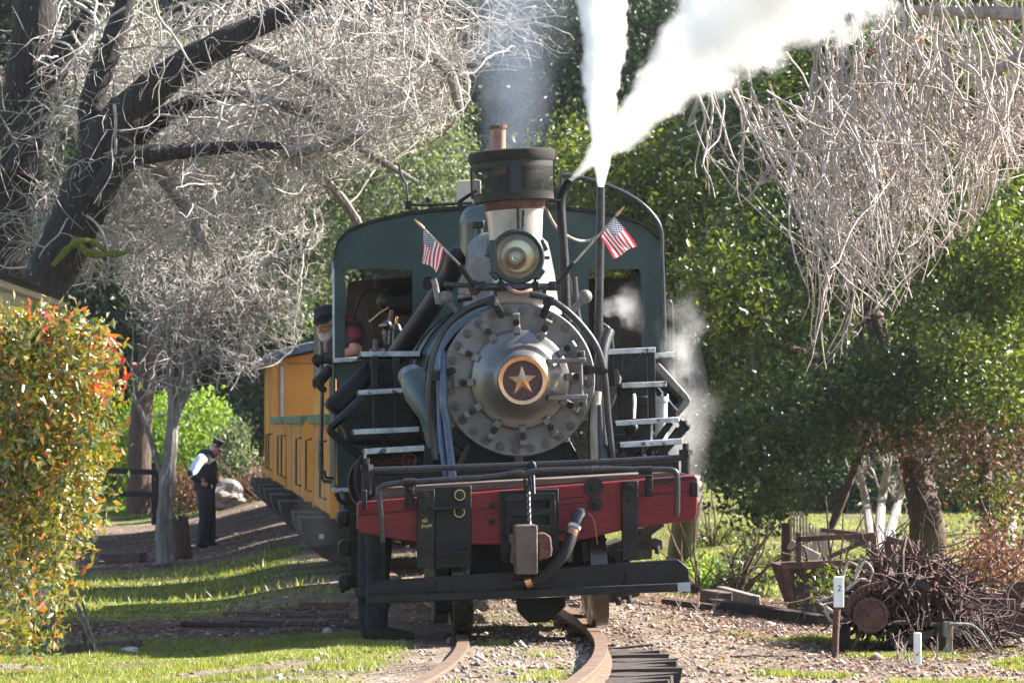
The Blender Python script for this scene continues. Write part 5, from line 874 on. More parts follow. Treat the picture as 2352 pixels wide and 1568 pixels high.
# ------------------------------------------------------------------ yellow coaches behind the engine
def coach_frame(y0, y1):
    a = Vector((float(xc(y0)), y0, float(rise(y0)))); b = Vector((float(xc(y1)), y1, float(rise(y1)))); d = (b - a).normalized()
    r = Vector((d.y, -d.x, 0)).normalized(); u = r.cross(d)
    return Matrix(((r.x, d.x, u.x, a.x), (r.y, d.y, u.y, a.y), (r.z, d.z, u.z, a.z), (0, 0, 0, 1))), (b - a).length
def coach(label, y0, y1, roof, posts=False):
    Mx, ln = coach_frame(y0, y1); t = thing('yellow_coach', label, 'train coach', mw=Mx, group='yellow coaches behind the engine'); W = 1.08
    MB().box((0, ln / 2, .56), (2.0, ln - .1, .16)).build('underframe', M['grime'], t, .01)
    n = int(ln / 1.5)
    top = 2.55 if roof else 1.52
    for s in (-1, 1):
        for k in range(n):
            q0 = ln * k / n + .01; q1 = ln * (k + 1) / n - .01; e = 0.02 * (k % 2)
            MB().box((s * (W - .03), (q0 + q1) / 2, (top + .56) / 2), (.05 + e, q1 - q0, top - .56)).build('side_panel', M['yellow'], t, .006)
        for q in (.35, ln - .35): MB().tube([(s * (W + .03), q, .72), (s * (W + .10), q, .74), (s * (W + .10), q, 1.32), (s * (W + .03), q, 1.34)], .012, 8).build('grab_iron', M['iron'], t)
        if not roof: MB().box((s * (W - .01), ln / 2, top + .05), (.16, ln, .11)).build('top_rail', M['trimgreen'], t, .008)
        for q in ((ln * .5,) if posts else ()): MB().box((s * (W + .02), q, 1.18), (.03, .5, .36)).build('sign_board', M['trimgreen'], t, .004)
        for q in (1.2, ln - 1.6):       # rounded drum aprons under the floor
            b = MB(); b.prism([(s * (W - .22) + .50 * math.cos(a), q, .50 - .50 * math.sin(a)) for a in [math.pi * i / 12 for i in range(13)]], (0, 1.2, 0)); ap = b.build('wheel_apron', M['grime'], t, .015)
            MB().box((s * (W + .05), q - .02, .30), (.05, .04, .05)).build('apron_bolt', M['white'], ap)
    for q in (0.03, ln - .03): MB().box((0, q, (top + .56) / 2), (2 * W, .06, top - .58)).build('end_wall', M['yellow'], t, .006)
    for q in (.0, ln): MB().box((W - .04, q, (top + .56) / 2), (.10, .09, top - .5)).build('corner_post', M['yellow'], t, .006); MB().box((-W + .04, q, (top + .56) / 2), (.10, .09, top - .5)).build('corner_post', M['yellow'], t, .006)
    if not roof:
        for q in (0.03, ln - .03): MB().box((0, q, top + .052), (2 * W, .15, .105)).build('top_rail', M['trimgreen'], t, .008)
        for k in range(3): MB().box((0, ln * (k + .5) / 3, .95), (1.9, .35, .08)).build('bench', M['wood'], t, .01)
    else:
        MB().box((-W * .85, -.012, 1.9), (.05, .02, 1.2)).build('drip_strip', M['roofgrey'], t)
        pr = [(-1.3, top - .02), (-1.28, top + .10), (-.9, top + .26), (-.45, top + .36), (0, top + .40), (.45, top + .36), (.9, top + .26), (1.28, top + .10), (1.3, top - .02), (.9, top + .12), (.45, top + .22), (0, top + .26), (-.45, top + .22), (-.9, top + .12)]
        MB().prism([(x, -.35, z) for x, z in pr], (0, ln + .7, 0)).build('roof', M['roofgrey'], t, .01)
        MB().prism([(x, -.37, z - .012) for x, z in pr], (0, .03, 0)).build('roof_fascia', M['bluepipe'], t); MB().box((-1.31, ln / 2, top + .03), (.03, ln + .72, .13)).build('eave_board', M['roofgrey'], t, .005)
        MB().prism([(-W, .0, top), (-W, .0, top + .04), (0, 0, top + .26), (W, 0, top + .04), (W, 0, top)], (0, .06, 0)).build('gable', M['yellow'], t)
    if posts:
        for s in (-1, 1):
            for k in range(4):
                q = .3 + (ln - .6) * k / 3; p = MB().tube([(s * (W - .03), q, top + .1), (s * (W - .03), q, 2.75)], .045, 10).build('canopy_post', M['greybark'], t); MB().tube([(s * (W - .03), q, top + .1), (s * (W - .03), q, top + .5)], .055, 10).build('post_sleeve', M['yellow'], p)
    return t
coach('open yellow coach with grey canopy posts, nearest behind the engine cab', 36.2, 41.0, False, True)
coach('open yellow coach with green top rails, second behind the engine', 43.8, 51.0, False)
coach('open yellow coach with green top rails, third behind the engine', 52.2, 58.6, False)
coach('tall roofed yellow coach at the far end of the train', 59.4, 64.8, True)

# ------------------------------------------------------------------ flags
fm = bpy.data.materials.new('flag_cloth'); fm.use_nodes = True; nt = fm.node_tree; bs = nt.nodes['Principled BSDF']; bs.inputs['Roughness'].default_value = .8
uvn = nt.nodes.new('ShaderNodeUVMap'); sx = nt.nodes.new('ShaderNodeSeparateXYZ'); lnk(nt, uvn.outputs[0], sx.inputs[0])
def mth(op, a, b=None, c=None, tree=None):
    t = tree or nt; n = t.nodes.new('ShaderNodeMath'); n.operation = op
    for i, q in enumerate((a, b, c)):
        if q is None: continue
        if isinstance(q, (int, float)): n.inputs[i].default_value = q
        else: lnk(t, q, n.inputs[i])
    return n.outputs[0]
u_, v_ = sx.outputs[0], sx.outputs[1]
stripe = mth('LESS_THAN', mth('MODULO', mth('MULTIPLY', v_, 13.0), 2.0), 1.0)
canton = mth('MULTIPLY', mth('LESS_THAN', u_, .4), mth('GREATER_THAN', v_, 6 / 13))
gu = mth('MULTIPLY', u_, 12 / .4); gv = mth('MULTIPLY', mth('SUBTRACT', v_, 6 / 13), 10 / (7 / 13))
def dots(du, dv):
    a = mth('SUBTRACT', mth('MODULO', mth('ADD', gu, du), 2.0), 1.0); b = mth('SUBTRACT', mth('MODULO', mth('ADD', gv, dv), 2.0), 1.0)
    return mth('LESS_THAN', mth('ADD', mth('MULTIPLY', a, a), mth('MULTIPLY', b, b)), .17)
stars = mth('MAXIMUM', dots(0.0, 0.0), dots(1.0, 1.0))
def mixn(f, a, b):
    m = nt.nodes.new('ShaderNodeMix'); m.data_type = 'RGBA'; lnk(nt, f, m.inputs['Factor'])
    for s, q in ((6, a), (7, b)):
        if isinstance(q, tuple): m.inputs[s].default_value = (*q, 1)
        else: lnk(nt, q, m.inputs[s])
    return m.outputs[2]
colr = mixn(canton, mixn(stripe, (.80, .78, .76), (.55, .025, .05)), mixn(stars, (.025, .032, .085), (.8, .8, .82)))
lnk(nt, colr, bs.inputs['Base Color']); tr = nt.nodes.new('ShaderNodeBsdfTranslucent'); lnk(nt, colr, tr.inputs['Color']); ms = nt.nodes.new('ShaderNodeMixShader'); ms.inputs[0].default_value = .4; lnk(nt, bs.outputs[0], ms.inputs[1]); lnk(nt, tr.outputs[0], ms.inputs[2]); lnk(nt, ms.outputs[0], nt.nodes['Material Output'].inputs['Surface'])
def flag(label, tip, foot, h0, h1, f0, f1, y, amp):
    t = thing('flag', label, 'flag', group='small flags on the lamp rail'); w = lambda p: LM @ L(p[0], p[1], y); o = w(foot); t.location = o
    d = (w(tip) - w(foot)).normalized(); a_ = w(tip); MB().tube([Vector((0, 0, 0)), a_ - o], .009, 8).build('flag_pole', M['palewood'], t); MB().lathe([(.012, -.03), (.014, 0), (.008, .04), (0, .075)], a_ - o, d, 10).build('finial', M['brass'], t)
    H0, H1, F0, F1 = [w(p) - o for p in (h0, h1, f0, f1)]; nx, ny = 26, 16; vs = []; uv = []
    for j in range(ny + 1):
        for i in range(nx + 1):
            u, v = i / nx, j / ny; p = (H0.lerp(F0, u)).lerp(H1.lerp(F1, u), v); ph = v * 7 + u * 3
            p = p + Vector((amp * .5 * math.sin(ph) * u, -.03 - amp * math.sin(ph + 1) * (u ** .8) * 1.4, amp * .25 * math.cos(ph) * u)); vs.append(p); uv.append((u, 1 - v))
    fs = [(j * (nx + 1) + i, j * (nx + 1) + i + 1, (j + 1) * (nx + 1) + i + 1, (j + 1) * (nx + 1) + i) for j in range(ny) for i in range(nx)]
    me = bpy.data.meshes.new('flag_cloth'); me.from_pydata([tuple(v) for v in vs], [], fs); ul = me.uv_layers.new()
    for lp in me.loops: ul.data[lp.index].uv = uv[lp.vertex_index]
    me.polygons.foreach_set('use_smooth', [True] * len(fs)); me.materials.append(fm); ob = bpy.data.objects.new('flag_cloth', me); COL.objects.link(ob); ob.parent = t
flag('small American flag hanging limp, left of the headlight', (966, 518), (1056, 608), (973, 529), (1021, 573), (968, 600), (1004, 626), .95, .028)
flag('small American flag spread to the right, right of the headlight', (1421, 489), (1318, 604), (1412, 500), (1379, 546), (1463, 564), (1411, 593), .95, .018)

# ------------------------------------------------------------------ people
def skinned(name, J, E, m, parent, sub=2, join_mb=None, voxel=None):      # joints and bones grown into one continuous skin
    mr = lambda r: sum(r) / 2 if isinstance(r, tuple) else r
    b = MB()
    for k, (p, r) in J.items(): b.ball(p, mr(r) * 1.0, n=12)
    for p, q in E:
        A, B = J[p], J[q]; r0, r1 = mr(A[1]), mr(B[1]); pts = [Vector(A[0]).lerp(Vector(B[0]), t) for t in (0, .35, .7, 1)]; b.tube(pts, [r0, (r0 * .65 + r1 * .35) * 1.01, r0 * .3 + r1 * .7, r1], 12)
    if join_mb is not None: b.add(join_mb.v, join_mb.f)
    bm = bmesh.new(); bm.from_mesh(b.mesh('x')); bmesh.ops.remove_doubles(bm, verts=bm.verts[:], dist=1e-5); bmesh.ops.recalc_face_normals(bm, faces=bm.faces[:]); m2 = bpy.data.meshes.new(name); bm.to_mesh(m2); bm.free()
    q = bpy.data.objects.new(name, m2); COL.objects.link(q); rm_ = q.modifiers.new('remesh', 'REMESH'); rm_.mode = 'VOXEL'; rm_.voxel_size = voxel or .012; sm_ = q.modifiers.new('smooth', 'SMOOTH'); sm_.iterations = 3 if voxel else 6; sm_.factor = .5
    dg = bpy.context.evaluated_depsgraph_get(); m3 = bpy.data.meshes.new_from_object(q.evaluated_get(dg)); bpy.data.objects.remove(q)
    bm = bmesh.new(); bm.from_mesh(m3); seen = set(); best = []; 
    for v in bm.verts:                   # keep the one outer skin
        if v.index in seen: continue
        st = [v]; seen.add(v.index); co = []
        while st:
            x = st.pop(); co.append(x)
            for e in x.link_edges:
                y = e.other_vert(x)
                if y.index not in seen: seen.add(y.index); st.append(y)
        if len(co) > len(best): best = co
    keepers = set(v.index for v in best); bmesh.ops.delete(bm, geom=[v for v in bm.verts if v.index not in keepers], context='VERTS'); bm.to_mesh(m3); bm.free()
    m3.materials.clear(); m3.materials.append(m); m3.polygons.foreach_set('use_smooth', [True] * len(m3.polygons)); ob = bpy.data.objects.new(name, m3); COL.objects.link(ob)
    if parent is not None: ob.parent = parent
    return ob
def head(mb, c, R, s=1.0):               # face looks along local -y of R
    n, m = 24, 16; vs = []
    for i in range(m + 1):
        for k in range(n):
            th = math.pi * i / m; ph = 2 * math.pi * k / n; x = math.sin(th) * math.sin(ph); y = -math.sin(th) * math.cos(ph); z = math.cos(th)
            p = Vector((x * .076, y * .096, z * .118)); fr = max(0, -y)
            if z < 0: p.x *= 1 - .28 * (-z) ; p.y *= 1 - .10 * (-z)
            p.y -= fr ** 6 * .012 * math.exp(-((z + .62) / .2) ** 2)                      # chin
            p.y += fr ** 8 * .012 * math.exp(-((z - .05) / .12) ** 2) * (abs(x) > .12) * 1     # eye sockets
            p.y -= fr ** 6 * .006 * math.exp(-((z - .25) / .12) ** 2)                      # brow
            vs.append(Vector(c) + R @ (p * s))
    mb.add(vs, [(i * n + k, (i + 1) * n + k, (i + 1) * n + (k + 1) % n, i * n + (k + 1) % n) for i in range(m) for k in range(n)], True)
    t = lambda *p: Vector(c) + R @ (Vector(p) * s)
    mb.tube([t(0, -.088, .022), t(0, -.108, -.006), t(0, -.118, -.024), t(0, -.094, -.034)], [.010 * s, .014 * s, .017 * s, .01 * s], 8)     # nose
    for q in (-1, 1): mb.ball(t(q * .077, .01, -.01), .03 * s, (.35, .6, 1.0), 10, R); mb.ball(t(q * .012, -.104, -.026), .011 * s, n=8)
    mb.tube([t(-.026, -.092, -.062), t(0, -.101, -.06), t(.026, -.092, -.062)], .007 * s, 6)      # lips
def eyes(c, R, s, parent, m):
    t = lambda *p: Vector(c) + R @ (Vector(p) * s)
    for q in (-1, 1): MB().ball(t(q * .031, -.082, .012), .011 * s, n=8).build('eye', m, parent); MB().tube([t(q * .016, -.094, .034), t(q * .048, -.084, .032)], .006 * s, 6).build('eyebrow', M['beard'], parent)
def fingers(mb, base, fwd, side, nrm, s=1.0, curl=.5, r=.0105):      # four fingers from the knuckle line plus thumb
    base, fwd, side, nrm = Vector(base), Vector(fwd).normalized(), Vector(side).normalized(), Vector(nrm).normalized()
    for k, ln in enumerate((.072, .082, .077, .06)):
        o = base + side * (.028 - .0187 * k) * s; a1 = curl * .5; a2 = curl; a3 = curl * 1.6; p = [o - fwd * .02 * s, o]
        for a, f in ((a1, .45), (a2, .3), (a3, .25)): p.append(p[-1] + (fwd * math.cos(a) + nrm * math.sin(a)) * ln * f * s)
        mb.tube(p, [r * s, r * s, r * .95 * s, r * .85 * s, r * .6 * s], 7)
    o = base - fwd * .065 * s + side * .035 * s; d = (fwd * .75 + side * .65 + nrm * .2).normalized(); mb.tube([o, o + d * .035 * s, o + (d + fwd * .3).normalized() * .065 * s, o + (d * .7 + fwd).normalized() * .085 * s], [.013 * s, .012 * s, .010 * s, .007 * s], 7)
def conductor():
    base = PG(474, 1256); D = base.y; k = D / F; W_ = lambda px, py, y=0: Vector(((px - 474) * k, y, (1256 - py) * k))
    t = thing('person', 'standing man in a black vest, pale shirt and flat topped cap, hand on hip', 'person', base)
    Rh = Matrix.Rotation(rad(78), 3, 'Z') @ Matrix.Rotation(rad(24), 3, 'X'); hc = W_(494, 1032)
    mb = MB(); head(mb, hc, Rh, 1.02); hd_ = W_(470, 1111, -.21)
    mb.ball(W_(463, 1107, -.235), .045, (1.2, .5, .85), 10); fingers(mb, W_(469, 1110, -.245), (1, .1, -.42), (.4, 0, 1), (.15, 1, 0), 1.0, .35)
    J = dict(pel=(W_(471, 1118), (.16, .15)), waist=(W_(470, 1096), (.165, .15)), chest=(W_(472, 1066), (.165, .15)), neck0=(W_(480, 1048), .08), neck=(W_(487, 1041), .058), shA=(W_(463, 1054, -.20), .065), elA=(W_(444, 1089, -.32), .045), wrA=(W_(460, 1106, -.25), .034), shB=(W_(476, 1054, .20), .065), elB=(W_(470, 1095, .30), .045), wrB=(W_(492, 1106, .22), .034), hipA=(W_(470, 1130, -.09), .10), knA=(W_(470, 1190, -.10), .07), anA=(W_(459, 1246, -.10), .05), toA=(W_(474, 1252, -.12), .035), hipB=(W_(474, 1130, .09), .10), knB=(W_(480, 1190, .10), .07), anB=(W_(480, 1247, .10), .05), toB=(W_(496, 1253, .08), .035))
    E = [('pel', 'waist'), ('waist', 'chest'), ('chest', 'neck0'), ('neck0', 'neck'), ('chest', 'shA'), ('shA', 'elA'), ('elA', 'wrA'), ('chest', 'shB'), ('shB', 'elB'), ('elB', 'wrB'), ('pel', 'hipA'), ('hipA', 'knA'), ('knA', 'anA'), ('anA', 'toA'), ('pel', 'hipB'), ('hipB', 'knB'), ('knB', 'anB'), ('anB', 'toB')]
    skinned('body', J, E, M['skin'], t, 2, mb, .0075)
    g = lambda n, s=1.12, a=.012: (J[n][0], tuple(q * s + a for q in (J[n][1] if isinstance(J[n][1], tuple) else (J[n][1],) * 2)))
    skinned('vest', dict(w0=(W_(471, 1118), (.185, .175)), w1=(W_(472, 1098), (.20, .18)), w2=(W_(472, 1074), (.195, .185)), w3=(W_(471, 1055), (.16, .19)), w4=(W_(478, 1046), (.10, .12))), [('w0', 'w1'), ('w1', 'w2'), ('w2', 'w3'), ('w3', 'w4')], M['navy'], t)
    for A, n_ in (('A', -1), ('B', 1)):
        skinned('shirt_sleeve', dict(a=(J['sh' + A][0], .085), b=((J['sh' + A][0] + J['el' + A][0]) / 2 + Vector((-.01, 0, 0)), .082), c=(J['el' + A][0], .068)), [('a', 'b'), ('b', 'c')], M['shirt'], t)
        skinned('sleeve_guard', dict(a=(J['el' + A][0].lerp(J['wr' + A][0], -.12), .066), b=(J['el' + A][0].lerp(J['wr' + A][0], .5), .058), c=(J['wr' + A][0], .048)), [('a', 'b'), ('b', 'c')], M['navy'], t)
    skinned('trousers', dict(p=(W_(471, 1120), (.185, .17)), hA=(W_(470, 1136, -.09), .125), kA=(W_(472, 1190, -.10), .098), aA=(W_(462, 1244, -.10), .085), hB=(W_(475, 1136, .09), .125), kB=(W_(481, 1190, .10), .098), aB=(W_(482, 1244, .10), .085)), [('p', 'hA'), ('hA', 'kA'), ('kA', 'aA'), ('p', 'hB'), ('hB', 'kB'), ('kB', 'aB')], M['trouser'], t)
    for q, (x, y) in ((0, (460, -.11)), (1, (481, .09))): skinned('shoe', dict(a=(W_(x - 2, 1249, y), .055), b=(W_(x + 10, 1251, y - .02), .05), c=(W_(x + 21, 1253, y - .03), .036)), [('a', 'b'), ('b', 'c')], M['black'], t)
    MB().lathe([(.05, -.02), (.062, 0), (.058, .03), (.05, .035)], W_(484, 1044), (.55, 0, .85), 18).build('collar', M['shirt'], t)
    up = Rh @ Vector((0, 0, 1)); c0 = hc + up * .045; cap = MB().lathe([(.088, 0), (.092, .02), (.090, .06), (.104, .12), (.10, .126), (0, .126)], c0, up, 26).build('cap', M['navy'], t)
    vs = [c0 + Rh @ Vector((math.sin(a) * .09, -math.cos(a) * .09, .004)) for a in [rad(-65 + 13 * i) for i in range(11)]]; v2 = [c0 + Rh @ Vector((math.sin(a) * .085, -math.cos(a) * .145, -.02)) for a in [rad(-60 + 12 * i) for i in range(11)]]; b = MB(); b.add(vs + v2, [(i, i + 1, i + 12, i + 11) for i in range(10)]); o = b.build('cap_visor', M['navy'], cap); sd = o.modifiers.new('thick', 'SOLIDIFY'); sd.thickness = .006
    MB().lathe([(.0935, .022), (.0935, .034), (.091, .034), (.091, .022)], c0, up, 24, True).build('cap_band', M['brass'], cap)
    MB().ball(hc + Rh @ Vector((0, .035, .0)), .085, (.93, .85, 1.0), 14, Rh).build('hair', M['beard'], t); eyes(hc, Rh, 1.02, t, M['blk']); MB().box(W_(488, 1117, -.15), (.03, .03, .06)).build('belt_badge', M['brass'], t, .005)
conductor()
def driver():
    D = 30.6; k = D / F; base = P(806, 836, D); t = thing('person', 'grey bearded man in a cap and dark red shirt leaning from the cab', 'person', base); W_ = lambda px, py, y=0: P(px, py, D + y) - base
    Rh = Matrix.Rotation(rad(-36), 3, 'Z') @ Matrix.Rotation(rad(10), 3, 'Y') @ Matrix.Rotation(rad(26), 3, 'X'); hc = W_(752, 742, -.02)
    mb = MB(); head(mb, hc, Rh, 1.12)
    J = dict(chest=(W_(800, 800, .15), (.19, .16)), up=(W_(795, 765, .1), (.17, .15)), neck=(W_(768, 757, .03), .06), waist=(W_(820, 860, .25), (.19, .17)), shR=(W_(812, 758, .0), .075), elR=(W_(818, 803, -.12), .052), frR=(W_(790, 815, -.10), .045), wrR=(W_(752, 822, -.08), .035), shL=(W_(780, 770, .3), .075), elL=(W_(768, 818, .30), .052), wrL=(W_(748, 856, .1), .035))
    E = [('chest', 'up'), ('up', 'neck'), ('chest', 'waist'), ('up', 'shR'), ('shR', 'elR'), ('elR', 'frR'), ('frR', 'wrR'), ('up', 'shL'), ('shL', 'elL'), ('elL', 'wrL')]
    skinned('body', J, E, M['skin'], t, 2, mb, .007)
    plaid = bpy.data.materials.new('plaid_shirt'); plaid.use_nodes = True; nt_ = plaid.node_tree; b_ = nt_.nodes['Principled BSDF']; b_.inputs['Roughness'].default_value = .85; tc = nt_.nodes.new('ShaderNodeTexCoord'); acc = None
    for ax in ((11, 0, 2), (0, 3, 11)):
        mp = nt_.nodes.new('ShaderNodeMapping'); mp.inputs['Scale'].default_value = ax; lnk(nt_, tc.outputs['Object'], mp.inputs[0]); ck = nt_.nodes.new('ShaderNodeTexWave'); ck.inputs['Scale'].default_value = .35; ck.inputs['Distortion'].default_value = .6; ck.bands_direction = 'DIAGONAL'; lnk(nt_, mp.outputs[0], ck.inputs['Vector']); acc = ck.outputs['Fac'] if acc is None else mth('MULTIPLY', acc, ck.outputs['Fac'], tree=nt_)
    r_ = nt_.nodes.new('ShaderNodeValToRGB'); r_.color_ramp.elements[0].color = (.022, .008, .014, 1); r_.color_ramp.elements[1].color = (.20, .018, .045, 1); r_.color_ramp.elements[1].position = .55; lnk(nt_, acc, r_.inputs['Fac']); lnk(nt_, r_.outputs['Color'], b_.inputs['Base Color'])
    skinned('shirt', dict(c=(W_(800, 800, .15), (.215, .18)), u=(W_(795, 766, .1), (.19, .17)), n=(W_(774, 762, .05), (.08, .08)), w=(W_(822, 862, .25), (.21, .19)), sR=(W_(814, 760, .0), .10), mR=(W_(820, 785, -.07), .085), sL=(W_(776, 772, .28), .10), mL=(W_(770, 800, .30), .085)), [('c', 'u'), ('u', 'n'), ('c', 'w'), ('u', 'sR'), ('sR', 'mR'), ('u', 'sL'), ('sL', 'mL')], plaid, t)
    g1 = MB(); g1.tube([W_(775, 818, -.09), W_(752, 822, -.09), W_(742, 823, -.09)], [.06, .056, .05], 12); g1.ball(W_(731, 826, -.09), .058, (1.1, .7, .8), 12); fingers(g1, W_(727, 830, -.10), (-.35, .1, -1), (-.5, -.6, .3), (.6, .5, 0), .85, .7, .0125); g1.build('glove', M['leather'], t)
    g2 = MB(); g2.tube([W_(758, 848, .05), W_(745, 862, .02), W_(737, 872, .0)], [.055, .05, .05], 12); g2.ball(W_(733, 876, .0), .055, (.95, .7, 1.1), 12); fingers(g2, W_(734, 884, -.01), (.42, 0, -1), (-.75, -.5, -.3), (.6, .5, 0), .95, .6, .0125); g2.build('glove', M['leather'], t)
    bt = MB(); tt = lambda *p: hc + Rh @ (Vector(p) * 1.12); bt.ball(tt(0, -.05, -.085), .07, (1.0, .75, .95), 14, Rh); bt.ball(tt(.05, -.01, -.05), .045, (.6, 1, 1.3), 10, Rh); bt.ball(tt(-.05, -.01, -.05), .045, (.6, 1, 1.3), 10, Rh); bt.ball(tt(0, -.098, -.05), .024, (1.8, .6, .6), 10, Rh); bt.ball(tt(.0, .04, .0), .086, (.95, .75, 1), 14, Rh); bt.build('beard', M['beard'], t); eyes(hc, Rh, 1.12, t, M['blk'])
    gs = MB()
    for q in (-1, 1): gs.tube([tt(q * .033 + .024 * math.cos(a), -.105, .008 + .018 * math.sin(a)) for a in [k2 * math.pi / 6 for k2 in range(13)]], .0028, 5, False)
    gs.tube([tt(-.012, -.108, .01), tt(.012, -.108, .01)], .0026, 5); gs.tube([tt(.057, -.10, .01), tt(.08, .0, .01)], .0026, 5); gs.tube([tt(-.057, -.10, .01), tt(-.08, .0, .01)], .0026, 5); gs.build('glasses', M['brass'], t)
    up = Rh @ Vector((0, 0, 1)); cp = MB().lathe([(.094, .0), (.096, .03), (.106, .05), (.100, .075), (.07, .088), (0, .09)], hc + up * .062, up, 24).build('cap', M['navy'], t)
    vs = [tt(math.sin(a) * .088, -math.cos(a) * .088, .064) for a in [rad(-62 + 12.4 * i) for i in range(11)]]; v2 = [tt(math.sin(a) * .082, -math.cos(a) * .135, .045) for a in [rad(-60 + 12 * i) for i in range(11)]]; b = MB(); b.add(vs + v2, [(i, i + 1, i + 12, i + 11) for i in range(10)]); o = b.build('cap_visor', M['navy'], cp); o.modifiers.new('thick', 'SOLIDIFY').thickness = .006
driver()
def helper_man():                        # bends over behind the left end of the beam: only legs and boots show
    base = PG(872, 1468); base.y = 25.55; base = Vector((P(872, 1450, 25.55).x, 25.55, G(P(872, 1450, 25.55).x, 25.55))); t = thing('person', 'person bending behind the left end of the red beam, dark trousers and boots showing', 'person', base)
    mb = MB(); Rh = Matrix.Rotation(rad(80), 3, 'Z') @ Matrix.Rotation(rad(50), 3, 'X'); hc = Vector((.62, .12, 1.0)); head(mb, hc, Rh, 1.0)
    J = dict(pel=(Vector((0, 0, .90)), (.14, .13)), ch=(Vector((.34, .06, 1.0)), (.15, .13)), nk=(Vector((.50, .10, 1.02)), .06), hA=(Vector((0, -.09, .84)), .09), kA=(Vector((-.01, -.09, .47)), .062), aA=(Vector((-.02, -.09, .09)), .045), tA=(Vector((.15, -.11, .04)), .035), hB=(Vector((-.06, .10, .84)), .09), kB=(Vector((-.09, .10, .47)), .062), aB=(Vector((-.08, .10, .09)), .045), tB=(Vector((.08, .10, .04)), .035), s1=(Vector((.40, -.06, .98)), .06), e1=(Vector((.46, -.08, .74)), .045), w1=(Vector((.60, .0, .62)), .034), s2=(Vector((.38, .22, .98)), .06), e2=(Vector((.48, .26, .74)), .045), w2=(Vector((.62, .2, .64)), .034))
    skinned('body', J, [('pel', 'ch'), ('ch', 'nk'), ('pel', 'hA'), ('hA', 'kA'), ('kA', 'aA'), ('aA', 'tA'), ('pel', 'hB'), ('hB', 'kB'), ('kB', 'aB'), ('aB', 'tB'), ('ch', 's1'), ('s1', 'e1'), ('e1', 'w1'), ('ch', 's2'), ('s2', 'e2'), ('e2', 'w2')], M['skin'], t, 2, mb, .013)
    skinned('trousers', dict(p=(Vector((0, 0, .90)), (.16, .15)), hA=(Vector((0, -.09, .82)), .11), kA=(Vector((-.01, -.09, .47)), .088), aA=(Vector((-.02, -.09, .13)), .088), hB=(Vector((-.06, .10, .82)), .11), kB=(Vector((-.09, .10, .47)), .085), aB=(Vector((-.08, .10, .13)), .085)), [('p', 'hA'), ('hA', 'kA'), ('kA', 'aA'), ('p', 'hB'), ('hB', 'kB'), ('kB', 'aB')], M['navy'], t)
    skinned('jacket', dict(p=(Vector((0.02, 0, .93)), (.16, .15)), c=(Vector((.34, .06, 1.0)), (.175, .15)), n=(Vector((.47, .09, 1.02)), .09), s1=(Vector((.40, -.06, .98)), .08), e1=(Vector((.46, -.08, .74)), .062), w1=(Vector((.57, -.02, .65)), .05), s2=(Vector((.38, .22, .98)), .08), e2=(Vector((.48, .26, .74)), .062), w2=(Vector((.58, .22, .67)), .05)), [('p', 'c'), ('c', 'n'), ('c', 's1'), ('s1', 'e1'), ('e1', 'w1'), ('c', 's2'), ('s2', 'e2'), ('e2', 'w2')], M['navy'], t)
    for y in (-.10, .10): x = -.02 if y < 0 else -.08; skinned('boot', dict(z=(Vector((x, y, .17)), .07), a=(Vector((x, y, .06)), .068), b=(Vector((x + .14, y - .02, .045)), .055), c=(Vector((x + .25, y - .03, .035)), .038)), [('z', 'a'), ('a', 'b'), ('b', 'c')], M['rubber'], t)
    MB().ball(hc + Vector((0, 0, .06)), .10, (1, 1, .7), 12).build('cap', M['navy'], t)
helper_man()

# ------------------------------------------------------------------ cottage corner behind the hedge
ct = thing('cottage', 'cream boarded cottage corner with a dark shingle roof behind the hedge', 'building', (P(60, 1300, 29).x, 29, -.15)); o_ = ct.location.copy()
q = lambda a, b, y: P(a, b, y) - o_
MB().prism([q(-420, 470, 29), q(118, 672, 29), q(118, 1400, 29), q(-420, 1400, 29)], (-.25, 1.5, 0)).build('wall', M['cream'], ct)
for k in range(7): MB().prism([q(-420, 545 + k * 26, 28.97), q(112, 700 + k * 26, 28.97), q(112, 722 + k * 26, 28.97), q(-420, 567 + k * 26, 28.97)], (0, .02, 0)).build('siding_board', M['cream'], ct)
MB().prism([q(-420, 492, 28.7), q(150, 688, 28.7), q(150, 706, 28.7), q(-420, 516, 28.7)], (0, .05, 0)).build('fascia', M['cream'], ct); rf = MB().prism([q(-420, 474, 28.6), q(158, 680, 28.6), q(156, 694, 28.6), q(-420, 492, 28.6)], (-.3, 1.5, 0)).build('roof', M['shingle'], ct)
for k in range(14):
    a0 = -150 + k * 22; y0 = 474 + (a0 + 420) * .3564; MB().prism([q(a0, y0 - 3, 28.56), q(a0 + 21, y0 + 4.5, 28.56), q(a0 + 21, y0 + 10, 28.56), q(a0, y0 + 3, 28.56)], (0, .5, 0)).build('shingle', M['shingle'], rf)

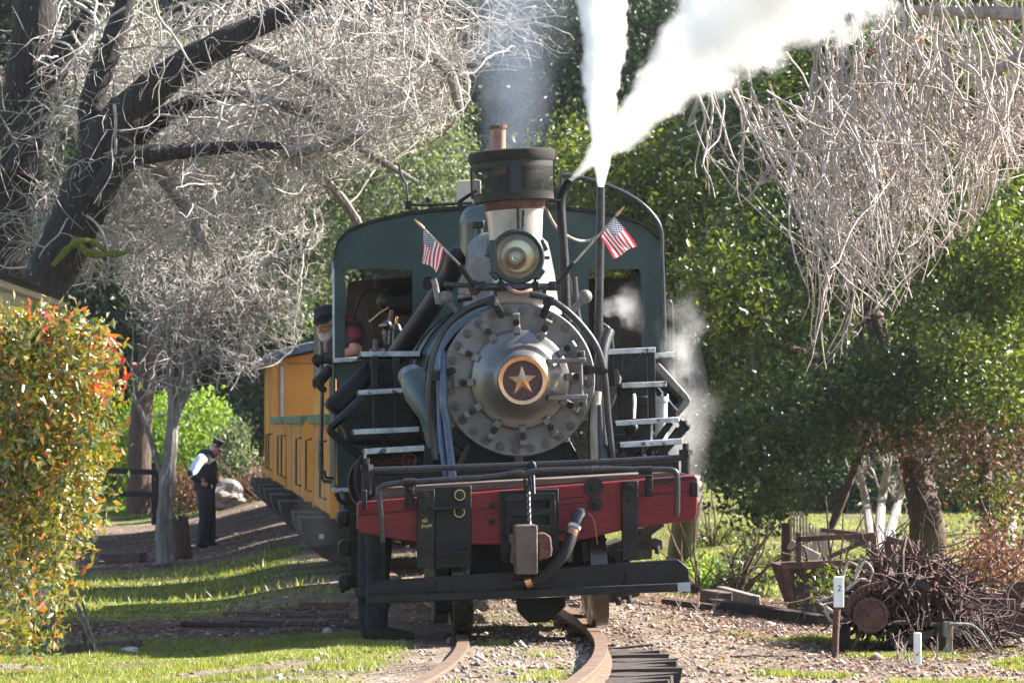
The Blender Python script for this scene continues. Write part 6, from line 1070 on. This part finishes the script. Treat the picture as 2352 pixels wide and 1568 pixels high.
# ------------------------------------------------------------------ fences, logs, timbers, posts on the left
fc = thing('rail_fence', 'dark two rail wooden fence behind the slim grey tree', 'fence', PG(350, 1195)); o_ = fc.location.copy(); Yf = 62
for yy in (1082, 1134): MB().bar(P(190, yy - 4, Yf) - o_, P(362, yy + 2, Yf) - o_, .06, .10).build('fence_rail', M['bark'], fc, .01)
for xx in (200, 356): MB().bar(P(xx, 1062, Yf + .1) - o_, P(xx, 1205, Yf + .1) - o_, .12, .12, (0, 1, 0)).build('fence_post', M['bark'], fc, .01)
def timber(name, label, a, b, w, t_, m='tie', cat='timber', group=None, lift=.5):
    A, B = (PG(*a) if len(a) == 2 else P(*a)), (PG(*b) if len(b) == 2 else P(*b)); mid = (A + B) / 2; o = thing(name, label, cat, mid, 0, group) if False else None
    u = Vector((0, 0, t_ * lift)); bm_ = MB(); n = 8
    for i in range(n): pass
    ob = bm_.bar(A - mid + u, B - mid + u, w, t_).build(name, M[m], None, .012); ob.location = mid; return tag(ob, label, cat, group)
timber('old_rail', 'long rusty dark rail lying along the grass edge left of the engine', (420, 1438), (848, 1447), .06, .045, 'bark', 'rail'); timber('old_rail', 'short rail length lying left of the boots', (690, 1400), (800, 1401), .06, .07, 'rustdark', 'rail')
timber('weathered_timber', 'brown squared timber ending beside the black boots', (640, 1424), (795, 1418), .08, .05, 'tie'); timber('weathered_timber', 'thin dark timber half sunk in the leaf litter', (520, 1412), (720, 1410), .08, .035, 'tie'); timber('weathered_timber', 'dark timber along the middle of the leaf litter', (560, 1428), (760, 1432), .08, .035, 'tie')
timber('edging_timber', 'thin dark edging timber in the grass at the foot of the hedge', (140, 1500), (322, 1487), .06, .07, 'wood'); timber('edging_timber', 'low dark timber in the shade at the foot of the slim tree', (236, 1292), (330, 1290), .14, .14, 'rustdark')
sp = thing('iron_stake', 'rusty iron stake with a round head standing in the grass beside the hedge', 'stake', PG(194, 1500)); MB().tube([(0, 0, -.05), (.005, 0, .14)], .014, 10).build('shaft', M['rust'], sp); MB().lathe([(0, .03), (.022, .028), (.026, .015), (.026, 0), (.016, -.006)], (.005, 0, .13), (0, 0, 1), 14).build('stake_head', M['rust'], sp)
for i, (a, b, w_, h_, lab) in enumerate([(295, 1499, .10, .045, 'white broken stone beside the edging timber near the hedge'), (725, 1518, .035, .03, 'small white stone in a row on the grass'), (712, 1535, .035, .028, 'small white stone in a row on the grass'), (738, 1508, .04, .03, 'small white stone in a row on the grass'), (690, 1545, .035, .03, 'small white stone in a row on the grass'), (640, 1562, .05, .04, 'larger white stone at the bottom of the stone row'), (752, 1455, .05, .05, 'white stone by the end of the long rusty rail')]):
    lump('white_stone', lab, 'stone', a, b, None, (w_ * .7, w_ * .5, h_ * .6), M['stone'], 20 + i, i).__setitem__('group', 'white stones in the grass')
for i, (a, b, w_, h_) in enumerate([(1700, 1400, .28, .12), (1650, 1392, .16, .10), (1690, 1378, .2, .1)]): pass
timber('rotting_log', 'long dark rotting beam lying behind the gravel, ending at the white sign post', (1640, 1398), (1890, 1438), .14, .10, 'bark', 'log'); timber('rotting_log', 'brown plank lying on the leaves right of the pilot board', (1525, 1388), (1660, 1404), .10, .06, 'redbark', 'log'); timber('rotting_log', 'short grey log piece lying on top of the dark beam', (1655, 1376), (1735, 1400), .10, .10, 'greybark', 'log', lift=.9); timber('rotting_log', 'stubby grey stump end lying behind the brown plank', (1625, 1385), (1665, 1392), .16, .14, 'wood', 'log')

# ------------------------------------------------------------------ posts, rusty hopper, scrap heap
def mile(label, px, top, bot, wpx, m_top, split, m_bot, num=None):
    b = PG(px, bot); D = b.y; k = D / F; t = thing('marker_post', label, 'post', b); w_ = wpx * k; h = (bot - top) * k; sp_ = (bot - split) * k
    if m_bot: MB().tube([(-.012, 0, -.1), (0, 0, sp_ * .5), (.012, 0, sp_)], w_ * .36, 10).build('post_shaft', M[m_bot], t)
    s0 = sp_ - .02 if m_bot else -.05
    MB().box((.02 if m_bot else 0, -.012, (h + s0) / 2), (w_, w_ * .7, h - s0)).build('white_plate', M[m_top], t, .006)
    if num: text(num, .062, Vector((.022, -.012 - w_ * .36, h - .085)), (rad(90), 0, 0), M['blk'], t, 'number')
    return t
mile('white painted post top with a black number 2 on a rusty pipe', 1920, 1324, 1510, 23, 'whitepost', 1388, 'rust', '2')
mile('short plain white post right of the numbered one', 2107, 1452, 1524, 17, 'whitepost', 1524, None)
hp = thing('rusty_hopper', 'rusty steel hopper wagon body with a bent rail frame, behind the scrap heap', 'hopper', PG(1885, 1432)); o_ = hp.location.copy(); Yh = 31.5
hq = lambda a, b, y=Yh: P(a, b, y) - o_
MB().prism([hq(1798, 1300), hq(1962, 1292), hq(2010, 1296), hq(2010, 1420), hq(1850, 1425), hq(1835, 1400)], (0, 1.6, 0)).build('hopper_body', M['rustdark'], hp, .01); MB().bar(hq(1795, 1300, Yh - .02), hq(2014, 1291, Yh - .02), .08, .07).build('rim', M['rust'], hp, .006)
for a, b, w_ in (((1834, 1222), (1834, 1300), .05), ((1830, 1238), (2008, 1228), .05), ((2006, 1228), (2008, 1300), .05), ((2002, 1236), (1900, 1280), .04), ((1885, 1216), (2006, 1230), .04), ((1804, 1300), (1822, 1410), .06)): MB().bar(hq(*a), hq(*b), w_, w_, (0, 1, 0)).build('frame_bar', M['rust'], hp, .005)
pf = thing('picket_fence', 'short pale wooden picket gate leaning behind the hopper', 'fence', P(1850, 1310, 38)); o_ = pf.location.copy(); rr_ = random.Random(4)
for k in range(12):
    x = 1816 + k * 7.2; top = 1178 + max(0, (x - 1840)) * .95 + rr_.uniform(-6, 6); MB().bar(P(x, top, 38 + .05 * (k % 2)) - o_, P(x + 2, 1320, 38) - o_, .022, .06 * .5, (0, 1, 0)).build('picket', M['palewood'], pf)
MB().bar(P(1806, 1200, 38.1) - o_, P(1804, 1330, 38.1) - o_, .10, .08, (0, 1, 0)).build('fence_post', M['rustdark'], pf); MB().bar(P(1896, 1222, 38.3) - o_, P(1892, 1320, 38.3) - o_, .07, .07, (0, 1, 0)).build('fence_post', M['palewood'], pf); MB().bar(P(1866, 1260, 38.3) - o_, P(1896, 1225, 38.3) - o_, .07, .07, (0, 1, 0)).build('brace', M['palewood'], pf); MB().bar(P(1812, 1248, 37.9) - o_, P(1880, 1282, 37.9) - o_, .06, .11, (0, 0, 1)).build('cross_board', M['palewood'], pf, .01)
# timber bench under the heap
bn = thing('timber_bench', 'dark timber bench carrying the scrap heap, pale post at its right end', 'bench', PG(2090, 1515)); o_ = bn.location.copy(); Yb = 25.4; bq = lambda a, b, y=Yb: P(a, b, y) - o_
MB().prism([bq(1930, 1420), bq(2186, 1432), bq(2186, 1440), bq(1930, 1428)], (0, 1.5, 0)).build('bench_top', M['wood'], bn, .006)
for a in (1938, 2050): MB().bar(bq(a, 1430, Yb + .1), bq(a, 1512, Yb + .1), .09, .09, (0, 1, 0)).build('leg', M['bark'], bn, .006)
MB().bar(bq(2166, 1436), bq(2164, 1512), .09, .1, (0, 1, 0)).build('leg', M['redbark'], bn, .006); MB().bar(bq(2180, 1432, Yb - .05), bq(2178, 1512, Yb - .05), .05, .1, (0, 1, 0)).build('leg', M['palewood'], bn, .006); MB().bar(bq(2176, 1426, Yb - .1), bq(2176, 1462, Yb - .1), .06, .1, (0, 1, 0)).build('end_cap', M['palewood'], bn, .006); MB().bar(bq(2150, 1450, Yb + .05), bq(2050, 1482, Yb + .05), .05, .06, (0, 1, 0)).build('brace', M['wood'], bn)
# heap: base mass of small bits, then loose pieces
HEAP = [(1930, 1430), (1950, 1360), (1990, 1330), (2010, 1290), (2040, 1270), (2100, 1275), (2180, 1310), (2210, 1330), (2240, 1400), (2275, 1440), (2300, 1500), (2180, 1500), (2170, 1440)]
rg = np.random.default_rng(31); c = region_pts(HEAP, 1700, 25.6, 26.9, rg); w = walk(c, rg.normal(size=(1700, 3)), rg.uniform(.06, .30, 1700), 5, .4, .05, rg); v, f = tubes(w, rg.uniform(.005, .014, 1700), rg.uniform(.004, .012, 1700), 4, rg); np_mesh('scrap_bits', v, f, M['rustdark'], None, True, 'stuff')
w = walk(region_pts(HEAP, 300, 25.3, 26.6, rg), rg.normal(size=(300, 3)) + np.array([.2, -.2, -.1]), (.25, .9), 9, .22, .05, rg); v, f = tubes(w, rg.uniform(.004, .010, 300), .003, 4, rg); np_mesh('tangled_roots', v, f, M['rustdark'], None, True, 'stuff')
def loose(i):
    r_ = random.Random(100 + i); b = MB(); kind = i % 5
    if kind == 0: b.bar((-.16, 0, 0), (.16, 0, 0), .05, .018); b.bar((-.16, .02, .02), (.16, .02, .02), .012, .05)
    elif kind == 1: b.tube([(.07 * math.cos(a), .045 * math.sin(a), 0) for a in [k * math.pi / 6 for k in range(13)]], .014, 7, False)
    elif kind == 2: b.tube([(-.22, 0, 0), (-.05, .02, .03), (.1, -.02, .02), (.24, .01, -.02)], .014, 8)
    elif kind == 3: b.lathe([(.045, .012), (.065, .012), (.07, .0), (.065, -.012), (.045, -.012)], (0, 0, 0), (0, 0, 1), 18, True)
    else: b.prism([(-.13, 0, -.04), (.13, 0, -.02), (.16, 0, .02), (.10, 0, .045), (-.12, 0, .03)], (0, .02, 0))
    return b, kind
KN = ['angle iron', 'chain link', 'bent rod', 'iron ring', 'cut plate']
pieces = [loose(i)[0].mesh('scrap_piece', M['rust' if i % 2 else 'rustdark']) for i in range(10)]
pos = region_pts([(1960, 1415), (1975, 1350), (2010, 1300), (2050, 1275), (2100, 1280), (2170, 1315), (2205, 1350), (2230, 1410), (2160, 1425)], 90, 25.35, 25.7, rg)
for i, p in enumerate(pos):
    nm = KN[(i % 10) % 5]; o = bpy.data.objects.new('scrap_' + nm.split()[-1], pieces[i % 10]); COL.objects.link(o); o.location = tuple(p); o.rotation_euler = tuple(rg.uniform(0, 6.28, 3)); s = rg.uniform(.45, 1.1); o.scale = (s, s, s)
    tag(o, 'rusty %s among the tangled scrap heap' % nm, 'scrap iron', 'loose %ss in the scrap heap' % nm)
wh = thing('rusty_wheelset', 'rusty flanged wheel lying at the lower left of the scrap heap', 'wheelset', P(2000, 1412, 25.2)); MB().lathe([(.02, .10), (.03, .10), (.032, .04), (.10, .03), (.105, .045), (.128, .045), (.13, .0), (.02, -.02)], (0, 0, 0), (-.05, -1, .1), 36).build('wheel_disc', M['rust'], wh); MB().tube([(0, -.11, 0), (0, .2, -.02)], .026, 12).build('axle_stub', M['rust'], wh)
ax = thing('rusty_axle', 'rusty axle with a toothed gear poking left out of the scrap heap', 'axle', P(1965, 1392, 25.4)); MB().tube([P(1945, 1398, 25.3) - ax.location, P(1985, 1380, 25.6) - ax.location], .03, 12).build('shaft', M['rust'], ax); g_ = MB(); gc = P(1976, 1384, 25.5) - ax.location
pr_ = [];
for k in range(48): a = 2 * math.pi * k / 48; r = .085 if k % 4 < 2 else .068; pr_.append(gc + Vector((.25 * math.cos(a) * r, math.cos(a) * r * .97, math.sin(a) * r)))
g_.prism(pr_, (.03, -.008, 0)).build('gear', M['rust'], ax)
gr = thing('gear_rack', 'curved rusty toothed rack along the upper left of the heap', 'gear rack', P(1960, 1370, 25.3)); o_ = gr.location.copy(); pa = [(1948, 1410), (1950, 1385), (1962, 1362), (1985, 1348), (2015, 1340), (2040, 1334)]; q_, _ = smooth_path([P(a, b, 25.3) - o_ for a, b in pa], [1] * 6, 5); MB().tube(q_, .016, 6).build('rack_bar', M['rust'], gr)
for p in q_[::2]: MB().box(p + Vector((.01, 0, -.025)), (.018, .05, .04)).build('tooth', M['rust'], gr)
def beam_thing(name, label, pts, Yd, w_, t_, m='rust', cat='beam'):
    A, B = P(*pts[0], Yd), P(*pts[1], Yd); mid = (A + B) / 2; o = MB().bar(A - mid, B - mid, w_, t_).build(name, M[m], None, .006); o.location = mid; return tag(o, label, cat)
beam_thing('iron_lever', 'tall rusty lever rising from the top of the heap', ((2038, 1240), (2046, 1310)), 25.8, .05, .05); beam_thing('iron_lever', 'short rusty link joined to the tall lever', ((2036, 1236), (2076, 1246)), 25.8, .04, .045); beam_thing('slanting_bar', 'slanting rusty arm on the right slope of the heap', ((2078, 1240), (2128, 1312)), 25.9, .05, .06); beam_thing('slanting_bar', 'thin twin arm beside the slanting one', ((2090, 1240), (2138, 1306)), 26.1, .04, .03)
MB_r = MB().lathe([(.035, .012), (.05, .012), (.05, -.012), (.035, -.012)], (0, 0, 0), (.7, -1, .1), 20, True).build('iron_ring', M['roofgrey']); MB_r.location = P(2044, 1226, 25.9); tag(MB_r, 'grey iron ring standing at the top of the tall lever', 'ring')
beam_thing('flat_plate', 'pointed rusty plate jutting right out of the heap', ((2140, 1390), (2250, 1388)), 25.7, .06, .09, 'rustdark', 'plate'); beam_thing('steel_beam', 'long rusty beam lowest at the right edge', ((2240, 1432), (2420, 1478)), 27.5, .14, .16, 'rustdark'); beam_thing('steel_beam', 'square ended rusty channel in front of the two behind it', ((2200, 1415), (2290, 1418)), 27.2, .1, .19, 'rustdark'); beam_thing('steel_beam', 'rusty channel just behind the square ended one', ((2230, 1398), (2330, 1400)), 28, .1, .18, 'rustdark'); beam_thing('steel_beam', 'rusty girder topmost behind the heap on the right', ((2195, 1366), (2330, 1378)), 29, .12, .10, 'rust')
for i, (a, b) in enumerate(((2222, 1400), (2262, 1400), (2310, 1400))): beam_thing('iron_prop', ['left', 'middle', 'right'][i] + ' rusty prop under the girder at the right', ((a, 1372), (a, 1440)), 28.6, .07, .07, 'rust', 'prop')
w2 = thing('machine_wheel', 'rusty machine wheel at the right edge above the beams', 'wheel', P(2352, 1388, 28.5)); MB().lathe([(.03, .08), (.06, .08), (.065, .03), (.13, .03), (.14, .05), (.19, .05), (.195, 0), (.03, -.02)], (0, 0, 0), (-.2, -1, .1), 36).build('wheel_disc', M['rust'], w2)
for i, st in enumerate([[(2190, 1440), (2220, 1455), (2250, 1490), (2290, 1500)], [(2180, 1432), (2240, 1440), (2290, 1505)], [(1935, 1420), (1900, 1395), (1880, 1380), (1925, 1365)], [(1930, 1440), (1905, 1420), (1895, 1390), (1915, 1382)], [(1945, 1352), (1975, 1330), (2000, 1335)], [(1925, 1352), (1940, 1310), (1950, 1290), (1975, 1300)], [(1962, 1330), (1985, 1290), (2005, 1310), (1998, 1330)]]):
    q_, r_ = smooth_path([P(a, b, 25.2) for a, b in st], [.014, .012, .009, .006][:len(st)], 5); o = MB().tube([p - q_[0] for p in q_], r_, 7).build('dead_branch', M['palewood' if i > 1 else 'greybark']); o.location = q_[0]; tag(o, ['dead grey branch sprawling right of the bench', 'thicker dead branch under the right end of the bench', 'pale crooked branch left of the numbered post', 'pale low curled branch behind the numbered post', 'pale twig arching over the gear rack', 'pale branch standing between the post and the hopper', 'pale curled branch on top of the gear rack'][i], 'branch')
# dry stalks in the gravel on the right
for i, (a, b) in enumerate(((2060, 1518), (2092, 1528), (2150, 1515), (1560, 1400), (1600, 1405), (1640, 1412))):
    p = PG(a, b); w = walk(np.zeros((5, 3)), RNG.normal(size=(5, 3)) * .25 + [0, 0, 1], RNG.uniform(.1, .24, 5), 7, .15, 0); v, f = tubes(w, .004, .0025, 4); t = thing('dry_weed', ['dry weed stalks left of the short white post', 'dry weed stalks at the foot of the short white post', 'dry weed stalks in front of the pale bench post', 'dry grass tuft nearest the pilot board on the right', 'dry grass tuft by the end of the brown plank', 'dry grass tuft in front of the dark beam'][i], 'weed', p); np_mesh('stalks', v, f, M['twig2'], t, True)
    v, f = leaves(w[:, -3:].reshape(-1, 3) , .022, .6); np_mesh('seed_heads', v, f, LF['brown'], t, False, 'stuff')

# ------------------------------------------------------------------ smoke and steam
def plume(name, label, A, B, r0, r1, dens, sharp=2.2, wob=.75, nscale=2.0, power=.8, seed=0.0, col=(1, 1, 1), fade=.15, bend=(0, 0), absorb=None, cat='steam', step=.35, an=0.0):
    A, B = Vector(A), Vector(B); ln = (B - A).length; mg = 1.5
    rad_ = lambda t: r0 + (r1 - r0) * max(t, 0) ** power
    b = MB(); prof = [(0, -.02 * ln)] + [(rad_(t) * mg, t * ln) for t in [i / 10 for i in range(11)]] + [(0, ln * 1.001)]
    n = 28; vs = []
    for r, h in prof:
        t = max(0, h / ln); ox, oy = bend[0] * t * t, bend[1] * t * t
        for k in range(n): a = 2 * math.pi * k / n; vs.append((math.cos(a) * max(r, .001) + ox, math.sin(a) * max(r, .001) + oy, h))
    b.add(vs, [(i * n + k, i * n + (k + 1) % n, (i + 1) * n + (k + 1) % n, (i + 1) * n + k) for i in range(len(prof) - 1) for k in range(n)], True)
    m = bpy.data.materials.new(name + '_vapour'); m.use_nodes = True; t_ = m.node_tree; t_.nodes.remove(t_.nodes['Principled BSDF'])
    vp = t_.nodes.new('ShaderNodeVolumePrincipled'); vp.inputs['Color'].default_value = (*col, 1); vp.inputs['Anisotropy'].default_value = an; lnk(t_, vp.outputs[0], t_.nodes['Material Output'].inputs['Volume'])
    tc = t_.nodes.new('ShaderNodeTexCoord'); sp_ = t_.nodes.new('ShaderNodeSeparateXYZ'); lnk(t_, tc.outputs['Object'], sp_.inputs[0]); f = lambda *a: mth(*a, tree=t_) if len(a) < 4 else mth(a[0], a[1], a[2], a[3], t_)
    z = f('DIVIDE', sp_.outputs[2], ln); zc = f('MAXIMUM', z, .0005); z2 = f('MULTIPLY', z, z)
    x = f('SUBTRACT', sp_.outputs[0], f('MULTIPLY', z2, bend[0])); y = f('SUBTRACT', sp_.outputs[1], f('MULTIPLY', z2, bend[1]))
    R = f('ADD', f('MULTIPLY', f('POWER', zc, power), r1 - r0), r0); rho = f('DIVIDE', f('SQRT', f('ADD', f('MULTIPLY', x, x), f('MULTIPLY', y, y))), R)
    mp = t_.nodes.new('ShaderNodeMapping'); mp.inputs['Location'].default_value = (seed, seed * 1.7, -seed); lnk(t_, tc.outputs['Object'], mp.inputs[0]); nz = t_.nodes.new('ShaderNodeTexNoise'); nz.inputs['Scale'].default_value = nscale; nz.inputs['Detail'].default_value = 6.0; nz.inputs['Roughness'].default_value = .62; lnk(t_, mp.outputs[0], nz.inputs['Vector'])
    d = f('SUBTRACT', f('ADD', 1.0, f('MULTIPLY', f('SUBTRACT', nz.outputs['Fac'], .5), 2 * wob)), rho); d = f('MULTIPLY', d, sharp); d = f('MINIMUM', f('MAXIMUM', d, 0.0), 1.0)
    e = f('MINIMUM', f('MAXIMUM', f('DIVIDE', f('SUBTRACT', 1.0, z), fade), 0.0), 1.0); d = f('MULTIPLY', d, e); lnk(t_, f('MULTIPLY', d, dens), vp.inputs['Density'])
    try: m.cycles.volume_step_rate = step
    except Exception: pass
    o = b.build(name, m); o.location = A; o.rotation_mode = 'QUATERNION'; o.rotation_quaternion = (B - A).to_track_quat('Z', 'Y'); tag(o, label, cat); return o
wp_ = LM @ L(1380, 428, 2.3); bo = LM @ L(1309, 416, 1.9)
plume('steam_column', 'thick white steam column rising straight from the upright pipe', wp_, P(1392, -260, 28.9), .03, .33, 24.0, 2.2, .95, 3.2, .8, 1.0, fade=.06)
plume('steam_jet', 'broad white steam jet blown to the upper right from the bent pipe', bo, P(1925, -190, 25.2), .02, .74, 7.5, 1.4, 1.05, 3.0, 1.1, 4.0, fade=.06, bend=(0, 0))
plume('smoke_haze', 'thin blue grey smoke drifting up from the wire cage of the stack', LM @ L(1178, 350, 2.6), P(1195, -240, 28.6), .25, .6, .6, 1.2, .9, 2.2, .6, 7.0, (.72, .80, .95), .2, cat='smoke', step=.6)
plume('steam_wisp', 'thin steam wisp in front of the right cab window', LM @ L(1385, 715, 4.6), LM @ L(1475, 700, 4.5), .05, .20, 2.2, 1.6, 1.9, 6.0, .7, 11.0, fade=.5, step=.5)
plume('steam_wisp', 'steam leaking up beside the right slanted sheet', LM @ L(1545, 1000, 3.6), LM @ L(1580, 680, 4.2), .10, .20, 1.5, 1.4, 1.9, 4.5, .8, 13.0, fade=.5, step=.5)
plume('steam_wisp', 'low pale steam drifting behind the right end of the beam', LM @ L(1560, 1110, 3.6), LM @ L(1590, 880, 4.0), .22, .26, 1.0, 1.3, 1.0, 2.5, .8, 17.0, fade=.4, step=.5)
plume('steam_wisp', 'faint vapour drifting beside the yellow coach behind the left post', P(735, 1250, 31), P(715, 1060, 31), .2, .3, .35, 1.2, 1.0, 2.0, .8, 19.0, fade=.5, step=.7)

# ------------------------------------------------------------------ the hazy winter air
hz = MB().box((0, 55, 27.5), (330, 240, 58)).build('haze', None, None, kind='stuff'); hz['label'] = 'thin pale haze in the air'
hm = bpy.data.materials.new('haze_air'); hm.use_nodes = True; ht = hm.node_tree; ht.nodes.remove(ht.nodes['Principled BSDF'])
hv = ht.nodes.new('ShaderNodeVolumePrincipled'); hv.inputs['Color'].default_value = (.86, .91, 1, 1); hv.inputs['Density'].default_value = 0.00014; hv.inputs['Anisotropy'].default_value = 0.3
lnk(ht, hv.outputs[0], ht.nodes['Material Output'].inputs['Volume']); hz.data.materials.append(hm)
